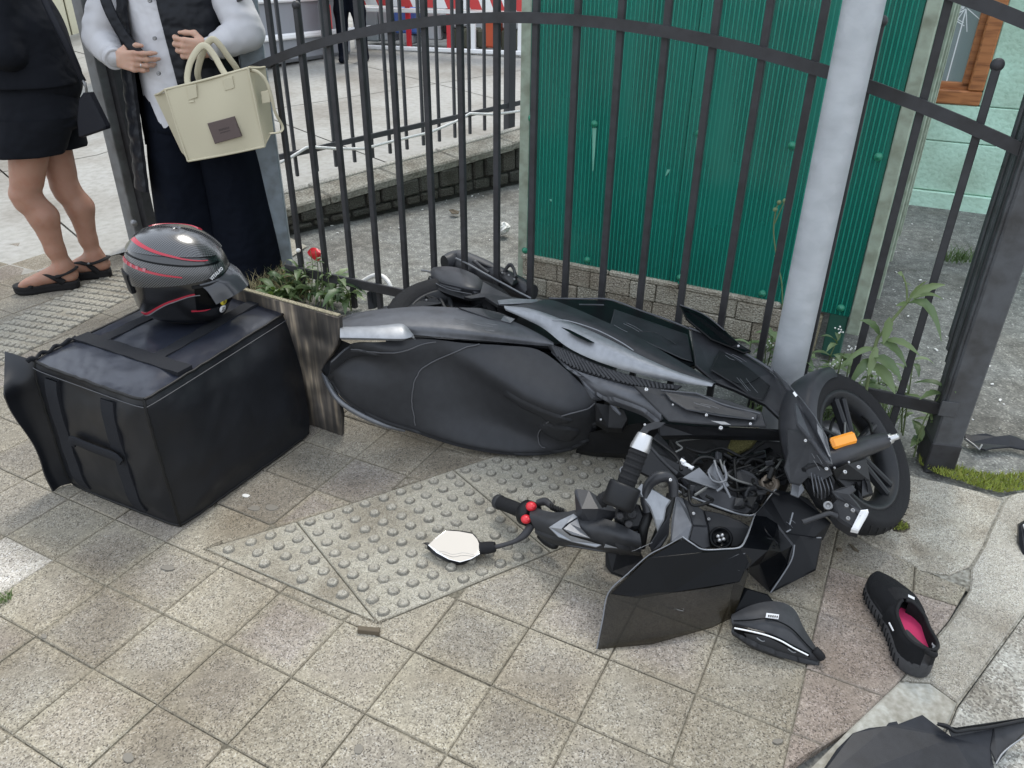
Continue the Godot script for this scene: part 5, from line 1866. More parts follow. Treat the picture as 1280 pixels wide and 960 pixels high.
func build_scooter():
	bike = thing("scooter", "black and silver maxi scooter lying wrecked on its side, its nose torn open", "scooter", Vector3(0.2, 0, -2.1))
	# ---- added filler blocks inside the body, keeping light from leaking through
	var core := mb(-1)
	var cp := []
	for q in [[-0.44, -2.38], [-0.28, -2.32], [0.06, -2.20], [0.30, -2.15], [0.36, -2.34], [0.15, -2.46], [-0.44, -2.50]]: cp.append(Vector3(q[0], 0.225, q[1]))
	plate(core, cp, Vector3(0, -0.21, 0), 0.02)
	obj("body_filler", core, M.plastic, bike)
	core = mb(-1)
	cp = []
	for q in [[0.36, -2.02], [0.52, -1.92], [0.66, -1.82], [0.76, -1.80], [0.78, -1.92], [0.70, -2.12], [0.45, -2.32], [0.34, -2.2]]: cp.append(Vector3(q[0], 0.10, q[1]))
	plate(core, cp, Vector3(0, -0.09, 0), 0.02)
	obj("nose_filler", core, M.plastic, bike)
	# ---- seat
	var seat_rows := [
		[[413, 452, .33], [440, 431, .365], [482, 427, .37], [532, 424, .365], [582, 429, .355], [632, 432, .345], [674, 438, .335], [712, 466, .30], [744, 499, .25]],
		[[412, 457, .315], [442, 437, .345], [490, 439, .345], [537, 436, .335], [577, 447, .315], [617, 466, .29], [657, 488, .265], [705, 508, .24], [746, 512, .21]],
		[[412, 462, .295], [446, 450, .30], [496, 459, .285], [541, 462, .265], [583, 476, .235], [624, 496, .205], [668, 518, .18], [710, 530, .17], [746, 521, .18]],
		[[411, 467, .275], [442, 474, .25], [492, 491, .20], [538, 502, .165], [583, 519, .12], [632, 533, .095], [680, 545, .09], [716, 545, .11], [745, 528, .155]],
		[[411, 470, .255], [434, 498, .185], [476, 522, .11], [522, 537, .07], [580, 555, .04], [644, 565, .03], [698, 563, .04], [732, 552, .075], [744, 533, .13]],
		[[412, 471, .235], [436, 500, .165], [478, 523, .09], [524, 537.5, .045], [580, 555, .015], [644, 564, .008], [697, 562, .01], [730, 553, .04], [742, 535, .10]],
	]
	var seat := sk("seat", seat_rows, 40, 64, M.seat, 0.006)
	var sg := sample(seat_rows)
	for line in [[[430, 437], [445, 437], [465, 440], [490, 441], [512, 437], [530, 430], [546, 427]], [[600, 430], [585, 434], [560, 444], [537, 455], [523, 466], [517, 482], [515.5, 505], [517, 522], [519, 533]], [[744, 504], [738, 509], [725, 514], [705, 519], [690, 524], [679, 532], [673, 543], [674, 555], [682, 561]]]:
		var pts := []
		for q in curve(line.map(func(e): return Vector2(e[0], e[1])), 40): pts.append(on_skin(sg, q.x, q.y, 0.003))
		var sm := []
		for i in pts.size(): sm.append((pts[maxi(i - 1, 0)] + pts[i] + pts[mini(i + 1, pts.size() - 1)]) / 3)
		var o := mb(0)
		tube(o, sm, 0.0022, 6)
		obj("stitched_seam", o, M.stitch, seat)
	# strip of the far grab rail showing under the rear of the seat
	tb("far_grab_rail", [[404, 466, .22], [413, 485, .20], [427, 503, .165], [452, 519, .12], [480, 531, .08], [506, 538, .05]], [0.008, 0.010, 0.010, 0.009, 0.006], M.silver_dim, 24, 8)
	pl("tail_plate", [[402, 462, .24], [414, 440, .30], [425, 424, .35], [440, 430, .34], [420, 455, .28], [412, 470, .23], [425, 497, .16], [416, 490, .17]], M.plastic, 0.02)
	# ---- tail side panel
	var tail := sk("tail_panel", [
		[[426, 401, .375], [455, 390.5, .385], [490, 385.5, .395], [530, 383, .40], [575, 385, .395], [612, 391, .38], [645, 403, .365], [670, 415, .355], [692, 428, .345]],
		[[426, 405, .385], [455, 397, .398], [490, 393, .408], [530, 391.5, .412], [575, 395, .407], [612, 401, .392], [645, 410, .375], [670, 419, .362], [692, 429.5, .347]],
		[[426, 410, .385], [455, 408, .395], [490, 407, .402], [530, 408, .402], [575, 412, .396], [612, 417, .382], [645, 422, .366], [670, 426, .354], [692, 431, .345]],
		[[426, 414, .375], [455, 415, .38], [490, 416, .382], [530, 419.5, .378], [575, 423.5, .37], [612, 426.5, .358], [645, 429.5, .346], [670, 431.5, .34], [692, 433, .338]],
	], 20, 50, M.satin, 0.006)
	pl("gap_shadow", [[517, 421, .372], [575, 424.5, .364], [640, 430.5, .344], [700, 433, .335], [690, 437, .325], [640, 434, .333], [575, 429, .352], [517, 425, .362]], M.gloss, 0.02)  # black strip painted in as the shadow gap under the tail panel
	pl("trim_strip", [[572, 384, .404], [600, 384.5, .402], [625, 390.5, .392], [643.5, 398, .382], [638, 404.5, .378], [611, 397.5, .396], [586, 389, .404]], M.satin_dark, 0.006, 0.003)
	pl("trim_tip", [[630, 394.5, .3905], [643.5, 398.5, .385], [638.5, 403.5, .381], [626, 400, .389]], M.silver_dim, 0.003, 0.001)
	pl("light_cap", [[426, 398, .37], [442, 391, .375], [484, 384.5, .385], [486, 386, .388], [456, 391.5, .383], [427, 401.5, .375]], M.satin_dark, 0.01)
	# ---- grab rail: three facets
	var gr := sk("grab_rail", [
		[[425, 408.5, .400], [450, 408, .405], [474, 407, .41], [499, 404.5, .413], [508, 408, .408], [517, 418.5, .395]],
		[[425, 411.5, .410], [450, 411, .415], [474, 410.5, .418], [497, 410, .418], [507, 413, .412], [517.5, 419.5, .396]],
		[[425, 422, .394], [450, 422.5, .397], [474, 423, .398], [497, 423.5, .396], [508, 423, .394], [517, 420.5, .391]],
	], 2, 20, M.silver, 0.012)
	bolt(517, 422, .39, .004, M.steel)
	# ---- engine side: air box, muffler, swing arm, stands
	var box := sk("air_box", [
		[[538, 338, .335], [543, 334, .345], [560, 333, .355], [577, 336, .36], [595, 344, .35], [604, 352, .34]],
		[[538, 341, .34], [545, 339, .352], [562, 340, .362], [580, 344, .366], [597, 351, .355], [608, 358, .34]],
		[[540, 347, .335], [549, 351, .345], [566, 355, .355], [583, 358, .358], [598, 361, .35], [609, 363, .335]],
		[[542, 350, .32], [551, 356, .33], [567, 361, .335], [583, 366, .335], [596, 367, .33], [607, 366, .322]],
	], 18, 30, M.satin_dark, 0.01)
	sk("air_box_side", [
		[[536, 345, .325], [543, 351, .332], [553, 358, .332], [570, 364, .333], [588, 369, .33]],
		[[534, 352, .29], [541, 359, .295], [552, 365, .295], [570, 370, .295], [588, 374, .295]],
		[[535, 360, .25], [543, 367, .25], [553, 372, .25], [570, 376, .25], [588, 379, .25]],
	], 12, 24, M.plastic, 0.02)
	tb("box_seam", [[537, 347, .333], [546, 355, .338], [560, 361.5, .34], [575, 365, .34], [590, 368, .337]], 0.002, M.satin, 20, 6)
	var mu := mb(0)
	tube(mu, curve(Pa([[556, 330, .30], [572, 327, .30], [592, 335, .29], [615, 345, .28], [640, 356, .27], [664, 368, .26]]), 30), [0.035, 0.048, 0.052, 0.05, 0.046, 0.04], 18)
	obj("muffler", mu, M.satin_dark, bike)
	tb("muffler_edge", [[570, 323, .345], [585, 330, .345], [604, 341, .335], [628, 354, .325], [648, 365, .318], [664, 373, .31]], 0.0045, M.silver_dim, 24, 6)
	pl("link_plate", [[604, 352, .35], [620, 361, .35], [640, 371, .34], [660, 374, .335], [672, 378, .34], [640, 384, .37], [622, 381, .37], [606, 371, .35], [588, 373, .34], [580, 371, .345], [600, 366, .345]], M.plastic_grey, 0.02)
	pl("bright_link", [[622, 375, .372], [640, 373, .366], [656, 373.5, .362], [672, 374, .356], [671, 377.5, .357], [650, 379, .367], [624, 380, .376]], M.silver, 0.01)
	tb("stand_bar", [[592, 327, .34], [598, 331, .34], [604, 336, .335], [611, 341, .33]], 0.0065, M.iron, 12)
	tb("stand_bar", [[594, 325, .33], [606, 331, .33], [618, 336, .32], [628, 341, .32]], 0.006, M.iron, 12)
	tb("centre_stand", [[629, 342, .31], [634, 334, .335], [638, 331, .345], [642, 336, .335], [645, 347, .32]], [0.008, 0.007, 0.008, 0.006, 0.008], M.iron, 16)
	pl("stand_bracket", [[624, 341, .31], [634, 337, .325], [644, 347, .32], [648, 352, .31], [640, 357, .31], [628, 349, .305]], M.plastic, 0.02)
	for q in [[594, 326], [628, 341], [643, 349], [636, 344]]: bolt(q[0], q[1], .345, .0055, M.steel)
	tb("kick_lever", [[527, 338, .32], [534, 339, .325], [540, 341, .33]], 0.005, M.steel, 8)
	pl("engine_cover", [[556, 366, .27], [600, 370, .27], [640, 380, .28], [676, 396, .30], [704, 428, .30], [690, 432, .30], [640, 405, .29], [590, 388, .29], [552, 380, .28]], M.plastic, 0.08)
	# ---- rear wheel
	_wheel(P(566, 405, .245), Vector3(0.0, cos(0.20), sin(0.20)), 0.25, 0.155, 0.062, "rear_wheel", 5, Vector3(-1, 0, 0))
	pl("hugger", [[478, 383, .28], [482, 389, .28], [504, 386, .30], [530, 383, .33], [552, 379, .33], [545, 372, .33], [520, 375, .30]], M.plastic, 0.02)
	tb("brake_hose", [[512, 373, .285], [520, 366, .30], [530, 369, .31], [540, 375, .315]], 0.004, M.wire, 12)
	tb("brake_hose", [[527, 372, .30], [536, 371, .31], [546, 375, .325]], 0.006, M.wire, 10)
	bolt(533, 375, .33, .005, M.steel)
	# ---- silver side sweep
	var sil_top := [[630, 382, .385], [664, 386, .39], [702, 399, .39], [735, 412, .385], [767, 427, .38], [802, 445, .37], [840, 462, .36], [866, 471, .352], [892, 479, .345]]
	var sil_mid := [[631, 385, .388], [661, 392, .396], [696, 404, .398], [727, 421, .392], [759, 438, .384], [795, 454, .373], [834, 468, .362], [864, 475, .353], [891, 480.5, .345]]
	var sil_low := [[632, 388, .38], [655, 398, .375], [680, 411, .365], [708, 433, .352], [740, 449, .345], [778, 462, .34], [820, 473, .337], [860, 480, .338], [890, 483, .34]]
	sk("silver_sweep", [sil_top, sil_mid, sil_low], 2, 50, M.silver, 0.008)
	pl("sweep_slot", [[702, 409, .401], [712, 412, .400], [728, 420, .396], [743, 428, .392], [735, 427, .395], [718, 419, .399]], M.gloss, 0.003, 0.0005)
	tb("sweep_edge", [[690, 400, .401], [710, 401, .398], [745, 412, .394], [775, 427, .386], [792, 438, .38]], 0.0018, M.silver, 24, 6)
	# ribbed strip under it
	var rib_top := [[684, 429, .345], [708, 437, .342], [740, 453, .337], [778, 466, .333], [820, 477, .332], [852, 482, .335]]
	var rib_low := [[686, 436, .33], [712, 458, .318], [745, 470, .313], [786, 481, .312], [815, 486, .318], [846, 487, .325]]
	sk("rib_backing", [rib_top, rib_low], 2, 30, M.plastic, 0.01)
	var ct := Pa(rib_top)
	var cb := Pa(rib_low)
	var rm := mb(-1)
	for i in 30:
		var a: Vector3 = cr(ct, 0.05 + 0.9 * i / 30.0)
		var b: Vector3 = cr(cb, 0.10 + 0.9 * i / 30.0)
		var c := a.lerp(b, 0.1)
		var e := a.lerp(b, 0.92)
		bar(rm, c + (EYE - c).normalized() * 0.004, e + (EYE - e).normalized() * 0.004, 0.0075, 0.006, (EYE - c).normalized(), 0.0015)
	obj("rib", rm, M.plastic_grey, bike)
	# ---- dark floor side between the sweep and the footwell
	sk("floor_side", [
		[[664, 378.5, .37], [687, 374.5, .375], [720, 386, .385], [752, 400, .39], [785, 415, .385], [815, 431, .375], [840, 446, .365], [866, 461, .355], [895, 478.5, .345]],
		[[648, 381, .385], [676, 381, .388], [711, 392, .392], [744, 406, .392], [776, 421, .386], [808, 438, .376], [840, 454, .365], [866, 466, .355], [894, 479, .346]],
		[[634, 383, .382], [664, 386.5, .387], [702, 399.5, .387], [735, 412.5, .382], [767, 427.5, .377], [802, 445.5, .367], [840, 462.5, .357], [866, 471.5, .35], [892, 479.5, .343]],
	], 8, 40, M.satin_dark, 0.01)
	# ---- footwell recess and leg shield
	pl("footwell", [[686, 374, .33], [762, 374.5, .325], [800, 388, .32], [861, 411, .315], [870, 456, .30], [858, 460, .30], [826, 440, .305], [785, 417, .31], [733, 395, .32]], M.satin_black, 0.03, 0.004)
	tb("footwell_rim", [[686, 373, .365], [725, 373.5, .365], [762, 374.5, .36], [800, 388, .352], [832, 399, .347], [862, 411, .342]], 0.0038, M.satin, 30, 6)
	pl("footwell_facet", [[768, 386, .331], [860, 418, .322], [866, 452, .306], [852, 448, .31], [800, 424, .318], [762, 408, .326]], M.satin_dark, 0.004, 0.004)
	tb("footwell_seam", [[796, 414, .329], [820, 416, .326], [845, 430, .318]], 0.0012, M.plastic_grey, 12, 5)
	pl("glove_slot", [[724, 379.5, .348], [755, 380, .346], [755, 381.5, .345], [724, 381, .347]], M.satin, 0.004, 0.0008)
	pl("leg_shield", [[864, 409, .355], [900, 425, .352], [940, 448, .345], [968, 468, .338], [990, 494, .32], [996, 531, .285], [981, 528, .285], [957, 505, .30], [920, 487, .315], [892, 476, .325], [869, 456, .335]], M.satin_dark, 0.02, 0.004)
	pl("shield_pocket", [[900, 437, .352], [935, 459, .344], [963, 482, .33], [953, 500, .318], [941, 497, .32], [918, 480, .332], [888, 462, .342], [893, 447, .35]], M.plastic, 0.004, 0.004)
	tb("shield_seam", [[915, 476, .336], [925, 480, .334], [938, 478, .336], [950, 471, .34]], 0.0012, M.gloss, 14, 5)
	tb("shield_rim", [[862, 410, .358], [900, 424, .357], [940, 447, .352], [968, 466, .345], [990, 490, .33]], 0.005, M.satin, 30, 6)
	pl("air_blade", [[849, 380.5, .40], [856, 382, .40], [882, 393, .395], [907, 413, .385], [924, 429, .375], [939, 438, .365], [930, 441, .362], [914, 434, .365], [889, 424, .37], [866, 405, .382], [858, 398, .388]], M.gloss, 0.012, 0.003)
	bolt(923, 432.5, .382, .005)
	tb("blade_edge", [[850, 381, .405], [880, 393, .40], [906, 413, .39]], 0.0022, M.satin, 16, 5)
	# ---- front side fairing
	pl("front_fairing", [[966, 462, .355], [985, 478, .375], [1002, 497, .40], [1020, 520, .41], [1034, 545, .40], [1041, 580, .37], [1032, 577, .37], [1012, 548, .385], [996, 530, .37], [990, 494, .37]], M.satin, 0.015, 0.004)
	pl("white_chip", [[993, 489, .396], [997, 494, .398], [994.5, 496, .398], [991, 491, .396]], M.white_paint, 0.002, 0.0005)
	pl("fairing_edge", [[1021, 529, .412], [1028, 538, .406], [1036, 557, .397], [1039, 572, .384], [1036, 570, .385], [1030, 556, .396], [1022, 540, .404]], M.silver_dim, 0.004, 0.001)
	pl("torn_cover", [[983, 536, .33], [1000, 536, .35], [1014, 546, .36], [1030, 570, .35], [1041, 592, .33], [1026, 601, .31], [1010, 596, .30], [1000, 606, .275], [987, 603, .265], [980, 585, .275], [985, 565, .30]], M.plastic_grey, 0.006, 0.003)
	bolt(1007, 551, .368, .006); bolt(1033, 586, .348, .006)
	# ---- lower side fairing between seat and nose
	sk("lower_fairing", [
		[[691, 437, .325], [713, 459, .315], [745, 471, .31], [789, 482, .308], [818, 486, .315]],
		[[706, 452, .312], [733, 474, .30], [760, 486, .295], [800, 497, .295], [826, 506, .30]],
		[[722, 470, .295], [745, 488, .28], [770, 497, .275], [805, 510, .275], [826, 524, .275]],
		[[742, 496, .265], [757, 501, .25], [780, 507, .245], [806, 517, .245], [822, 530, .245]],
	], 16, 30, M.satin, 0.01)
	pl("hinge_box", [[744, 503, .25], [762, 506, .24], [780, 512, .235], [785, 524, .21], [778, 536, .18], [760, 535, .175], [745, 526, .19]], M.plastic, 0.03)
	pl("hinge_bar", [[762, 505, .252], [770, 508, .25], [777, 517, .24], [775, 519, .238], [766, 511, .244]], M.satin, 0.006)
	bolt(751, 524.5, .20, .0045)
	pl("belly", [[738, 540, .12], [760, 535, .16], [800, 528, .20], [826, 527, .20], [820, 560, .10], [790, 568, .06], [745, 566, .04], [720, 562, .03]], M.plastic, 0.03)
	# ---- the plate with bolts on top of the torn nose
	pl("nose_plate", [[792, 482, .325], [800, 482.5, .325], [819, 484.5, .325], [863, 490, .325], [907, 499, .32], [953, 515, .312], [958, 533, .295], [930, 532, .295], [900, 531, .29], [870, 529, .285], [836, 526, .28], [822, 512, .295]], M.plastic_grey, 0.008, 0.003)
	pl("nose_plate_inset", [[830, 489, .329], [866, 494, .329], [906, 503, .324], [948, 518, .316], [944, 525, .308], [900, 520, .31], [858, 512, .312], [838, 500, .32]], M.satin_dark, 0.003, 0.003)
	tb("plate_ridge", [[826, 488, .329], [862, 491, .330], [874, 493, .328], [905, 506, .322], [950, 517, .316]], 0.003, M.satin, 24, 6)
	for q in [[808, 487, .334, .008], [841, 506, .322, .004], [883, 519, .313, .006], [901, 535, .295, .008], [938, 530, .30, .006], [941, 523, .308, .004]]: bolt(q[0], q[1], q[2], q[3])
	pl("bright_scuff", [[889, 526, .30], [906, 527, .30], [914, 531, .297], [902, 530.5, .297]], M.silver, 0.002, 0.0005)
	pl("nose_side", [[822, 528, .262], [858, 531, .27], [905, 533, .278], [957, 535, .28], [990, 537, .272], [1000, 548, .255], [1000, 560, .235], [985, 548, .245], [950, 545, .245], [910, 546, .24], [866, 545, .235], [824, 546, .225]], M.plastic, 0.02, 0.004)
	var lr := RandomNumberGenerator.new()
	lr.seed = 5
	for q in [[905, 440, .357, 26, 14], [930, 470, .35, 18, 22], [800, 690, .165, 30, -14], [830, 760, .065, 26, 6], [600, 408, .402, 34, 5], [870, 505, .322, 30, 8], [1010, 570, .365, 10, 16], [560, 400, .41, 26, 3], [780, 402, .392, 30, 16], [985, 650, .14, 14, 12]]:
		for k in 3:
			var x: float = q[0] + lr.randf_range(-14, 14)
			var y: float = q[1] + lr.randf_range(-6, 6)
			var t := lr.randf_range(0.3, 0.8)
			tb("scratch", [[x, y, q[2] + .003], [x + q[3] * t * 0.5, y + q[4] * t * 0.5 + lr.randf_range(-1, 1), q[2] + .003], [x + q[3] * t, y + q[4] * t, q[2] + .003]], 0.0007, M.silver_dim, 6, 4)
	_nose()
	_handlebar()
	_front_wheel()

func _wheel(c: Vector3, n: Vector3, r: float, rim: float, half: float, called: String, spokes: int, hint: Vector3) -> Node3D:
	var w := Node3D.new()
	w.name = called
	bike.add_child(w, true)
	w.position = c - bike.position
	var xf := axis_frame(c, n, hint)
	var o := mb(0)
	var pr := []
	for q in [[rim, -half * 0.72], [rim + 0.012, -half * 0.86], [rim + 0.03, -half * 0.98], [rim + (r - rim) * 0.6, -half], [r - 0.017, -half * 0.86], [r - 0.006, -half * 0.5], [r, 0.0], [r - 0.006, half * 0.5], [r - 0.017, half * 0.86], [rim + (r - rim) * 0.6, half], [rim + 0.03, half * 0.98], [rim + 0.026, half * 0.955], [rim + 0.012, half * 0.86], [rim, half * 0.72], [rim, -half * 0.72]]: pr.append(Vector2(q[0], q[1]))
	lathe(o, xf, pr, 56)
	var tyre := obj("tyre", o, M.rubber, w)
	# tread: slanted grooves shown as thin raised blocks' shadows: narrow dark bars sunk across the shoulder
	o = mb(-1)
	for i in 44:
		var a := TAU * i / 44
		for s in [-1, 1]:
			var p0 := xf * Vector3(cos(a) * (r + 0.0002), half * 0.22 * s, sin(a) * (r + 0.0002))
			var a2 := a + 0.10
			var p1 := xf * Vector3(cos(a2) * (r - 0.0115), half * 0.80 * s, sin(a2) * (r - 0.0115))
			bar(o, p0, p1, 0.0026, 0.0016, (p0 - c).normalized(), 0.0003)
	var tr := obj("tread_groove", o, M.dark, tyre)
	tr.set_meta("kind", "stuff")
	o = mb(0)
	pr = []
	for q in [[rim + 0.006, half * 0.74], [rim + 0.006, half * 0.80], [rim - 0.004, half * 0.80], [rim - 0.010, half * 0.62], [rim - 0.022, half * 0.45], [rim - 0.026, 0.0], [rim - 0.022, -half * 0.45], [rim - 0.010, -half * 0.62], [rim - 0.004, -half * 0.80], [rim + 0.006, -half * 0.80]]: pr.append(Vector2(q[0], q[1]))
	lathe(o, xf, pr, 56)
	obj("rim", o, M.alloy, w)
	o = mb(0)
	lathe(o, xf, [Vector2(0, 0.036), Vector2(0.024, 0.036), Vector2(0.030, 0.030), Vector2(0.034, 0.0), Vector2(0.030, -0.030), Vector2(0, -0.034)], 24)
	obj("hub", o, M.alloy, w)
	for i in spokes:
		for s in [-1, 1]:
			var a := TAU * i / spokes + 0.35
			o = mb(-1)
			var b: float = a + 0.13 * s
			var p0 := xf * Vector3(cos(a + 0.3 * s) * 0.028, 0.012, sin(a + 0.3 * s) * 0.028)
			var p1 := xf * Vector3(cos(b) * (rim - 0.014), 0.020, sin(b) * (rim - 0.014))
			bar(o, p0, p1, 0.017, 0.024, n, 0.005)
			obj("spoke", o, M.alloy, w)
	return w

func _front_wheel():
	var c := P(1062, 565, .215)
	var n := Vector3(0.551, 0.682, 0.481).normalized()
	var w := _wheel(c, n, 0.232, 0.166, 0.045, "front_wheel", 5, Vector3(-1, 0, 0))
	var xf := axis_frame(c, n, Vector3(-1, 0, -0.25))
	# brake disc on the far side, seen through the spokes
	var o := mb(0)
	lathe(o, xf, [Vector2(0.06, -0.035), Vector2(0.105, -0.035), Vector2(0.105, -0.039), Vector2(0.06, -0.039), Vector2(0.06, -0.035)], 32)
	obj("brake_disc", o, M.steel, w)
	# mudguard hugging the tyre on the body side
	o = mb(0)
	var pr := []
	for q in [[0.205, 0.052], [0.228, 0.050], [0.239, 0.038], [0.244, 0.0], [0.239, -0.038], [0.226, -0.055], [0.224, -0.053], [0.235, -0.036], [0.240, 0.0], [0.235, 0.035], [0.226, 0.046], [0.205, 0.048]]: pr.append(Vector2(q[0], q[1]))
	lathe(o, xf, pr, 30, PI / 2 - 0.75, PI / 2 + 0.95)
	obj("front_mudguard", o, M.satin_dark, bike)
	# fork leg with the axle end, the amber reflector, brackets
	var ax := c + n * 0.098
	o = mb(0)
	var up := P(1000, 588, .26)
	var mid := P(1075, 560, .285)
	tube(o, curve([up, P(1040, 573, .29), mid, ax + n * 0.004], 24), [0.034, 0.036, 0.033, 0.026], 16, true, Vector2(1, 0.85), n)
	obj("fork_leg", o, M.satin_dark, bike)
	o = mb(0)
	lathe(o, axis_frame(ax, n), [Vector2(0, -0.01), Vector2(0.017, -0.01), Vector2(0.017, 0.016), Vector2(0.013, 0.02), Vector2(0.013, 0.027), Vector2(0.008, 0.028), Vector2(0.008, 0.046), Vector2(0, 0.047)], 16)
	obj("axle_nut", o, M.chrome, bike)
	o = mb(-1)
	var r0 := P(1039, 555, .335)
	var r1 := P(1069, 546, .33)
	var rd := (r1 - r0).normalized()
	var rn := ((EYE - r0).normalized() + n).normalized()
	rn = (rn - rd * rn.dot(rd)).normalized()
	rbox(o, Transform3D(Basis(rd, rn.cross(rd), rn), (r0 + r1) / 2), Vector3(r0.distance_to(r1), 0.031, 0.014), 0.006)
	obj("amber_reflector", o, M.amber, bike)
	pl("fork_bracket", [[1040, 588, .30], [1060, 579, .30], [1083, 573, .29], [1088, 600, .25], [1092, 617, .22], [1080, 621, .215], [1070, 604, .24], [1058, 611, .24], [1046, 600, .26]], M.plastic, 0.01, 0.003)
	for q in [[1056, 590, .30, .007], [1073, 584, .295, .007], [1043, 585, .31, .004], [1061, 578, .312, .004]]: bolt(q[0], q[1], q[2], q[3])
	pl("bracket_gusset", [[1078, 590, .265], [1085, 605, .25], [1086, 617, .225], [1077, 621, .222]], M.plastic_grey, 0.004, 0.001)
	tb("brake_line", [[1036, 553, .30], [1038, 536, .29], [1044, 522, .28], [1056, 516, .27], [1073, 518, .26], [1086, 528, .26], [1090, 541, .27]], 0.0042, M.wire, 30)
	tb("brake_line", [[1056, 545, .30], [1056, 530, .29], [1057, 512, .275], [1058, 498, .265]], 0.0028, M.pale_wire, 16, 6)
	# grooved duct and the broken lamp holder under it
	var duct := pl("air_duct", [[1002, 584, .31], [1010, 578, .325], [1022, 577, .335], [1036, 586, .335], [1044, 600, .31], [1041, 622, .27], [1031, 634, .235], [1021, 628, .24], [1010, 606, .28]], M.plastic, 0.03, 0.006)
	for i in 6:
		var x := 1014.0 + i * 4.2
		tb("groove", [[x, 597 - absf(i - 3) * 2, .315], [x + 3 + i * 0.6, 612, .295], [x + 4 + i * 0.2, 624 - absf(i - 2) * 2, .268]], 0.0016, M.satin, 10, 5, duct)
	pl("lamp_bracket", [[1040, 614, 0.300], [1052, 609, 0.310], [1066, 606, 0.315], [1070, 612, 0.305], [1062, 618, 0.300], [1072, 628, 0.280], [1080, 640, 0.265], [1075, 645, 0.260], [1058, 628, 0.280], [1046, 622, 0.290]], M.plastic_grey, 0.006, 0.002)
	var lh := pl("broken_lamp", [[1042, 628, 0.275], [1050, 620, 0.290], [1062, 622, 0.290], [1076, 634, 0.275], [1083, 641, 0.265], [1074, 662, 0.225], [1064, 660, 0.225], [1048, 650, 0.235], [1040, 640, 0.250]], M.plastic_grey, 0.05, 0.006)
	pl("lamp_face", [[1076, 637, 0.276], [1085, 636, 0.272], [1086, 640, 0.268], [1073, 663, 0.225], [1064, 661, 0.228], [1067, 655, 0.240]], M.white_paint, 0.02, 0.003, lh)
	for q in [[1058, 632], [1066, 638], [1060, 648]]: bolt(q[0], q[1], .285, .007, M.steel, lh)
	tb("bracket_arm", [[1003, 653, 0.240], [1020, 647, 0.250], [1036, 642, 0.255], [1046, 645, 0.250]], [0.007, 0.006, 0.006, 0.007], M.plastic_grey, 16)
	bolt(1035, 632, .26, .012, M.steel)
	o = mb(0)
	var rp := P(1035, 632, .262)
	lathe(o, axis_frame(rp, EYE - rp), [Vector2(0.011, -0.004), Vector2(0.011, 0.003), Vector2(0.006, 0.004), Vector2(0.005, 0.001), Vector2(0, 0.001)], 16)
	obj("grommet", o, M.steel, bike)

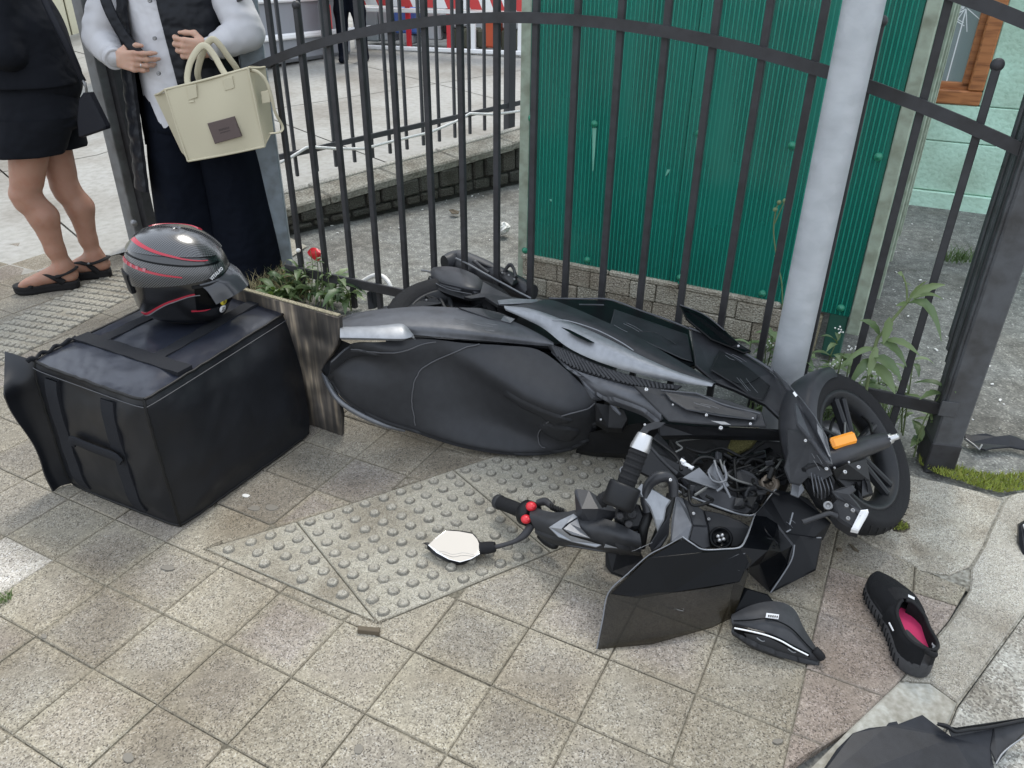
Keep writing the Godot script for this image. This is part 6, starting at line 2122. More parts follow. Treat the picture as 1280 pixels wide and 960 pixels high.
func _nose():
	# the cavity: dark shroud walls, looms, hoses and the light metal of the bracket
	pl("inner_shroud", [[836, 548, .15], [880, 546, .17], [930, 548, .18], [985, 552, .18], [1000, 575, .15], [985, 605, .10], [960, 612, .09], [930, 600, .09], [880, 586, .09], [850, 575, .11]], M.dark, 0.06, 0.004)
	pl("mossy_ground_patch", [[914, 548, .205], [925, 542, .215], [946, 541, .22], [947, 549, .205], [940, 558, .19], [925, 566, .175], [911, 571, .165], [909, 560, .185]], M.mossy_ground, 0.012, 0.003)  # raised patch added to stand for mossy ground seen through the nose
	tb("moss_wire", [[905, 576, .175], [915, 574, .18], [930, 569, .19], [945, 559, .205], [955, 553, .21]], 0.004, M.wire, 16)
	pl("cowl_wall", [[806, 560, .27], [815, 548, .265], [822, 540, .26], [840, 560, .23], [858, 578, .21], [900, 598, .19], [930, 620, .165], [952, 632, .15], [944, 643, .14], [914, 639, .145], [885, 629, .155], [850, 610, .18], [824, 590, .21]], M.plastic, 0.02, 0.004)
	pl("cowl_ledge", [[850, 596, .215], [868, 598, .21], [890, 606, .195], [918, 620, .175], [944, 634, .155], [934, 643, .145], [908, 638, .15], [880, 627, .165], [858, 612, .185]], M.satin_dark, 0.008, 0.003)
	tb("bright_trim", [[844, 612, .195], [862, 620, .18], [885, 629, .165], [914, 639.5, .15], [932, 644, .145], [944, 643, .148], [954, 633, .155], [960, 624, .165], [970, 612, .175]], 0.0032, M.silver, 40, 6)
	# bracket of thin metal, connectors
	pl("thin_bracket", [[853, 597, .225], [874, 584, .24], [888, 598, .22], [902, 606, .205], [896, 612, .20], [878, 606, .208]], M.silver_dim, 0.003, 0.001)
	pl("thin_bracket", [[884, 588, .24], [893, 577, .25], [899, 584, .245], [905, 596, .23], [912, 607, .215], [905, 610, .21], [893, 600, .222]], M.silver_dim, 0.004, 0.001)
	tb("metal_clip", [[893, 576, .255], [897, 590, .245], [905, 606, .225], [913, 622, .20]], 0.0038, M.silver_dim, 14)
	tb("metal_clip", [[905, 583, .25], [908, 596, .238], [903, 608, .22], [896, 614, .21]], 0.004, M.silver_dim, 14)
	tb("metal_clip", [[885, 590, .245], [890, 600, .235], [900, 603, .23], [908, 600, .235]], 0.003, M.silver_dim, 12)
	pl("white_connector", [[846, 577, .235], [851, 574, .24], [868, 583, .228], [865, 587, .222]], M.white_paint, 0.008, 0.002)
	pl("white_connector", [[852, 572, .245], [858, 576, .24], [855, 579, .236], [850, 576, .24]], M.white_paint, 0.006, 0.002)
	for q in [
		[[[836, 573, .22], [846, 584, .22], [862, 583, .225], [874, 573, .24], [888, 572, .24], [898, 578, .23]], .0042, M.wire],
		[[[918, 575, .21], [919, 590, .20], [921, 606, .18], [925, 626, .165], [926, 636, .155]], .0038, M.wire],
		[[[900, 575, .22], [906, 590, .215], [920, 600, .20], [940, 606, .18]], .003, M.pale_wire],
		[[[858, 560, .20], [880, 566, .21], [902, 560, .21], [930, 572, .19], [955, 566, .19]], .005, M.wire],
		[[[870, 600, .20], [890, 592, .21], [915, 612, .19], [935, 612, .18], [948, 622, .17]], .0045, M.wire],
		[[[816, 548, .27], [832, 560, .25], [846, 572, .24], [852, 588, .225]], .004, M.wire],
		[[[930, 582, .18], [942, 574, .19], [958, 580, .18], [970, 592, .165], [972, 606, .16]], .006, M.wire],
		[[[905, 568, .19], [925, 578, .18], [950, 592, .16], [970, 600, .15]], .008, M.wire]]:
		tb("cable", q[0], q[1], q[2], 26, 7)
	var o := mb(0)
	for q in [[962, 605, .175, .026, M.brown_metal], [941, 620, .165, .027, M.alloy], [938, 596, .165, .03, M.plastic], [975, 588, .16, .032, M.plastic], [925, 604, .16, .02, M.alloy], [952, 580, .16, .022, M.plastic]]:
		o = mb(0)
		var p := P(q[0], q[1], q[2])
		lathe(o, axis_frame(p, (EYE - p).normalized() + Vector3(0.3, 0.1, 0)), [Vector2(q[3], -0.05), Vector2(q[3], 0.004), Vector2(q[3] * 0.85, 0.010), Vector2(q[3] * 0.55, 0.010), Vector2(q[3] * 0.5, 0.004), Vector2(q[3] * 0.25, 0.004), Vector2(q[3] * 0.2, 0.012), Vector2(0, 0.012)], 20)
		obj("motor_part", o, q[4], bike)
	bolt(806, 531, .285, .005); bolt(812, 555, .275, .004)
	# torn bits, ribs and clips filling the broken nose
	var lr := RandomNumberGenerator.new()
	lr.seed = 41
	for i in 30:
		var x := lr.randf_range(835, 990)
		var y := lr.randf_range(555, 628)
		if y > 560 + (x - 800) * 0.42 + 14: continue
		var h := lr.randf_range(0.15, 0.20)
		var pts := []
		var k := 4 + lr.randi() % 3
		var a0 := lr.randf() * TAU
		for j in k:
			var a := a0 + TAU * j / k + lr.randf_range(-0.3, 0.3)
			var rr := lr.randf_range(5, 13)
			pts.append([x + cos(a) * rr, y + sin(a) * rr * 0.7, h + lr.randf_range(-0.012, 0.012)])
		pl("torn_shard", pts, [M.plastic, M.satin_dark, M.plastic_grey, M.gloss, M.plastic][i % 5], lr.randf_range(0.004, 0.02), 0.0015)
	for i in 16:
		var x := lr.randf_range(840, 985)
		var y := lr.randf_range(560, 620)
		var q := []
		for j in 4: q.append([x + j * lr.randf_range(-9, 12), y + j * lr.randf_range(-7, 8), lr.randf_range(0.18, 0.215)])
		tb("cable", q, lr.randf_range(0.002, 0.005), M.wire if i % 5 else M.pale_wire, 18, 6)
	for i in 9:
		var p := P(lr.randf_range(850, 975), lr.randf_range(565, 618), lr.randf_range(0.18, 0.21))
		var cm := mb(-1)
		rbox(cm, Transform3D(Basis.from_euler(Vector3(lr.randf() * 3, lr.randf() * 3, lr.randf() * 3)), p), Vector3(0.018, 0.010, 0.026) * lr.randf_range(0.7, 1.4), 0.002)
		obj("connector", cm, [M.plastic, M.wire, M.plastic_grey][i % 3], bike)
	for q in [[[838, 600, .205], [850, 606, .20], [862, 614, .19]], [[870, 590, .215], [884, 596, .21], [900, 606, .20]]]: tb("rib_edge", q, 0.003, M.satin, 10, 5)
	pl("inner_frame", [[905, 590, .185], [922, 584, .19], [940, 590, .185], [952, 602, .17], [946, 612, .165], [930, 604, .175], [914, 600, .18]], M.plastic_grey, 0.012, 0.003)
	pl("scuffed_tab", [[990, 604, .22], [1000, 600, .23], [1006, 612, .22], [998, 622, .20], [988, 618, .20]], M.silver_dim, 0.004, 0.001)
	pl("torn_tab", [[799, 540, .275], [806, 531, .285], [818, 527, .285], [832, 528, .28], [826, 534, .275], [812, 538, .275], [806, 545, .27]], M.plastic_grey, 0.004, 0.001)
	# big dark inner panels by the wheel
	pl("inner_panel", [[943, 643, .165], [954, 632, .175], [962, 621, .18], [970, 612, .185], [990, 615, .18], [1010, 622, .17], [1025, 640, .14], [1039, 653, .115], [1029, 674, .085], [1000, 690, .085], [975, 672, .125]], M.satin_black, 0.006, 0.003)
	pl("lower_panel", [[970, 664, .13], [1000, 668, .12], [1028, 672, .10], [1020, 712, .045], [1000, 722, .03], [963, 741, .015], [958, 715, .06], [985, 690, .09]], M.satin_black, 0.006, 0.003)
	for q in [[[987, 656, .155], [991, 641, .17]], [[983, 665, .148], [988, 662, .15]], [[1021, 672, .115], [1026, 672, .11]]]: tb("bright_scratch", q, 0.0022, M.silver, 4, 5)
	# faceted inner cowl, grey and black
	pl("cowl_facet", [[845, 619, .17], [854, 622, .17], [859, 635, .16], [866, 656, .135], [861, 675, .11], [838, 678, .11], [840, 645, .145]], M.silver_dim, 0.008, 0.003)
	pl("cowl_facet", [[854, 622, .172], [879, 637, .16], [885, 658, .135], [866, 657, .135], [859, 636, .158]], M.plastic_grey, 0.008, 0.003)
	pl("cowl_facet", [[866, 657, .135], [885, 658, .135], [889, 684, .10], [879, 687, .095], [861, 675, .11]], M.satin_dark, 0.008, 0.003)
	pl("lock_panel", [[879, 637, .158], [900, 641, .155], [925, 650, .148], [941, 660, .14], [934, 674, .12], [922, 684, .105], [889, 684, .10], [885, 658, .135]], M.plastic, 0.01, 0.003)
	bolt(867, 642, .158, .006); bolt(886, 649, .15, .006, M.steel)
	o = mb(0)
	var lp := P(901, 673, .125)
	var lx := axis_frame(lp, (EYE - lp).normalized() + Vector3(0, 0.4, 0))
	lathe(o, lx, [Vector2(0.029, -0.01), Vector2(0.029, 0.006), Vector2(0.025, 0.009), Vector2(0.022, 0.005), Vector2(0.019, 0.002), Vector2(0, 0.002)], 28)
	var lock := obj("lock_ring", o, M.gloss, bike)
	o = mb(0)
	for k in 4: ball(o, lx * Vector3(cos(k * TAU / 4 + 0.7) * 0.0075, 0.005, sin(k * TAU / 4 + 0.7) * 0.0075), Vector3.ONE * 0.0055, 8, 6)
	obj("lock_knob", o, M.chrome, lock)
	# smoked windscreen: the lower part lets the paving through, the upper part is backed by the black cowl
	pl("windscreen", [[746, 811, .006], [760.5, 741, .105], [811, 694, .175], [853, 671, .205], [879, 687, .18], [925, 684, .185], [940, 700, .16], [930, 735, .10], [917, 771, .04], [891, 784, .022], [815, 805, .010]], M.smoke, 0.003, 0.0012)
	pl("cowl_backing", [[764, 742, .108], [811, 697, .180], [853, 674, .210], [879, 689.5, .186], [925, 686.5, .19], [936, 701, .167], [925, 727, .126], [890, 734, .112], [840, 741, .101], [800, 748, .094]], M.gloss, 0.002, 0.0008)
	tb("windscreen_rim", [[746, 811, .008], [753, 776, .057], [760.5, 741, .107], [785, 717, .142], [811, 694, .177], [832, 683, .192], [853, 671, .207]], 0.0018, M.silver_dim, 30, 5)
	tb("windscreen_rim", [[853, 671, .207], [866, 680, .196], [879, 687, .182], [905, 686.5, .185], [925, 684, .187], [933, 672, .185], [939, 657, .18], [944, 644, .175]], 0.0024, M.silver, 30, 5)
	bolt(921, 709, .15, .007); bolt(923, 712, .147, .005); bolt(951, 697, .125, .006, M.steel)
	# the crumpled flap of the cowl
	var fm := mb(-1)
	var fp := Pa([[925, 684, .188], [934, 668, .186], [944, 644, .178], [958, 646, .165], [972, 655, .155], [993, 681, .125], [986, 705, .09], [963, 741, .035], [948, 728, .09], [932, 712, .145], [960, 688, .16], [968, 672, .158], [976, 690, .128], [950, 705, .115]])
	for q in [[0, 1, 10], [1, 2, 11], [2, 3, 11], [3, 4, 11], [1, 11, 10], [4, 5, 12], [4, 12, 11], [5, 6, 12], [11, 12, 10], [10, 12, 13], [6, 7, 12], [12, 7, 13], [7, 8, 13], [8, 9, 13], [9, 0, 10], [9, 10, 13]]:
		fm.tri(fp[q[0]], fp[q[1]], fp[q[2]])
		var k := Vector3(0.002, -0.004, -0.003)
		fm.tri(fp[q[0]] + k, fp[q[2]] + k, fp[q[1]] + k)
	obj("crumpled_cowl", fm, M.gloss, bike)
	for q in [[[948, 664, .165], [956, 672, .163], [966, 674, .16]], [[952, 655, .166], [960, 668, .163], [972, 680, .145]], [[946, 672, .162], [955, 682, .155], [968, 684, .15]]]: tb("crease", q, 0.004, M.gloss, 12, 5)
	pl("crumple_facet", [[972, 655, .158], [993, 681, .128], [986, 704, .093], [975, 712, .082], [980, 690, .118]], M.plastic_grey, 0.002, 0.001)
	pl("silver_sliver", [[907, 700, .168], [922, 693, .18], [932, 691, .182], [924, 697, .173]], M.silver_dim, 0.002, 0.0005)
	tb("cowl_edge", [[993, 681, .129], [990, 698, .105], [980, 716, .075], [963, 741, .04]], 0.0022, M.silver_dim, 16, 5)
	# the headlamp unit on the paving
	pl("lamp_neck", [[917, 727, .07], [935, 735, .068], [960, 742, .06], [968, 752, .05], [955, 768, .035], [930, 772, .03], [914, 771, .025], [913, 745, .05]], M.gloss, 0.02, 0.004)
	var hl := sk("headlamp", [
		[[915, 768, .055], [935, 758, .07], [958, 752, .078], [978, 753, .075], [994, 763, .062], [1006, 787, .04], [1026, 818, .018]],
		[[914, 772, .058], [936, 768, .073], [958, 765, .08], [976, 768, .075], [991, 779, .06], [1006, 800, .04], [1027, 821, .018]],
		[[915, 780, .05], [938, 784, .06], [958, 788, .064], [976, 794, .058], [992, 803, .045], [1008, 814, .03], [1028, 823, .014]],
		[[917, 787, .03], [940, 799, .034], [960, 806, .034], [977, 811, .03], [993, 817, .022], [1010, 823, .014], [1027, 826, .007]],
		[[919, 790, .01], [942, 805, .008], [962, 813, .008], [978, 818, .006], [994, 822, .005], [1010, 825, .004], [1025, 827, .003]],
	], 20, 36, M.plastic_grey, 0.01)
	sk("lamp_lens", [
		[[917, 782, .055], [938, 787, .062], [958, 792, .064], [976, 799, .056], [992, 808, .043], [1012, 818, .027]],
		[[918, 786, .042], [939, 793, .046], [959, 799, .046], [977, 806, .040], [993, 813, .031], [1012, 821, .020]],
		[[920, 790, .026], [941, 800, .026], [960, 807, .026], [978, 812, .022], [993, 817, .018], [1011, 823, .012]],
	], 8, 24, M.gloss, 0.004, hl)
	tb("white_line", [[918, 785, .054], [938, 789, .061], [958, 794, .062], [976, 801, .054], [992, 810, .041], [1010, 819, .026]], 0.002, M.white_paint, 24, 5, hl)
	for q in [[946, 797], [985, 811]]: tb("chevron", [[q[0], q[1], .05 - (q[0] - 946) * .0004], [q[0] + 7, q[1] + 4.5, .042 - (q[0] - 946) * .0004], [q[0] + 13, q[1] + 2.5, .042 - (q[0] - 946) * .0004]], 0.0016, M.silver, 8, 5, hl)
	tb("lamp_seam", [[917, 776, .062], [938, 775, .0745], [958, 773, .082], [976, 778, .076], [991, 787, .06], [1008, 805, .04], [1022, 819, .024]], 0.0018, M.gloss, 24, 5, hl)
	pl("white_label", [[958, 766, .084], [974, 768, .08], [973, 774, .078], [957, 772, .0825]], M.sticker, 0.001, 0.0003, hl)
	for k in 5: pl("label_print", [[960.5 + k * 2.6, 768.3 + k * .3, .0838 - k * .0007], [962 + k * 2.6, 768.5 + k * .3, .0836 - k * .0007], [961.6 + k * 2.6, 771 + k * .3, .0834 - k * .0007], [960.2 + k * 2.6, 770.8 + k * .3, .0836 - k * .0007]], M.piping, 0.0006, 0.0001, hl)
	tb("lamp_foot", [[1018, 812, .03], [1024, 818, .024], [1027, 822, .016]], 0.010, M.rubber, 8)
	pl("under_block", [[757, 688, .05], [772, 684, .06], [800, 688, .055], [806, 700, .03], [780, 722, .004], [764, 716, .006], [757, 704, .02]], M.plastic, 0.03, 0.004)

func _handlebar():
	# left grip pointing up
	var o := mb(0)
	var g0 := P(782, 606, .30)
	var g1 := P(800, 560, .375)
	var ax := (g1 - g0).normalized()
	tube(o, curve([g0 - ax * 0.01, g0.lerp(g1, 0.5), g1], 12), 0.0225, 18)
	var grip := obj("left_grip", o, M.rubber, bike)
	o = mb(0)
	for i in 5: lathe(o, axis_frame(g0.lerp(g1, 0.16 + 0.17 * i), ax), [Vector2(0.0218, -0.004), Vector2(0.0236, -0.003), Vector2(0.0236, 0.003), Vector2(0.0218, 0.004)], 20)
	obj("grip_ring", o, M.rubber, grip)
	o = mb(0)
	lathe(o, axis_frame(g1, ax), [Vector2(0.0245, -0.006), Vector2(0.0245, 0.004), Vector2(0.019, 0.034), Vector2(0.017, 0.036), Vector2(0.015, 0.036), Vector2(0.0125, 0.020), Vector2(0, 0.018)], 12)
	obj("bar_end", o, M.chrome, grip)
	o = mb(0)
	lathe(o, axis_frame(g0, ax), [Vector2(0, -0.06), Vector2(0.036, -0.058), Vector2(0.040, -0.05), Vector2(0.040, -0.006), Vector2(0.0385, 0.0), Vector2(0.033, 0.002), Vector2(0.031, 0.0), Vector2(0.022, 0.0)], 30)
	obj("switch_drum", o, M.plastic, bike)
	bolt(764, 604, .285, .006, M.steel)
	# left lever arm and corrugated sleeve
	tb("corrugated_sleeve", [[749, 628, .235], [757, 623, .245], [768, 618, .255], [776, 614, .265]], [0.016, 0.0175, 0.0165, 0.0165], M.rubber, 16, 12)
	for i in 5:
		var p := P(753 + i * 4.6, 625.5 - i * 2.3, .239 + i * .0055)
		o = mb(0)
		lathe(o, axis_frame(p, P(776, 614, .265) - P(749, 628, .235)), [Vector2(0.016, -0.003), Vector2(0.019, -0.0015), Vector2(0.019, 0.0015), Vector2(0.016, 0.003)], 14)
		obj("sleeve_ring", o, M.rubber, bike)
	# left mirror back: a dark faceted shell standing towards us
	var tip := P(773, 639, .19)
	var mm := mb(-1)
	var q := Pa([[718, 614, .22], [721, 611, .225], [736, 613, .22], [762, 630, .20], [774, 640, .185], [757, 660, .145], [739, 672, .115], [730, 664, .13], [720, 640, .18]])
	var ridge := P(727, 636, .205)
	var c2 := P(748, 636, .205)
	var c3 := P(742, 660, .15)
	for t in [[0, 1, -1], [1, 2, -1], [8, 0, -1], [7, 8, -1]]: mm.tri(q[t[0]], q[t[1]], ridge)
	for t in [[2, 3], [3, 4], [4, 5]]: mm.tri(q[t[0]], q[t[1]], c2)
	mm.tri(ridge, q[2], c2); mm.tri(ridge, c2, c3); mm.tri(c2, q[5], c3); mm.tri(q[5], q[6], c3); mm.tri(q[6], q[7], c3); mm.tri(q[7], ridge, c3)
	var cen := P(745, 640, .12)
	for i in 9: mm.tri(q[(i + 1) % 9], q[i], cen)
	obj("mirror_shell", mm, M.satin_dark, bike)
	# right grip, red switches
	var r0 := P(622, 627, .055)
	var r1 := P(661, 642, .085)
	var rx := (r1 - r0).normalized()
	o = mb(0)
	tube(o, curve([r0, r0.lerp(r1, 0.5), r1], 10), 0.0195, 16)
	var rg := obj("right_grip", o, M.rubber, bike)
	o = mb(0)
	lathe(o, axis_frame(r0, -rx), [Vector2(0.0195, -0.012), Vector2(0.0215, -0.010), Vector2(0.0215, 0.0), Vector2(0.018, 0.006), Vector2(0.012, 0.008), Vector2(0, 0.008)], 16)
	obj("bar_end", o, M.plastic_grey, rg)
	var sw := mb(0)
	lathe(sw, axis_frame(r1, rx), [Vector2(0, -0.018), Vector2(0.032, -0.018), Vector2(0.035, -0.014), Vector2(0.035, 0.016), Vector2(0.030, 0.02), Vector2(0, 0.022)], 20)
	var sc := obj("switch_cluster", sw, M.plastic, bike)
	for s in [[664, 633, .125, 0.015], [657.5, 649, .105, 0.014]]:
		o = mb(0)
		var p := P(s[0], s[1], s[2])
		ball(o, p, Vector3(s[3], s[3] * 0.8, s[3]), 12, 8)
		obj("red_button", o, M.red, sc)
		o = mb(0)
		ball(o, p + Vector3(0.006, 0.006, 0.008), Vector3.ONE * 0.006, 8, 6)
		obj("button_cap", o, M.red, sc)
	tb("brake_lever", [[672, 629, .11], [682, 627, .12], [692, 635, .125], [706, 642, .13], [720, 640, .14]], [0.010, 0.011, 0.008, 0.006, 0.006], M.iron, 20)
	var spring := []
	for i in 60:
		var t := i / 59.0
		var p := P(lerpf(687, 706, t), lerpf(633, 640, t), lerpf(.128, .135, t))
		spring.append(p + Vector3(0, sin(t * TAU * 9) * 0.008, cos(t * TAU * 9) * 0.008))
	o = mb(0)
	tube(o, spring, 0.002, 5)
	obj("cable_spring", o, M.wire, bike)
	tb("throttle_cable", [[676, 668, .05], [684, 676, .045], [694, 680, .05], [692, 670, .06]], 0.014, M.plastic, 14)
	# bar cover with a silver flash
	sk("bar_cover", [
		[[664, 633, .115], [690, 640, .135], [718, 640, .155], [748, 646, .175], [775, 655, .18], [800, 668, .165]],
		[[662, 645, .12], [688, 652, .14], [718, 656, .158], [750, 663, .17], [778, 672, .168], [802, 682, .14]],
		[[668, 660, .095], [692, 668, .11], [718, 673, .12], [750, 680, .125], [778, 686, .12], [800, 691, .10]],
		[[678, 671, .065], [697, 679, .07], [720, 682, .07], [752, 687, .07], [778, 690, .07], [798, 692, .07]],
	], 16, 28, M.plastic_grey, 0.006)
	pl("silver_flash", [[686, 659, .145], [700, 650, .157], [717, 642, .168], [722, 646, .168], [708, 655, .16], [702, 661, .155], [712, 669, .145], [735, 676, .14], [752, 681, .135], [745, 684, .128], [715, 677, .128], [698, 671, .133]], M.silver, 0.003, 0.001)
	pl("flash_inset", [[704, 661, .158], [712, 654, .163], [722, 648, .168], [726, 660, .165], [738, 673, .15], [715, 668, .15]], M.silver_dim, 0.003, 0.001)
	pl("cover_corner", [[757, 680, .14], [772, 685, .135], [755, 684, .13]], M.silver, 0.003, 0.0005)
	tb("cover_edge", [[690, 676, .075], [715, 682, .08], [745, 687, .085], [768, 689, .085]], 0.003, M.satin, 20, 6)
	# clamp, master cylinder, hoses between the bars
	pl("clamp_block", [[770, 632, .215], [785, 625, .22], [800, 630, .215], [806, 645, .19], [800, 660, .165], [782, 662, .16], [768, 648, .185]], M.plastic, 0.05, 0.006)
	for s in [[780, 632, .235, .014], [775, 645, .21, .010], [790, 643, .22, .012], [786, 655, .19, .010]]:
		o = mb(0)
		var p := P(s[0], s[1], s[2])
		lathe(o, axis_frame(p, EYE - p), [Vector2(s[3], -0.03), Vector2(s[3], 0.004), Vector2(s[3] * 0.8, 0.008), Vector2(s[3] * 0.4, 0.008), Vector2(0, 0.005)], 14)
		obj("clamp_cap", o, M.plastic if s[3] > 0.011 else M.iron, bike)
	pl("cover_bowl", [[768, 655, .17], [785, 664, .16], [800, 662, .16], [805, 672, .14], [800, 690, .10], [775, 690, .10], [762, 680, .13]], M.plastic_grey, 0.02, 0.006)
	pl("silver_bracket", [[795, 612, .25], [802, 604, .262], [820, 613, .25], [839, 625, .235], [833, 634, .22], [830, 650, .195], [822, 664, .17], [818, 650, .195], [812, 634, .22]], M.silver, 0.008, 0.003)
	pl("bracket_shade", [[822, 664, .17], [832, 650, .195], [838, 640, .21], [836, 668, .155], [826, 684, .13], [815, 690, .12], [812, 680, .14]], M.satin_dark, 0.01, 0.003)
	tb("black_hose", [[810, 640, .20], [806, 622, .23], [811, 606, .26], [822, 597, .28], [834, 596, .28], [841, 604, .265], [842, 620, .235]], [0.012, 0.012, 0.013, 0.015, 0.014, 0.013, 0.012], M.satin_dark, 34, 10)
	tb("black_hose", [[806, 605, .25], [808, 622, .22], [810, 640, .19], [804, 660, .16], [800, 684, .11]], 0.014, M.wire, 26, 8)
	tb("black_hose", [[839, 618, .22], [834, 640, .19], [826, 660, .16], [816, 684, .11]], 0.012, M.wire, 26, 8)
	bolt(838, 600, .29, .006)
	pl("bracket_fin", [[774, 586, .27], [788, 574, .28], [794, 574, .28], [790, 592, .26], [780, 604, .25]], M.silver_dim, 0.004, 0.001)
	tb("clutch_arm", [[805, 548, .30], [812, 558, .285], [822, 570, .265], [835, 583, .24], [846, 592, .225]], [0.005, 0.005, 0.006, 0.006, 0.006], M.plastic_grey, 20)
	pl("arm_web", [[800, 590, .25], [806, 570, .275], [812, 560, .285], [826, 576, .26], [840, 590, .235], [820, 600, .23]], M.plastic, 0.01, 0.002)
	# right mirror lying face up on the paving
	var mr := sk("mirror_housing", [
		[[534, 682, .030], [546, 671, .034], [559, 662.5, .037], [576, 663.5, .037], [592, 667, .036], [600, 680, .033]],
		[[534, 684, .024], [548, 684, .030], [562, 684, .032], [578, 684, .032], [592, 684, .030], [601, 684, .028]],
		[[534, 686, .016], [545, 695, .016], [560, 701, .014], [575, 704.5, .012], [591, 699, .013], [601, 689, .016]],
	], 10, 20, M.plastic, 0.016)
	pl("mirror_glass", [[535, 681, .0335], [546, 670.5, .0385], [557.5, 662.8, .042], [574, 664, .042], [591, 667.2, .041], [597, 674, .039], [600.5, 683, .036], [600, 692, .032], [589, 698.5, .029], [575, 702.5, .026], [561, 699, .027], [546, 691, .029]], M.mirror, 0.003, 0.001, mr)
	tb("crack_line", [[541, 688, .034], [556, 690, .035], [566, 693, .0345], [580, 691, .036], [597, 695, .033]], 0.0006, M.steel, 14, 4, mr)
	tb("mirror_stem", [[600, 685.5, .03], [610, 684.5, .034], [619, 683.5, .038]], [0.0155, 0.0165, 0.0135], M.rubber, 10, 12)
	tb("mirror_arm", [[618, 684, .038], [630, 681, .045], [645, 676, .055], [656, 668, .07], [664, 657, .085]], [0.0065, 0.006, 0.0065, 0.010, 0.011], M.iron, 24, 10)

# ---------------------------------------------------------------- people
func netobj(called: String, bones: Array, cell: float, k: float, m: Material, parent: Node) -> MeshInstance3D:
	var o := mb(0)
	nets(o, bones, cell, k)
	return obj(called, o, m, parent)

func hand_bones(w: Vector3, f: Vector3, u: Vector3, n: Vector3, curl: Array, spread: float, thumb: Vector3) -> Array:   # wrist, towards the fingers, towards the index side, back of the hand
	var b := [[w - f * 0.03, w + f * 0.012, 0.026, 0.025, n, 1.25]]
	var off := [0.030, 0.010, -0.011, -0.030]
	var reach := [0.086, 0.090, 0.086, 0.078]
	var size := [0.95, 1.05, 0.98, 0.78]
	for i in 4:
		var kn: Vector3 = w + f * reach[i] + u * off[i]
		b.append([w + f * 0.012 + u * off[i] * 0.6, kn, 0.0165, 0.0115, n, 1.2])
		var p := kn
		var a := 0.0
		var dir := (f + u * spread * (1.5 - i) * 0.3).normalized()
		for j in 3:
			a += curl[i] * [0.8, 1.0, 0.7][j]
			var d := (dir * cos(a) - n * sin(a)).normalized()
			var q: Vector3 = p + d * [0.043, 0.027, 0.021][j] * size[i]
			b.append([p, q, [0.0096, 0.0086, 0.0078][j] * lerpf(0.9, 1.0, size[i]), [0.0086, 0.0078, 0.0066][j] * lerpf(0.9, 1.0, size[i])])
			p = q
	var t0 := w + f * 0.022 + u * 0.024 - n * 0.006
	var t1 := t0 + (f * 0.5 + u * 0.6 - n * 0.35).normalized() * 0.040
	var t2 := t1 + thumb.normalized() * 0.033
	var t3 := t2 + (thumb.normalized() + f * 0.3).normalized() * 0.024
	b.append([t0, t1, 0.0155, 0.0115])
	b.append([t1, t2, 0.0110, 0.0098])
	b.append([t2, t3, 0.0098, 0.0072])
	return b

func head(parent: Node, c: Vector3, f: Vector3, sk_m: Material, hair_long: float):   # c: middle of the skull, f: where the face looks
	var r := f.cross(Vector3.UP).normalized()
	var u := Vector3.UP
	var b := [
		[c + u * 0.03 - f * 0.02, c + u * 0.02 + f * 0.02, 0.082, 0.078], [c - u * 0.02 + f * 0.02, c - u * 0.075 + f * 0.052, 0.066, 0.040], [c - u * 0.06 + f * 0.05, c - u * 0.085 + f * 0.062, 0.03, 0.022],
		[c + u * 0.005 + f * 0.088, c - u * 0.030 + f * 0.108, 0.010, 0.0125], [c + u * 0.028 + f * 0.078 - r * 0.03, c + u * 0.028 + f * 0.078 + r * 0.03, 0.014, 0.014],
		[c - r * 0.03 - u * 0.02 + f * 0.07, c - r * 0.045 - u * 0.015 + f * 0.05, 0.022, 0.022], [c + r * 0.03 - u * 0.02 + f * 0.07, c + r * 0.045 - u * 0.015 + f * 0.05, 0.022, 0.022],
		[c - u * 0.055 + f * 0.094 - r * 0.016, c - u * 0.055 + f * 0.094 + r * 0.016, 0.007, 0.007], [c - u * 0.066 + f * 0.092 - r * 0.013, c - u * 0.066 + f * 0.092 + r * 0.013, 0.008, 0.008],
		[c - u * 0.06 - f * 0.01, c - u * 0.17 - f * 0.02, 0.052, 0.056]]
	for s in [-1, 1]:
		b.append([c + r * 0.078 * s + u * 0.015 - f * 0.012, c + r * 0.080 * s - u * 0.025 - f * 0.006, 0.013, 0.008])
		b.append([c + r * 0.086 * s + u * 0.018 - f * 0.022, c + r * 0.082 * s - u * 0.012 - f * 0.016, 0.008, 0.007])
	var h := netobj("head", b, 0.007, 0.018, sk_m, parent)
	for s in [-1, 1]:
		var o := mb(0)
		ball(o, c + r * 0.031 * s + u * 0.010 + f * 0.079, Vector3.ONE * 0.0125, 12, 8)
		obj("eye", o, M.sticker, h)
		o = mb(0)
		ball(o, c + r * 0.031 * s + u * 0.010 + f * 0.0875, Vector3.ONE * 0.006, 10, 6)
		obj("iris", o, M.hair, h)
	var hb := [[c + u * 0.045 - f * 0.035, c + u * 0.045 + f * 0.015, 0.088, 0.078], [c + u * 0.0 - f * 0.06, c - u * hair_long - f * 0.06, 0.07, 0.05]]
	for s in [-1, 1]: hb.append([c + r * 0.07 * s + u * 0.03 - f * 0.02, c + r * 0.075 * s - u * hair_long * 0.8 - f * 0.03, 0.03, 0.022])
	netobj("hair", hb, 0.010, 0.02, M.hair, parent)

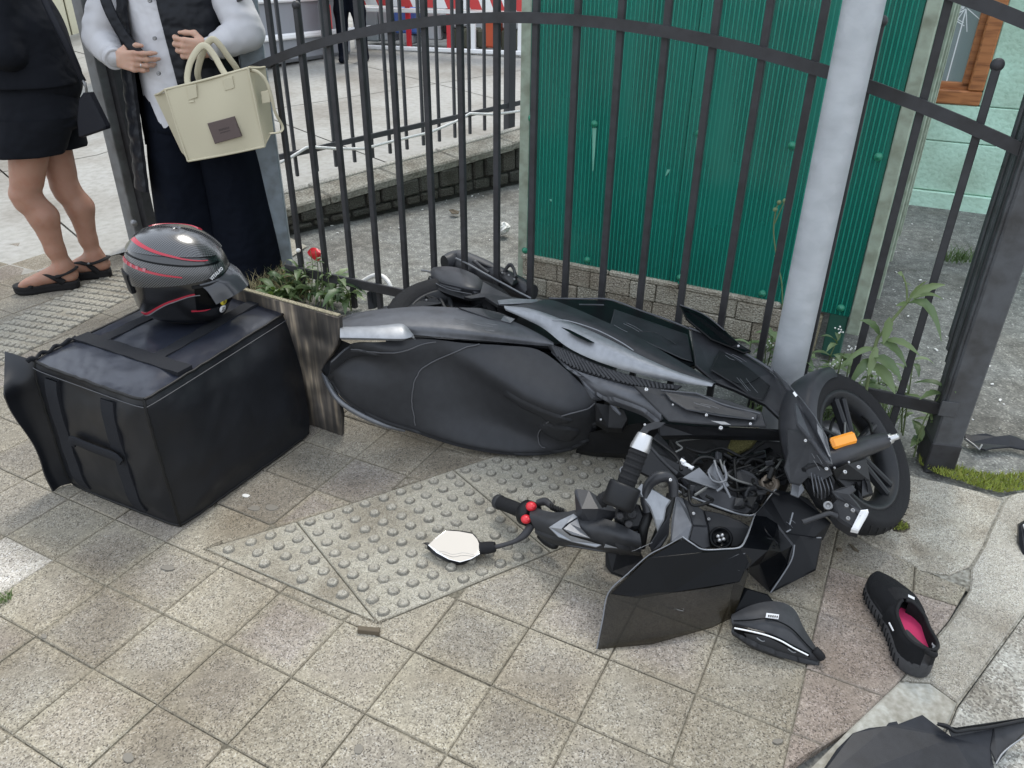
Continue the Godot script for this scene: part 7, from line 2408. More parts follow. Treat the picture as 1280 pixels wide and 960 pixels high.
func sandal(parent: Node, heel: Vector3, toe: Vector3, left: bool):
	var f := toe - heel
	f.y = 0
	var L := f.length() + 0.03
	f = f.normalized()
	var s := Vector3(-f.z, 0, f.x) * (1.0 if left else -1.0)     # towards the outer side
	heel = heel - f * 0.015
	heel.y = 0
	var n := Node3D.new()
	n.name = "sandal"
	parent.add_child(n, true)
	n.position = heel - world_of(parent).origin
	var out := []
	for q in [[0.0, 0.0], [0.02, 0.026], [0.10, 0.034], [0.30, 0.032], [0.50, 0.034], [0.70, 0.045], [0.86, 0.042], [0.96, 0.026], [1.0, 0.004], [0.985, -0.018], [0.9, -0.040], [0.72, -0.046], [0.5, -0.034], [0.3, -0.031], [0.10, -0.034], [0.02, -0.024]]:
		out.append(heel + f * L * q[0] + s * q[1])
	var m := mb(0)
	var rr := []
	var big := []
	for p in curve(out + [out[0]], 40): big.append(p)
	big.resize(40)
	var c := heel + f * L * 0.5
	for lv in [[0.0, 0.93], [0.004, 0.99], [0.016, 1.0], [0.019, 0.985], [0.022, 1.0], [0.036, 1.0], [0.040, 0.96], [0.038, 0.9]]:
		var ring := []
		for p in big: ring.append(c + (p - c) * lv[1] + Vector3(0, lv[0] + 0.008 * clampf((p - heel).dot(f) / L - 0.8, 0, 1) * 4 * (1 if lv[0] > 0 else 0), 0))
		rr.append(ring)
	rings(m, rr, 1)
	obj("sole", m, M.sandal, n)
	var strap := func(pts: Array, w: float):
		var o := mb(0)
		var cc := []
		for q in pts: cc.append(heel + f * L * q[0] + s * q[1] + Vector3(0, q[2], 0))
		cc = curve(cc, 30)
		var e := []
		for i in cc.size():
			var t: Vector3 = (cc[mini(i + 1, cc.size() - 1)] - cc[maxi(i - 1, 0)]).normalized()
			var axis: Vector3 = heel + f * (cc[i] - heel).dot(f) + Vector3(0, 0.045, 0)
			var ou: Vector3 = (cc[i] - axis)
			ou = (ou - t * ou.dot(t)).normalized()
			var wd := t.cross(ou) * w
			e.append([cc[i] - wd + ou * 0.0005, cc[i] + ou * 0.002, cc[i] + wd + ou * 0.0005, cc[i] + wd - ou * 0.003, cc[i] - wd - ou * 0.003])
		for i in e.size() - 1:
			for k in 5: o.quad(e[i][k], e[i][(k + 1) % 5], e[i + 1][(k + 1) % 5], e[i + 1][k])
		obj("strap", o, M.sandal, n)
	strap.call([[0.62, 0.046, 0.035], [0.60, 0.040, 0.062], [0.55, 0.012, 0.085], [0.44, -0.024, 0.092], [0.34, -0.036, 0.075], [0.22, -0.034, 0.04]], 0.015)
	strap.call([[0.72, -0.046, 0.035], [0.68, -0.036, 0.058], [0.58, 0.004, 0.086], [0.44, 0.030, 0.092], [0.32, 0.038, 0.085], [0.12, 0.036, 0.095], [-0.005, 0.006, 0.10], [0.08, -0.034, 0.095], [0.32, -0.036, 0.075]], 0.011)
	strap.call([[0.32, 0.038, 0.085], [0.26, 0.037, 0.06], [0.20, 0.036, 0.035]], 0.013)
	var o := mb(0)
	var bp := heel + f * L * 0.30 + s * 0.041 + Vector3(0, 0.085, 0)
	lathe(o, axis_frame(bp, s), [Vector2(0.006, -0.002), Vector2(0.006, 0.002), Vector2(0, 0.003)], 10)
	obj("rivet", o, M.steel, n)

func foot_bones(ank: Vector3, heel: Vector3, toe: Vector3, left: bool) -> Array:
	var f := (toe - heel)
	f.y = 0
	f = f.normalized()
	var s := Vector3(-f.z, 0, f.x) * (1.0 if left else -1.0)
	var y := 0.036
	var b := [[ank, heel + Vector3(0, y + 0.03, 0) + f * 0.01, 0.040, 0.030], [ank + f * 0.02 - Vector3(0, 0.01, 0), heel + f * 0.155 + Vector3(0, y + 0.022, 0), 0.036, 0.026], [heel + f * 0.03 + Vector3(0, y + 0.022, 0), heel + f * 0.16 + s * 0.014 + Vector3(0, y + 0.018, 0), 0.028, 0.022], [heel + f * 0.10 - s * 0.01 + Vector3(0, y + 0.03, 0), heel + f * 0.17 - s * 0.020 + Vector3(0, y + 0.018, 0), 0.026, 0.020]]
	for i in 5:
		var k: float = [-0.030, -0.010, 0.006, 0.020, 0.032][i]
		var l: float = [0.225, 0.222, 0.214, 0.203, 0.190][i]
		var r: float = [0.0125, 0.0095, 0.009, 0.0085, 0.008][i]
		b.append([heel + f * 0.16 + s * k * 0.8 + Vector3(0, y + 0.017, 0), heel + f * (l - 0.02) + s * k + Vector3(0, y + 0.015, 0), r + 0.002, r])
		b.append([heel + f * (l - 0.02) + s * k + Vector3(0, y + 0.015, 0), heel + f * l + s * k + Vector3(0, y + 0.009, 0), r, r * 0.9])
	return b

func leg_bones(hip: Vector3, knee: Vector3, ank: Vector3, k: float, f: Vector3) -> Array:
	var calf := knee.lerp(ank, 0.30) - f * 0.022
	return [[hip, knee + (hip - knee) * 0.15, 0.088 * k, 0.060 * k], [knee + f * 0.006, knee - Vector3(0, 0.03, 0) + f * 0.004, 0.054 * k, 0.050 * k], [knee, calf, 0.050 * k, 0.055 * k], [calf, ank + (knee - ank) * 0.25, 0.055 * k, 0.036 * k], [ank + (knee - ank) * 0.25, ank, 0.035 * k, 0.032 * k]]

func build_people():
	_person_in_shorts()
	_person_in_vest()

func _person_in_shorts():
	var f := Vector3(-0.92, 0, 0.39).normalized()
	var l := Vector3(0.39, 0, 0.92).normalized()
	var h := Vector3(-2.075, 0.86, -3.49)
	var who := thing("person", "person in black top, black shorts and dark strappy sandals facing left", "person", Vector3(-2.1, 0, -3.48))
	var near := [h + l * 0.085, Vector3(-2.182, 0.455, -3.40), Vector3(-2.118, 0.105, -3.425)]
	var far := [h - l * 0.075, Vector3(-2.085, 0.455, -3.555), Vector3(-2.045, 0.105, -3.575)]
	var bones := leg_bones(near[0], near[1], near[2], 1.12, f) + leg_bones(far[0], far[1], far[2], 1.08, f)
	bones += foot_bones(near[2], Vector3(-2.088, 0, -3.435), Vector3(-2.32, 0, -3.345), true)
	bones += foot_bones(far[2], Vector3(-2.005, 0, -3.585), Vector3(-2.24, 0, -3.51), false)
	bones += [[h - l * 0.05, h + l * 0.05, 0.12, 0.12], [h, h + Vector3(0.02, 0.25, 0), 0.11, 0.11], [h + Vector3(0.02, 0.25, 0), h + Vector3(0.0, 0.5, 0), 0.12, 0.07], [h + Vector3(0, 0.48, 0), h + f * 0.02 + Vector3(0, 0.60, 0), 0.05, 0.045]]
	netobj("body", bones, 0.0085, 0.022, M.skin, who)
	var nails := mb(0)
	sandal(who, Vector3(-2.088, 0, -3.435), Vector3(-2.32, 0, -3.345), true)
	sandal(who, Vector3(-2.005, 0, -3.585), Vector3(-2.24, 0, -3.51), false)
	# shorts: waist to hem, each leg a wide tube
	var o := mb(0)
	rings(o, [oval(h + Vector3(0.01, 0.12, 0), f * 0.15, l * 0.175, 24, 0.9), oval(h + Vector3(0, 0.0, 0), f * 0.172, l * 0.20, 24, 0.9), oval(h + Vector3(0, -0.10, 0), f * 0.178, l * 0.208, 24, 0.85), oval(h + Vector3(0, -0.13, 0), f * 0.150, l * 0.18, 24, 0.85)], 6, false)
	for q in [[near, 1.0], [far, -1.0]]:
		var c1: Vector3 = h + l * 0.098 * q[1] + Vector3(0, -0.07, 0)
		var c2: Vector3 = (q[0][0] as Vector3).lerp(q[0][1], 0.48) + l * 0.016 * q[1] + f * 0.004
		c2.y = h.y - (0.218 if q[1] > 0 else 0.226)
		var wob := []
		for k in 24: wob.append(1.0 + 0.035 * sin(k * 1.9 + q[1]))
		var rr := []
		for e in [[0.0, 0.156, 0.116], [0.4, 0.153, 0.118], [0.8, 0.148, 0.118], [1.0, 0.146, 0.118], [1.0, 0.139, 0.111], [0.6, 0.138, 0.106]]:
			var ring := oval(c1.lerp(c2, e[0]), f * e[1], l * e[2], 24, 0.85)
			for k in 24: ring[k] = c1.lerp(c2, e[0]) + (ring[k] - c1.lerp(c2, e[0])) * lerpf(1.0, wob[k], e[0])
			rr.append(ring)
		rings(o, rr, 3, false)
	obj("shorts", o, M.black_cloth, who)
	# loose top with long sleeves
	var top := [[h + Vector3(0.0, 0.09, 0) - f * 0.02, h + Vector3(0.01, 0.26, 0), 0.185, 0.168, l, 0.92], [h + Vector3(0.01, 0.26, 0), h + Vector3(0.01, 0.42, 0), 0.166, 0.13, l, 0.85], [h + Vector3(0.0, 0.46, 0) - l * 0.14, h + Vector3(0.0, 0.46, 0) + l * 0.14, 0.075, 0.075]]
	for s in [-1, 1]:
		var sh: Vector3 = h + l * 0.165 * s + Vector3(0.0, 0.46, 0)
		var el: Vector3 = h + l * 0.22 * s + f * 0.03 + Vector3(0, 0.19, 0)
		var wr: Vector3 = h + l * 0.12 * s + f * 0.25 + Vector3(0, 0.21, 0)
		top.append([sh, el, 0.062, 0.052])
		top.append([el, wr, 0.052, 0.040])
	netobj("top", top, 0.013, 0.045, M.black_cloth, who)
	o = mb(0)
	rings(o, [oval(h + Vector3(0.0, 0.30, 0), f * 0.160, l * 0.19, 28, 0.9), oval(h + Vector3(0, 0.16, 0), f * 0.182, l * 0.205, 28, 0.9), oval(h + Vector3(0, 0.065, 0), f * 0.198, l * 0.217, 28, 0.9), oval(h + Vector3(0, 0.064, 0), f * 0.190, l * 0.209, 28, 0.9), oval(h + Vector3(0, 0.16, 0), f * 0.174, l * 0.197, 28, 0.9)], 5, false)
	obj("top_hem", o, M.black_cloth, who)
	for s in [-1, 1]:
		var wr: Vector3 = h + l * 0.12 * s + f * 0.25 + Vector3(0, 0.21, 0)
		var fw: Vector3 = (f - l * 0.6 * s).normalized()
		netobj("hand", hand_bones(wr, fw, Vector3.UP, (l * s + f * 0.3).normalized(), [0.35, 0.4, 0.45, 0.5], 0.3, fw + Vector3.UP * 0.2), 0.0045, 0.008, M.skin, who)
	head(who, h + Vector3(0, 0.70, 0) + f * 0.035, f, M.skin, 0.16)
	# shoulder bag hanging at the back
	var bag := thing("black_shoulder_bag", "small flat black shoulder bag hanging beside the black shorts", "bag", Vector3(-1.83, 0.72, -3.40))
	var bp := []
	for q in [[103, 116], [110, 116], [118, 132], [131, 158], [131, 162], [102, 172], [97, 171], [95, 150], [97, 125]]: bp.append(Z(q[0], q[1], -3.39))
	o = mb(-1)
	plate(o, bp, Vector3(0.01, 0, -0.03), 0.006)
	obj("pouch", o, M.bag_leather, bag)
	o = mb(0)
	tube(o, curve([Z(30, -60, -3.38), Z(60, 10, -3.34), Z(85, 60, -3.34), Z(97, 88, -3.37), Z(104, 101, -3.39)], 24), 0.014, 8, true, Vector2(1, 0.2), Vector3(1, 0.3, 0))
	obj("strap", o, M.bag_leather, bag)
	o = mb(0)
	tube(o, curve([Z(104, 101, -3.385), Z(105.5, 104, -3.38), Z(107.5, 109, -3.38), Z(108, 115, -3.385)], 12), 0.0055, 8)
	obj("clip", o, M.steel, bag)
	o = mb(0)
	tube(o, curve([Z(103, 102, -3.385), Z(107, 103, -3.38), Z(107, 107, -3.38), Z(104, 106, -3.385)], 12), 0.003, 6)
	obj("ring", o, M.steel, bag)

func _person_in_vest():
	var c := Vector3(-1.40, 0, -3.48)
	var f := Vector3(0.12, 0, 0.99).normalized()
	var r := Vector3(0.99, 0, -0.12).normalized()          # towards the right of the picture (her left)
	var who := thing("person", "person in pale sweater, padded black vest and wide black trousers holding the tote", "person", c)
	var at := func(x: float, y: float, z: float) -> Vector3: return c + r * x + Vector3(0, y, 0) + f * z
	# trousers
	var o := mb(0)
	rings(o, [oval(at.call(0.01, 1.0, 0), r * 0.165, f * 0.125, 24), oval(at.call(0.01, 0.88, 0), r * 0.20, f * 0.15, 24), oval(at.call(0.01, 0.74, 0.0), r * 0.225, f * 0.16, 24)], 6)
	for s in [-1, 1]:
		var ph = 0.4 * s
		var rr := []
		for q in [[0.80, 0.09, 0.115, 0.135], [0.62, 0.105, 0.13, 0.14], [0.42, 0.115, 0.135, 0.135], [0.22, 0.12, 0.145, 0.14], [0.05, 0.122, 0.152, 0.15], [0.012, 0.124, 0.155, 0.152], [0.012, 0.124, 0.145, 0.142]]:
			var ring := []
			var cc: Vector3 = at.call(q[1] * s + 0.015, q[0], 0.0)
			for k in 28:
				var t := TAU * k / 28
				var w := 1.0 + 0.045 * sin(t * 5 + ph * 3 + q[0] * 2.0) * smoothstep(0.9, 0.2, q[0])
				ring.append(cc + r * cos(t) * q[2] * w + f * sin(t) * q[3] * w)
			rr.append(ring)
		rings(o, rr, 5)
	obj("trousers", o, M.trousers, who)
	for s in [-1, 1]:
		var p: Vector3 = at.call(0.125 * s, 0.03, 0.10)
		netobj("shoe", [[p - f * 0.12, p + f * 0.10, 0.034, 0.034], [p - f * 0.1 + Vector3(0, 0.03, 0), p, 0.034, 0.03]], 0.012, 0.02, M.sandal, who)
	# sweater: torso and sleeves with rolls of cloth at the cuffs
	var shR: Vector3 = at.call(-0.185, 1.335, 0)
	var shL: Vector3 = at.call(0.195, 1.335, 0)
	var elR := Vector3(-1.695, 1.095, -3.42)
	var elL := Vector3(-1.095, 1.125, -3.42)
	var wrR := Vector3(-1.600, 1.036, -3.30)
	var wrL := Vector3(-1.205, 1.075, -3.30)
	var sw := [[at.call(0, 0.98, 0.0), at.call(0, 1.2, 0.0), 0.165, 0.165, f, 1.3], [at.call(0, 1.2, 0.0), at.call(0, 1.34, -0.01), 0.165, 0.11, f, 1.3], [shR, shL, 0.075, 0.075], [at.call(0, 1.34, -0.01), at.call(0, 1.42, 0), 0.075, 0.06]]
	for q in [[shR, elR, wrR], [shL, elL, wrL]]:
		sw.append([q[0], q[1], 0.078, 0.070])
		sw.append([q[1], q[1].lerp(q[2], 0.5), 0.070, 0.060])
		for k in 6:
			var t0 := 0.22 + 0.135 * k
			var cc: Vector3 = q[1].lerp(q[2], t0)
			var dd: Vector3 = (q[2] - q[1]).normalized()
			sw.append([cc - dd * 0.006, cc + dd * 0.008, 0.064 - 0.0035 * k + 0.005 * (k % 2), 0.058 - 0.0035 * k])
		for k in 3:
			var cc: Vector3 = (q[0] as Vector3).lerp(q[1], 0.45 + 0.2 * k)
			sw.append([cc + Vector3(0, 0.006, 0.01), cc + Vector3(0.0, -0.012, 0.02), 0.078 - 0.002 * k, 0.069])
	netobj("sweater", sw, 0.0085, 0.010, M.sweater, who)
	# cuffs
	for q in [[elR, wrR], [elL, wrL]]:
		o = mb(0)
		var dd: Vector3 = (q[1] - q[0]).normalized()
		lathe(o, axis_frame(q[1] + dd * 0.006, dd), [Vector2(0.036, -0.03), Vector2(0.044, -0.026), Vector2(0.044, 0.006), Vector2(0.040, 0.010), Vector2(0.030, 0.006)], 22)
		obj("cuff", o, M.sweater, who)
	# pale shirt tail under the vest
	o = mb(0)
	var rows := []
	for q in [[1.36, -0.12, 0.05], [1.15, -0.15, 0.06], [0.98, -0.155, 0.075], [0.86, -0.15, 0.09], [0.762, -0.125, 0.10]]:
		var line := []
		for k in 9:
			var t := lerpf(-1.40, 0.25, k / 8.0)
			line.append(at.call(sin(t) * 0.185, q[0], cos(t) * (0.142 + 0.03 * (1.36 - q[0])) + 0.004 * sin(k * 2.1) * (1.4 - q[0])))
		rows.append(line)
	patch(o, rows, 30, 24, 0.003, -f)
	obj("shirt", o, M.shirt, who)
	# padded vest: right panel, left panel, back; seams run across
	var vest := func(called: String, t0: float, t1: float, y0: float, y1: float, slant: float, flare: float):
		var v := mb(0)
		var nu := 72
		var nv := 22
		var g := []
		for i in nu + 1:
			var y := lerpf(y0, y1, float(i) / nu)
			var line := []
			for j in nv + 1:
				var u := float(j) / nv
				var t := lerpf(t0 + slant * float(i) / nu, t1, u)
				var puff := 0.009 * sqrt(absf(sin(PI * (y - 0.02) / 0.075))) * smoothstep(0.0, 0.12, minf(u, 1 - u) + 0.04)
				var k := (1.36 - y)
				var a := 0.205 + flare * k + puff
				var b := 0.152 + 0.045 * k + flare * k * 0.5 + puff
				if y > 1.22:
					a *= 1.0 - (y - 1.22) * 1.6
					b *= 1.0 - (y - 1.22) * 1.6
				line.append(at.call(sin(t) * a, y, cos(t) * b))
			g.append(line)
		for i in nu:
			for j in nv:
				v.quad(g[i][j], g[i + 1][j], g[i + 1][j + 1], g[i][j + 1])
		v.g = 1
		for i in nu:
			for j in nv:
				var q := []
				for e in [[i, j], [i, j + 1], [i + 1, j + 1], [i + 1, j]]:
					var p: Vector3 = g[e[0]][e[1]]
					q.append(p + (Vector3(c.x, p.y, c.z) - p).normalized() * 0.014)
				v.quad(q[0], q[1], q[2], q[3])
		v.g = -1
		for i in nu:
			for j in [0, nv]:
				var p0: Vector3 = g[i][j]
				var p1: Vector3 = g[i + 1][j]
				v.quad(p0, p1, p1 + (Vector3(c.x, p1.y, c.z) - p1).normalized() * 0.014, p0 + (Vector3(c.x, p0.y, c.z) - p0).normalized() * 0.014)
		obj(called, v, M.vest, who)
	vest.call("vest_panel", -0.16, 1.75, 1.40, 0.70, 0.30, 0.035)
	vest.call("vest_panel", -1.75, -0.80, 1.40, 0.50, -0.10, 0.10)
	vest.call("vest_back", 1.75, TAU - 1.75, 1.40, 0.66, 0.0, 0.05)
	for q in [[193, 48], [198, 92], [187, 1]]:
		var p := Z(q[0], q[1], c.z + 0.178 if q[1] < 60 else c.z + 0.19)
		o = mb(0)
		lathe(o, axis_frame(p, f), [Vector2(0.0075, -0.01), Vector2(0.0075, 0.002), Vector2(0.005, 0.004), Vector2(0.002, 0.002), Vector2(0, 0.002)], 14)
		obj("snap", o, M.steel, who)
	# dark strap across the chest
	o = mb(0)
	tube(o, curve([at.call(-0.23, 1.36, 0.06), at.call(-0.21, 1.24, 0.14), at.call(-0.165, 1.12, 0.165), at.call(-0.10, 1.03, 0.172)], 20), 0.021, 8, true, Vector2(1, 0.15), r)
	obj("strap", o, M.vest, who)
	for k in 2:
		var p: Vector3 = at.call(-0.03, 1.255 + 0.09 * k, 0.150 - 0.01 * k)
		o = mb(0)
		lathe(o, axis_frame(p, f), [Vector2(0.0085, -0.01), Vector2(0.0085, 0.002), Vector2(0, 0.004)], 14)
		obj("button", o, M.brown_metal, who)
	# hands
	var fR := Vector3(0.93, -0.10, 0.28).normalized()
	var uR := (Vector3(0.12, 0.97, 0.05) - fR * Vector3(0.12, 0.97, 0.05).dot(fR)).normalized()
	var nR := fR.cross(uR)
	if nR.z < 0: nR = -nR
	netobj("hand", hand_bones(wrR + fR * 0.008, fR, uR, nR, [0.30, 0.55, 0.72, 0.85], 0.25, fR + uR * 0.1 - nR * 0.3), 0.0036, 0.009, M.skin_pale, who)
	var fL := Vector3(-0.88, 0.02, 0.38).normalized()
	var uL := (Vector3(-0.05, 0.95, 0.1) - fL * Vector3(-0.05, 0.95, 0.1).dot(fL)).normalized()
	var nL := uL.cross(fL)
	if nL.z < 0: nL = -nL
	netobj("hand", hand_bones(wrL + fL * 0.010, fL, uL, nL, [0.85, 0.95, 1.0, 1.05], 0.3, fL - nL * 0.4), 0.0036, 0.009, M.skin_pale, who)
	# ring on the right hand
	o = mb(0)
	var rp := wrR + fR * 0.112 + uR * -0.012 + nR * -0.012
	lathe(o, axis_frame(rp, fR - nR * 0.6), [Vector2(0.0094, -0.002), Vector2(0.0102, 0), Vector2(0.0094, 0.002)], 16)
	obj("finger_ring", o, M.chrome, who)
	head(who, at.call(0.0, 1.56, 0.02), f, M.skin_pale, 0.10)
	_tote()

func _tote():
	var zf := -3.165
	var zb := -3.30
	var bag := thing("cream_tote_bag", "cream canvas tote bag with a brown leather label held by the person in the vest", "tote bag", Z(290, 195, -3.22))
	var tl := Z(206.5, 112, zf); var tr := Z(310, 85, zf); var br := Z(331, 183, zf); var bl := Z(235, 201.5, zf)
	var tl2 := Z(194, 119, zb); var tr2 := Z(331, 84, zb); var br2 := Z(341, 164, zb); var bl2 := Z(228, 190, zb)
	var o := mb(0)
	var rows := []
	for i in 7:
		var t := i / 6.0
		var line := []
		for j in 7:
			var u := j / 6.0
			var p := tl.lerp(tr, u).lerp(bl.lerp(br, u), t)
			p += Vector3(0, -0.006 * sin(PI * u) * (1 - t), 0.012 * sin(PI * u) * sin(PI * t) + 0.003 * sin(u * 9 + t * 4))
			line.append(p)
		rows.append(line)
	patch(o, rows, 24, 24, 0.004, Vector3(0, 0, -1))
	var front := obj("front_panel", o, M.canvas, bag)
	var panel := func(called: String, a: Vector3, b: Vector3, cc: Vector3, d: Vector3, push: Vector3):
		var v := mb(0)
		var rw := []
		for i in 5:
			var line := []
			for j in 5:
				var t := i / 4.0
				var u := j / 4.0
				line.append(a.lerp(b, u).lerp(d.lerp(cc, u), t) + push * sin(PI * u) * (0.3 + 0.7 * (1 - t)))
			rw.append(line)
		patch(v, rw, 16, 12, 0.004, -push)
		obj(called, v, M.canvas, bag)
	panel.call("side_panel", tr, tr2, br2, br, Vector3(-0.022, 0.006, 0))
	panel.call("side_panel", tl, tl2, bl2, bl, Vector3(0.018, 0.0, 0))
	panel.call("back_panel", tl2, tr2, br2, bl2, Vector3(0, 0, -0.006))
	panel.call("bottom_panel", bl, br, br2, bl2, Vector3(0, -0.004, 0))
	for e in [[tl, bl], [tr, br], [bl, br], [tl, tr], [tl2, tl], [tr, tr2]]:
		o = mb(0)
		tube(o, curve([e[0], e[0].lerp(e[1], 0.5) + Vector3(0, -0.002, 0.001), e[1]], 12), 0.0045, 8)
		obj("piped_seam", o, M.canvas, bag)
	# handles pass through the hand
	for k in 2:
		var z := zf + 0.006 if k == 0 else zb - 0.004
		var pts := [[240, 128], [237, 112], [234, 98], [238, 78], [249, 60], [258, 58], [268, 70], [277, 86], [284, 98], [288, 112]] if k == 0 else [[252, 118], [250, 104], [247, 92], [250, 76], [257, 58], [266, 49], [276, 58], [286, 72], [296, 86], [299, 96]]
		var pp := []
		for i in pts.size():
			var up := sin(PI * i / (pts.size() - 1.0))
			pp.append(Z(pts[i][0], pts[i][1], lerpf(z, -3.225, up * 0.8)))
		o = mb(0)
		tube(o, curve(pp, 40), 0.0125, 8, true, Vector2(1, 0.35), Vector3(1, 0, 0))
		obj("handle", o, M.canvas, bag)
	for q in [[[233.5, 108], [245, 105.5], [246.5, 121.5], [235.5, 125.5]], [[278, 99], [290, 95.5], [293, 109.5], [281.5, 113.5]]]:
		var pts := []
		for e in q: pts.append(Z(e[0], e[1], zf + 0.010))
		o = mb(-1)
		plate(o, pts, Vector3(0, 0, -0.006), 0.001)
		obj("handle_patch", o, M.canvas, front)
	var lp := []
	for e in [[259, 154.5], [292.5, 145.5], [302, 170.5], [268.5, 180]]: lp.append(Z(e[0], e[1], zf + 0.0195))
	o = mb(-1)
	plate(o, lp, Vector3(0, 0, -0.010), 0.0015)
	var lab := part_label(obj("leather_label", o, M.tag_leather, front), "brown leather label on the front of the tote")
	o = mb(-1)
	for k in 2:
		for i in (7 if k == 0 else 11):
			var u := lerpf(0.33, 0.67, i / (6.0 if k == 0 else 10.0))
			var v := 0.44 if k == 0 else 0.58
			var p: Vector3 = (lp[0] as Vector3).lerp(lp[1], u).lerp((lp[3] as Vector3).lerp(lp[2], u), v) + Vector3(0, 0, 0.0003)
			rbox(o, Transform3D(Basis(Vector3(0, 0, 1), 0.26), p), Vector3(0.0042, 0.007, 0.0006) if k == 0 else Vector3(0.0025, 0.004, 0.0006), 0.0001)
	obj("embossed_print", o, M.tag_print, lab)
	# side strap with its patch
	o = mb(0)
	tube(o, curve([Z(313, 88, -3.19), Z(322, 90, -3.18), Z(332, 100, -3.18), Z(338, 116, -3.185), Z(344, 140, -3.2), Z(353, 158, -3.22), Z(350, 165, -3.2), Z(337, 167, -3.18)], 40), 0.0065, 8, true, Vector2(1, 0.5))
	obj("side_strap", o, M.canvas, bag)
	var sp := []
	for e in [[326, 115], [335.5, 113], [338, 127.5], [328, 129.5]]: sp.append(Z(e[0], e[1], -3.185))
	o = mb(-1)
	plate(o, sp, Vector3(0, 0, -0.012), 0.001)
	obj("strap_patch", o, M.canvas, bag)

# ---------------------------------------------------------------- plants
func leaf(m: MB, a: Vector3, tip: Vector3, width: float, sag: float, up: Vector3, lobes := 0.0, sd := 0):   # a leaf folded along its rib
	var d := tip - a
	var side := d.cross(up).normalized()
	var nrm := side.cross(d).normalized()
	if nrm.y < 0: nrm = -nrm
	var n := 9
	var rows := []
	for i in n + 1:
		var t := float(i) / n
		var p := a + d * t + Vector3(0, sag * 4 * t * (1 - t) - sag * t * t * 1.2, 0)
		var w := width * pow(sin(PI * pow(t, 0.75) * 0.97 + 0.03), 0.85)
		if lobes > 0: w *= 1.0 - lobes * (0.5 + 0.5 * sin(t * 24.0 + sd))
		var lift := nrm * w * 0.30
		rows.append([p - side * w + lift, p - side * w * 0.5 + lift * 0.35, p, p + side * w * 0.5 + lift * 0.35, p + side * w + lift])
	for i in n:
		for j in 4: m.quad(rows[i][j], rows[i][j + 1], rows[i + 1][j + 1], rows[i + 1][j])

func blade_clump(c: Vector3, r: Vector2, n: int, h0: float, h1: float, w: float, mat_: Material, called: String, parent: Node) -> void:
	var m := mb(-1)
	for i in n:
		var a := rng.randf() * TAU
		var q := sqrt(rng.randf())
		var p := c + Vector3(cos(a) * r.x * q, 0, sin(a) * r.y * q)
		var h := rng.randf_range(h0, h1)
		var lean := Vector3(rng.randf_range(-1, 1), 0, rng.randf_range(-1, 1)) * h * 0.7
		var s := Vector3(cos(a * 7), 0, sin(a * 7)) * w
		var mid := p + lean * 0.35 + Vector3(0, h * 0.6, 0)
		m.quad(p - s, p + s, mid + s * 0.7, mid - s * 0.7)
		m.tri(mid - s * 0.7, mid + s * 0.7, p + lean + Vector3(0, h * 0.95, 0))
	var o := obj(called, m, mat_, parent)
	o.set_meta("kind", "stuff")

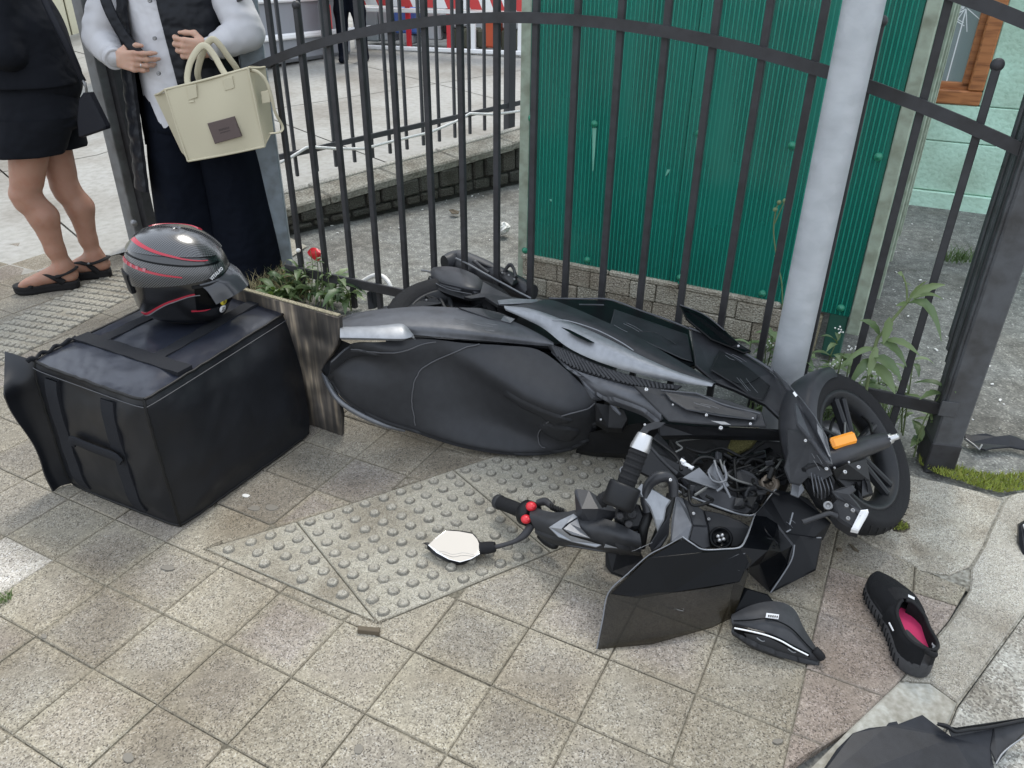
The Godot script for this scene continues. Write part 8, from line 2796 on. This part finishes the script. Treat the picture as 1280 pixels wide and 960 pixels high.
func build_plants():
	# leafy weeds at the left end of the fence
	var base := Vector3(-0.93, 0, -3.26)
	var weed := thing("leafy_weed", "broad leaved green weed growing at the left end of the fence behind the board", "weed", base)
	for s in 13:
		var b := base + Vector3(rng.randf_range(-0.14, 0.24), 0, rng.randf_range(-0.10, 0.10))
		var h := rng.randf_range(0.05, 0.19)
		var top := b + Vector3(rng.randf_range(-0.05, 0.05), h, rng.randf_range(-0.03, 0.05))
		var st := mb(0)
		tube(st, curve([b, b.lerp(top, 0.5) + Vector3(rng.randf_range(-0.02, 0.02), 0, 0.0), top], 8), [0.004, 0.003, 0.002], 6)
		obj("stem", st, M.stem, weed)
		for k in 9:
			var t := rng.randf_range(0.25, 1.0)
			var a := b.lerp(top, t)
			var ang := rng.randf() * TAU
			var len := rng.randf_range(0.05, 0.13)
			var tip := a + Vector3(cos(ang) * len, rng.randf_range(-0.02, 0.07), sin(ang) * len)
			var lm := mb(0)
			leaf(lm, a, tip, len * rng.randf_range(0.16, 0.26), 0.016, Vector3.UP, 0.28, k)
			obj("leaf", lm, M.leaf[[0, 1, 1, 2][rng.randi() % 4]], weed)
	for q in [[386, 372, 388, 313], [394, 376, 394, 312], [400, 380, 399, 322], [381, 378, 379, 330], [404, 382, 409, 335]]:
		var b := W(q[0], q[1], FENCE_A + Vector3(0.03, 0, 0.05), FENCE_B + Vector3(0.03, 0, 0.05))
		var t := W(q[2], q[3], FENCE_A + Vector3(0.03, 0, 0.05), FENCE_B + Vector3(0.03, 0, 0.05))
		b.y = 0
		var st := mb(0)
		tube(st, curve([b, b.lerp(t, 0.6) + Vector3(0.012, 0, 0), t], 10), [0.0028, 0.002, 0.0014], 5)
		obj("stem", st, M.stem, weed)
		for k in 3:
			var a := b.lerp(t, rng.randf_range(0.35, 0.85))
			var lm := mb(0)
			var ang := rng.randf() * TAU
			leaf(lm, a, a + Vector3(cos(ang), 0.35, sin(ang)) * rng.randf_range(0.03, 0.06), 0.010, 0.006, Vector3.UP, 0.2, k)
			obj("leaf", lm, M.leaf[1], weed)
	# dry grass beside it
	var dry := thing("dry_grass", "pale dry grass tuft at the foot of the blue grey post", "grass", Vector3(-1.10, 0, -3.40))
	blade_clump(Vector3(-1.10, 0, -3.38), Vector2(0.15, 0.10), 700, 0.04, 0.15, 0.0016, M.straw, "dry_blades", dry)
	blade_clump(Vector3(-1.02, 0, -3.36), Vector2(0.14, 0.10), 120, 0.05, 0.16, 0.002, M.leaf[2], "green_blades", dry)
	# tall weed by the front wheel
	var d := (FENCE_B - FENCE_A).normalized()
	var n := Vector3(-d.z, 0, d.x)
	if n.z < 0: n = -n
	var pa := FENCE_A + n * 0.07
	var pb := FENCE_B + n * 0.07
	var tall := thing("tall_weed", "tall pale green thistle like weed standing behind the front wheel", "weed", Vector3(1.10, 0, -2.14))
	var w := func(x: float, y: float, o := 0.0) -> Vector3: return W(x, y, pa + n * o, pb + n * o)
	var foot: Vector3 = w.call(1085, 505); foot.y = 0.0
	var spine := [foot, w.call(1092, 440), w.call(1104, 415), w.call(1118, 397), w.call(1134, 378), w.call(1138, 372)]
	var sm := mb(0)
	tube(sm, curve(spine, 24), [0.006, 0.0055, 0.005, 0.0045, 0.004, 0.003], 8)
	tube(sm, curve([spine[4], w.call(1133, 358), w.call(1128, 343)], 10), [0.0035, 0.003, 0.0025], 6)
	obj("stem", sm, M.stem, tall)
	for q in [[1138, 373, 1183, 351, 0.013, 0.01, 3], [1136, 374, 1160, 348, 0.008, 0.006, 3], [1140, 375, 1181, 368, 0.006, 0.014, 2], [1134, 379, 1182, 410, 0.016, 0.035, 1], [1112, 396, 1104, 430, 0.017, 0.0, 2], [1106, 425, 1151, 439, 0.012, 0.012, 2], [1128, 343, 1122, 341, 0.008, 0.0, 3], [1130, 352, 1140, 358, 0.004, 0.0, 2], [1100, 420, 1076, 395, 0.012, 0.012, 1], [1095, 437, 1052, 452, 0.010, 0.02, 2], [1092, 445, 1128, 470, 0.020, 0.01, 1], [1090, 455, 1120, 488, 0.022, 0.01, 2], [1090, 450, 1062, 476, 0.016, 0.02, 1], [1095, 432, 1085, 470, 0.016, 0.0, 3], [1100, 428, 1135, 452, 0.014, 0.015, 1], [1134, 378, 1120, 382, 0.007, 0.0, 2]]:
		var lm := mb(0)
		var a: Vector3 = w.call(q[0], q[1], 0.004)
		var t: Vector3 = w.call(q[2], q[3], rng.randf_range(0.01, 0.05))
		leaf(lm, a, t, q[4], q[5], Vector3(0.1, 0.55, 0.75), 0.22, int(q[0]))
		obj("leaf", lm, M.leaf[mini(3, int(q[6]))], tall)
	# low weeds between the pole and the kiosk
	var low := thing("low_weeds", "low pale green weeds with tiny flowers between the pole and the kiosk corner", "weed", Vector3(1.1, 0, -2.45))
	for s in 34:
		var b := Vector3(rng.randf_range(0.86, 1.34), 0, 0)
		b.z = lerpf(-2.17, -2.52, rng.randf()) + (1.08 - b.x) * -0.45
		var h := rng.randf_range(0.08, 0.30)
		var top := b + Vector3(rng.randf_range(-0.06, 0.06), h, rng.randf_range(-0.04, 0.04))
		var st := mb(0)
		tube(st, curve([b, b.lerp(top, 0.5) + Vector3(rng.randf_range(-0.02, 0.02), 0, 0), top], 8), [0.003, 0.0025, 0.0015], 5)
		obj("stem", st, M.stem, low)
		for k in 7:
			var a := b.lerp(top, rng.randf_range(0.2, 1.0))
			var ang := rng.randf() * TAU
			var len := rng.randf_range(0.035, 0.10)
			var lm := mb(0)
			leaf(lm, a, a + Vector3(cos(ang) * len, rng.randf_range(-0.01, 0.05), sin(ang) * len), len * rng.randf_range(0.14, 0.24), 0.01, Vector3.UP, 0.2, k)
			obj("leaf", lm, M.leaf[[1, 2, 2, 3][rng.randi() % 4]], low)
		if s % 2 == 0:
			var fm := mb(0)
			for k in 7: ball(fm, top + Vector3(rng.randf_range(-1, 1), rng.randf_range(-0.3, 1), rng.randf_range(-1, 1)) * 0.018, Vector3.ONE * 0.0036, 6, 4)
			obj("tiny_flowers", fm, M.white_litter, low).set_meta("kind", "stuff")
	blade_clump(Vector3(1.08, 0, -2.30), Vector2(0.27, 0.17), 420, 0.04, 0.18, 0.002, M.leaf[2], "grass_blades", low)
	# thin flowering stalk in front of the green sheets
	var stalk := thing("thin_stalk", "thin leafless stalk with tiny heads standing before the green sheets beside the pole", "weed", Vector3(0.95, 0, -2.5))
	var sm2 := mb(0)
	var kz := func(x: float, y: float) -> Vector3: return W(x, y, FENCE_A - n * 0.22, FENCE_B - n * 0.22)
	var fb: Vector3 = kz.call(985, 440); fb.y = 0
	tube(sm2, curve([fb, kz.call(978, 370), kz.call(972, 330), kz.call(967, 290), kz.call(970, 262), kz.call(974, 254)], 24), 0.0022, 6)
	tube(sm2, curve([kz.call(968, 280), kz.call(976, 262), kz.call(981, 252)], 10), 0.0018, 5)
	obj("stem", sm2, M.stem, stalk)
	for q in [[974, 253], [981, 251], [969, 262], [971, 320]]:
		var fm := mb(0)
		ball(fm, kz.call(q[0], q[1]), Vector3.ONE * 0.008, 8, 6)
		obj("flower_head", fm, M.leaf[3], stalk)
	# yellow green grass and moss along the patch, by the square post
	var edge := [[1148, 580], [1170, 592], [1195, 600], [1225, 610], [1250, 616], [1285, 612], [1285, 592], [1250, 594], [1215, 590], [1190, 582], [1150, 570]]
	var grass := mb(-1)
	var poly := poly_of(edge)
	var made := 0
	while made < 2600:
		var px := rng.randf_range(1145, 1285)
		var py := rng.randf_range(568, 618)
		var p := P(px, py, 0)
		if not Geometry2D.is_point_in_polygon(xz(p), poly): continue
		made += 1
		var h := rng.randf_range(0.005, 0.022)
		var a := rng.randf() * TAU
		var s := Vector3(cos(a), 0, sin(a)) * rng.randf_range(0.0012, 0.0026)
		grass.col = Color(rng.randf_range(0.8, 1.35), rng.randf_range(0.85, 1.2), rng.randf_range(0.6, 1.6))
		grass.tri(p - s, p + s, p + Vector3(rng.randf_range(-1, 1) * h * 0.8, h, rng.randf_range(-1, 1) * h * 0.8))
	var go := obj("grass", grass, M.moss)
	tag(go, "yellow green moss and short grass along the foot of the dark square post", "grass")
	go.set_meta("kind", "stuff")
	var mp := mb(-1)
	ground_piece(mp, poly_of([[1108, 655], [1114, 649], [1127, 650], [1137, 656], [1138, 662], [1130, 667], [1117, 665]]), 0.0035, 0.01, 0.002, Color.WHITE, Color.WHITE)
	var pit := obj("moss", mp, M.soil)
	tag(pit, "small mossy hollow in the concrete just below the front tyre", "moss")
	blade_clump(P(1123, 658, 0.003), Vector2(0.028, 0.018), 160, 0.004, 0.014, 0.0015, M.moss, "moss_blades", pit)
	# a weed in the paving joint at the left edge
	var jw := thing("joint_weed", "tiny weed in a paving joint at the lower left edge of the photo", "weed", P(4, 752))
	blade_clump(P(2, 750), Vector2(0.022, 0.03), 90, 0.006, 0.022, 0.0016, M.leaf[2], "blades", jw)
	var pw := thing("post_weed", "small weed at the left foot of the mint green building beside the dark post", "weed", P(1195, 325))
	blade_clump(P(1197, 326), Vector2(0.09, 0.05), 110, 0.02, 0.10, 0.003, M.leaf[1], "blades", pw)

# ---------------------------------------------------------------- what lies on the ground
func flat_bit(called: String, px: Array, h: float, t: float, m: Material, label: String, cat: String, group := "") -> MeshInstance3D:
	var o := mb(-1)
	var pts := []
	for q in px: pts.append(P(q[0], q[1], (q[2] if q.size() > 2 else h)))
	plate(o, pts, Vector3(0, -t, 0), minf(t * 0.4, 0.0015))
	var r := obj(called, o, m)
	tag(r, label, cat, group)
	return r

func build_litter():
	_shoe()
	# big torn panel at the lower right
	var fp := thing("broken_fairing", "big torn piece of dark plastic fairing lying over the kerb at the bottom right", "fairing", P(1130, 950))
	var o := mb(-1)
	var pts := Pa([[960, 1075, .012], [1010, 990, .015], [1046, 936, .02], [1066, 916, .026], [1086, 909.5, .03], [1108, 907, .03], [1111, 903, .033], [1121, 901, .034], [1123, 904.5, .032], [1153, 893, .042], [1170, 906, .036], [1190, 921, .03], [1242, 910, .03], [1238, 935, .018], [1243, 960, .012], [1240, 1000, .012], [1190, 1080, .012]])
	plate(o, pts, Vector3(0, -0.0035, 0), 0.0012)
	obj("panel", o, M.fairing, fp)
	o = mb(-1)
	plate(o, Pa([[1190, 921, .031], [1186, 911, .040], [1171, 905, .046], [1184, 907, .052], [1196, 909, .050], [1240, 903, .052], [1300, 893, .055], [1300, 899, .040], [1262, 934, .02], [1246, 956, .015], [1238, 935, .019], [1242, 910.5, .031]]), Vector3(0, -0.0035, 0), 0.001)
	obj("folded_lip", o, M.plastic_grey, fp)
	o = mb(0)
	tube(o, curve(Pa([[1172, 905, .048], [1184, 907.5, .053], [1194, 914, .046], [1210, 912, .046], [1240, 908, .046], [1290, 898, .05]]), 24), 0.004, 6)
	obj("torn_edge", o, M.plastic, fp)
	o = mb(0)
	tube(o, curve(Pa([[1245, 955, .02], [1252, 943, .022], [1263, 933, .026], [1280, 921, .03]]), 12), 0.0018, 5)
	obj("bright_edge", o, M.silver, fp)
	# dark piece on the asphalt behind the post
	var rp := thing("plastic_shard", "flat dark plastic shard on the asphalt to the right of the dark square post", "plastic shard", P(1245, 552))
	o = mb(-1)
	plate(o, Pa([[1206, 541, .02], [1214, 543, .022], [1232, 541, .03], [1245, 545, .026], [1262, 543, .03], [1270, 545, .026], [1295, 556, .02], [1295, 564, .008], [1262, 558, .008], [1240, 560, .008], [1232, 562, .008], [1222, 559, .008], [1213, 553, .010], [1206, 548, .012]]), Vector3(0, -0.006, 0), 0.002)
	obj("panel", o, M.fairing, rp)
	o = mb(0)
	tube(o, Pa([[1207, 549, .016], [1217, 556, .012], [1224, 562, .010], [1227, 556, .014]]), 0.004, 6)
	obj("bracket", o, M.steel, rp)
	var ep := thing("black_fragment", "black plastic fragment at the right edge, standing on the pale kerb", "plastic fragment", P(1282, 682))
	o = mb(-1)
	plate(o, Pa([[1274, 657, .04], [1282, 652, .05], [1310, 660, .05], [1330, 690, .02], [1300, 700, .004], [1279, 693, .004], [1274, 680, .012]]), Vector3(0.01, -0.012, -0.02), 0.004)
	obj("shell", o, M.fairing, ep)
	o = mb(-1)
	plate(o, Pa([[1279, 655, .052], [1284, 653, .053], [1290, 670, .04], [1282, 664, .044]]), Vector3(0, -0.004, 0), 0.001)
	obj("pale_label", o, M.sticker, ep)
	# small things on the paving
	flat_bit("rubber_block", [[447, 781.5], [475, 784], [474, 790], [446.5, 787]], 0.012, 0.014, M.brown, "short dark rubber strip lying at the lower corner of the studded slab", "rubber strip")
	flat_bit("dry_leaf", [[1061, 679], [1065, 680], [1073, 687], [1074, 690], [1068, 687]], 0.004, 0.003, M.brown, "dry brown leaf on the paving just left of the shoe toe", "leaf")
	flat_bit("small_chip", [[1046, 684], [1052, 684], [1053, 688], [1047, 688]], 0.004, 0.004, M.brown, "dark chip on the paving left of the dry brown leaf", "chip")
	for q in [[318, 635, 8, 3.0, M.gum_dark, "dark round gum spot on the paving above the studded slab tip"], [307, 619, 5, 2.4, M.gum_pale, "pale round gum spot on the paving beside the delivery bag corner"], [339, 634, 9, 3.6, M.gum_dark, "larger dark gum spot between the delivery bag and the studded slab"], [448, 936, 6, 7, M.gum_dark, "dark angular stain on a paving slab at the bottom edge left of centre"], [160, 946, 8, 6, M.gum_dark, "dark smudge on a paving slab at the bottom left"], [55, 795, 4, 3, M.gum_dark, "small dark spot near a joint at the lower left"], [210, 709, 9, 4, M.gum_dark, "brown grey stain on the slab below the delivery bag"], [678, 835, 2.5, 3.5, M.gum_dark, "tiny dark flake on the bright slab left of the windscreen"], [973, 926, 7, 3.4, M.gum_dark, "oblong grey spot on the slab at the bottom, below the headlamp"]]:
		var m := mb(-1)
		var pp := []
		for k in 11:
			var a := TAU * k / 11
			pp.append(P(q[0] + cos(a) * q[2] * rng.randf_range(0.8, 1.15), q[1] + sin(a) * q[3] * rng.randf_range(0.8, 1.15), 0.0028))
		plate(m, pp, Vector3(0, -0.003, 0), 0.0004)
		tag(obj("gum_spot", m, q[4]), q[5], "gum spot")
	# behind the fence: crumpled paper, a leaf, small white bits
	var paper := thing("crumpled_paper", "crumpled white paper ball on the asphalt behind the fence left of the kiosk", "paper", P(628, 292))
	var pm := mb(-1)
	var pc := P(628, 292) + Vector3(0, 0.032, 0)
	var fl := FastNoiseLite.new()
	fl.frequency = 18.0
	for i in 10:
		for j in 16:
			var q := []
			for e in [[i, j], [i, j + 1], [i + 1, j + 1], [i + 1, j]]:
				var t: float = PI * e[0] / 10.0
				var a: float = TAU * (e[1] % 16) / 16.0
				var dd := Vector3(sin(t) * cos(a), cos(t), sin(t) * sin(a))
				q.append(pc + dd * Vector3(0.042, 0.034, 0.04) * (1.0 + 0.5 * fl.get_noise_3dv(dd * 0.4 + Vector3(3, 1, 2))))
			pm.quad(q[0], q[1], q[2], q[3])
	obj("paper_ball", pm, M.white_litter, paper)
	var dl := flat_bit("brown_leaf", [[561, 262, .012], [566, 261, .02], [574, 264, .012], [573, 267, .006], [565, 267, .008]], 0.01, 0.004, M.brown, "curled brown leaf on the asphalt behind the fence", "leaf")
	var bits := [[415, 282], [443, 261], [401, 295], [422, 291], [471, 259], [500, 285], [540, 240], [528, 262], [604, 245], [655, 270], [470, 305], [590, 245], [505, 262], [612, 300], [1120, 380], [1155, 365], [1170, 437], [1108, 452], [1135, 395], [1150, 350], [1225, 450], [1250, 500], [1240, 480], [1140, 280], [1165, 300], [1120, 340]]
	var lm := mb(-1)
	for b in bits:
		var p := P(b[0], b[1], -0.016)
		var z := rng.randf_range(0.006, 0.014)
		rbox(lm, Transform3D(Basis(Vector3.UP, rng.randf() * TAU), p), Vector3(z * 1.6, 0.006, z * 0.7), 0.002)
	for i in 120:
		var p := P(rng.randf_range(410, 650), rng.randf_range(235, 330), -0.018) if i % 2 == 0 else P(rng.randf_range(1110, 1290), rng.randf_range(265, 560), -0.018)
		var z := rng.randf_range(0.002, 0.006)
		rbox(lm, Transform3D(Basis(Vector3.UP, rng.randf() * TAU), p), Vector3(z * 1.6, 0.004, z), 0.001)
	var lo := obj("litter", lm, M.white_litter)
	tag(lo, "scattered white crumbs of litter on the asphalt behind the fence", "litter")
	lo.set_meta("kind", "stuff")
	# red scrap and hose at the left end of the fence
	var rs := thing("red_scrap", "bright red plastic scrap caught at the fence above the leafy weed", "plastic scrap", W(393, 318, FENCE_A, FENCE_B))
	o = mb(0)
	var n := Vector3(0.48, 0, 0.88)
	var w := func(x: float, y: float, off := 0.0) -> Vector3: return W(x, y, FENCE_A - n * (0.06 - off), FENCE_B - n * (0.06 - off))
	patch(o, [[w.call(384, 315), w.call(389, 310, 0.01), w.call(395, 310, 0.01), w.call(400, 313)], [w.call(386, 319, 0.03), w.call(391, 317, 0.04), w.call(396, 316, 0.04), w.call(401, 317, 0.03)], [w.call(389, 322), w.call(393, 325, 0.02), w.call(398, 326, 0.02), w.call(401, 324)]], 10, 12, 0.002, Vector3(0, 0, -1))
	obj("scrap", o, M.red, rs)
	var pb := thing("white_pebble", "round white pebble like snail on the dark bar beside the blue grey post", "pebble", W(372, 312, FENCE_A, FENCE_B))
	o = mb(0)
	ball(o, W(372, 312, FENCE_A, FENCE_B) + n * 0.012, Vector3(0.011, 0.010, 0.010), 12, 8)
	obj("shell", o, M.white_litter, pb)
	var hose := thing("pale_hose", "pale bent hose behind the fence beside the rear wheel", "hose", P(470, 365))
	o = mb(0)
	tube(o, curve(Pa([[440, 363, .03], [452, 353, .06], [466, 345, .09], [477, 345, .10], [485, 352, .09], [489, 362, .06], [490, 372, .02]]), 30), 0.011, 10)
	obj("hose_run", o, M.white_pipe, hose)
	var wp := thing("broken_wedge", "dark broken wedge of plastic standing by the fence left of the rear wheel", "plastic shard", P(463, 385))
	o = mb(-1)
	plate(o, Pa([[458, 366, .07], [463, 363, .08], [466, 364, .08], [468, 386, .01], [460, 387, .01]]), Vector3(0.012, 0, -0.02), 0.002)
	obj("wedge", o, M.fairing, wp)

func _shoe():
	var heel := P(1149, 850, 0.0)
	var toe := P(1096, 733, 0.0)
	var f := (toe - heel).normalized()
	var s := Vector3(-f.z, 0, f.x)
	if s.x < 0: s = -s                                     # towards the right of the picture
	var L := heel.distance_to(toe)
	var shoe := thing("slip_on_shoe", "single black knit slip-on shoe with a pink insole lying on the paving", "shoe", heel)
	var at := func(t: float, z: float, y: float) -> Vector3: return heel + f * L * t + s * z + Vector3(0, y, 0)
	var half := func(t: float, side: float) -> float:      # half width of the sole
		var e := pow(clampf(1.0 - pow(absf(t * 2 - 1), 5.5), 0, 1), 0.5)
		var w: float = cr([0.041, 0.044, 0.041, 0.043, 0.053, 0.057, 0.053, 0.043], t)
		return w * e * (1.0 + (0.10 if t > 0.5 else -0.05) * side)
	var mid := func(t: float) -> float: return cr([0.0, 0.0, 0.003, 0.006, 0.006, 0.002, -0.004, -0.010], t)
	# sole: three stacked rings of outline, toe and heel turned up
	var ringsA := []
	var N := 44
	for lv in [[0.000, 0.88], [0.004, 0.97], [0.015, 1.02], [0.024, 1.0], [0.030, 0.97], [0.032, 0.9]]:
		var ring := []
		for k in N:
			var a := TAU * k / N
			var t := 0.5 - 0.5 * cos(a)
			var sd := 1.0 if sin(a) > 0 else -1.0
			var z: float = mid.call(t) + half.call(t, sd) * sd * lv[1] * (1.0 if absf(sin(a)) > 0.001 else 0.0)
			var up := 0.014 * pow(maxf(0, t - 0.75) / 0.25, 2) + 0.006 * pow(maxf(0, 0.12 - t) / 0.12, 2)
			ring.append(at.call(0.5 + (t - 0.5) * lerpf(0.96, 1.0, lv[1]), z, lv[0] + up + (0.008 * (1 - t) if lv[0] > 0.01 else 0.0)))
		ringsA.append(ring)
	var o := mb(0)
	rings(o, ringsA, 2)
	var sole := obj("sole", o, M.sole, shoe)
	o = mb(-1)
	for i in 16:
		var t := 0.10 + 0.05 * i
		for sd in [-1.0]:
			var z: float = mid.call(t) + half.call(t, sd) * sd * 1.018
			bar(o, at.call(t, z, 0.006), at.call(t + 0.012, z, 0.029), 0.0026, 0.004, s * sd, 0.0006)
	obj("sole_groove", o, M.rubber, sole).set_meta("kind", "stuff")
	# upper: from the sole up to the collar; the collar closes over the instep
	var top := func(t: float) -> float: return cr([0.094, 0.082, 0.074, 0.074, 0.082, 0.076, 0.060, 0.044], t)
	var wc := func(t: float) -> float: return 0.037 * sqrt(clampf(1.0 - pow((t - 0.27) / 0.285, 2), 0, 1)) if t < 0.555 else 0.0
	for sd in [-1.0, 1.0]:
		o = mb(0)
		var rows := []
		var nt := 40
		for i in nt + 1:
			var t := lerpf(0.004, 0.995, float(i) / nt)
			var hw: float = half.call(t, sd) * 0.97
			var m0: float = mid.call(t)
			var up := 0.014 * pow(maxf(0, t - 0.75) / 0.25, 2)
			var y0 := 0.030 + up + 0.006 * (1 - t)
			var hc: float = top.call(t) + up * 0.6
			var wcc: float = minf(wc.call(t), hw * 0.8)
			var line := []
			for k in 9:
				var a := k / 8.0
				var zz := lerpf(hw, wcc, pow(a, 1.7 if t > 0.5 else 2.6))
				var yy := lerpf(y0, hc, pow(sin(a * PI / 2), 0.95))
				line.append(at.call(t, m0 + zz * sd, yy))
			rows.append(line)
		for i in nt:
			for k in 8:
				if sd > 0: o.quad(rows[i][k], rows[i][k + 1], rows[i + 1][k + 1], rows[i + 1][k])
				else: o.quad(rows[i][k], rows[i + 1][k], rows[i + 1][k + 1], rows[i][k + 1])
		obj("upper", o, M.knit, shoe)
		# the lining inside
		o = mb(0)
		for i in 22:
			var t0 := lerpf(0.006, 0.55, i / 22.0)
			var t1 := lerpf(0.006, 0.55, (i + 1) / 22.0)
			var q := []
			for t in [t0, t1]:
				var wcc: float = minf(wc.call(t), half.call(t, sd) * 0.78)
				var m0: float = mid.call(t)
				q.append([at.call(t, m0 + wcc * sd, top.call(t) - 0.0005), at.call(t, m0 + (wcc + 0.001) * sd, 0.034)])
			o.quad(q[0][0], q[1][0], q[1][1], q[0][1])
		obj("lining", o, M.rubber, shoe)
	# toe box lid lining so that the opening is dark under the instep
	o = mb(0)
	var col := []
	for i in 41:
		var a := TAU * i / 40
		var t := 0.27 + 0.278 * cos(a)
		col.append(at.call(t, (mid.call(t) as float) + minf(wc.call(t), half.call(t, 1.0) * 0.8) * signf(sin(a)), (top.call(t) as float) + 0.001))
	tube(o, col, 0.0042, 8)
	obj("collar", o, M.rubber, shoe)
	var ip := []
	for i in 30:
		var a := TAU * i / 30
		var t := 0.31 + 0.30 * cos(a)
		ip.append(at.call(t, (mid.call(t) as float) + (0.037 * sin(a)), 0.040 + 0.004 * cos(a)))
	o = mb(-1)
	plate(o, ip, Vector3(0, -0.005, 0), 0.001)
	part_label(obj("insole", o, M.pink, shoe), "bright pink insole")
	# instep band, heel tab, pale tags
	o = mb(0)
	var rows2 := []
	for i in 4:
		var t := 0.565 + 0.05 * i
		var line := []
		for k in 9:
			var a := lerpf(-1, 1, k / 8.0)
			var hw: float = (half.call(t, signf(a)) as float) * 0.97
			line.append(at.call(t - 0.02 * absf(a), (mid.call(t) as float) + hw * a * 0.98, lerpf(top.call(t), 0.036, pow(absf(a), 2.2)) + 0.003))
		rows2.append(line)
	patch(o, rows2, 8, 20, 0.003, Vector3(0, -1, 0))
	obj("instep_band", o, M.rubber, shoe)
	o = mb(0)
	tube(o, curve([at.call(0.012, -0.010, 0.088), at.call(-0.035, -0.004, 0.094), at.call(-0.042, 0.006, 0.092), at.call(0.0, 0.010, 0.086)], 14), 0.0075, 8, true, Vector2(1, 0.5))
	obj("heel_tab", o, M.rubber, shoe)
	o = mb(-1)
	bar(o, at.call(0.27, -0.0452, 0.064), at.call(0.36, -0.0458, 0.0625), 0.0035, 0.0012, Vector3(-0.5, 0.6, 0.3), 0.0003)
	obj("side_tag", o, M.sticker, shoe)
	o = mb(-1)
	bar(o, at.call(0.60, 0.016, 0.0840), at.call(0.585, 0.030, 0.080), 0.008, 0.0014, Vector3(0, 1, 0.1), 0.0003)
	obj("tongue_tag", o, M.sticker, shoe)
	o = mb(-1)
	for k in 3: bar(o, at.call(0.10 + 0.02 * k, 0.026, 0.060 + 0.004 * k), at.call(0.115 + 0.02 * k, 0.0265, 0.075 - 0.003 * k), 0.004, 0.0012, -s, 0.0003)
	obj("lining_print", o, M.sticker, shoe)
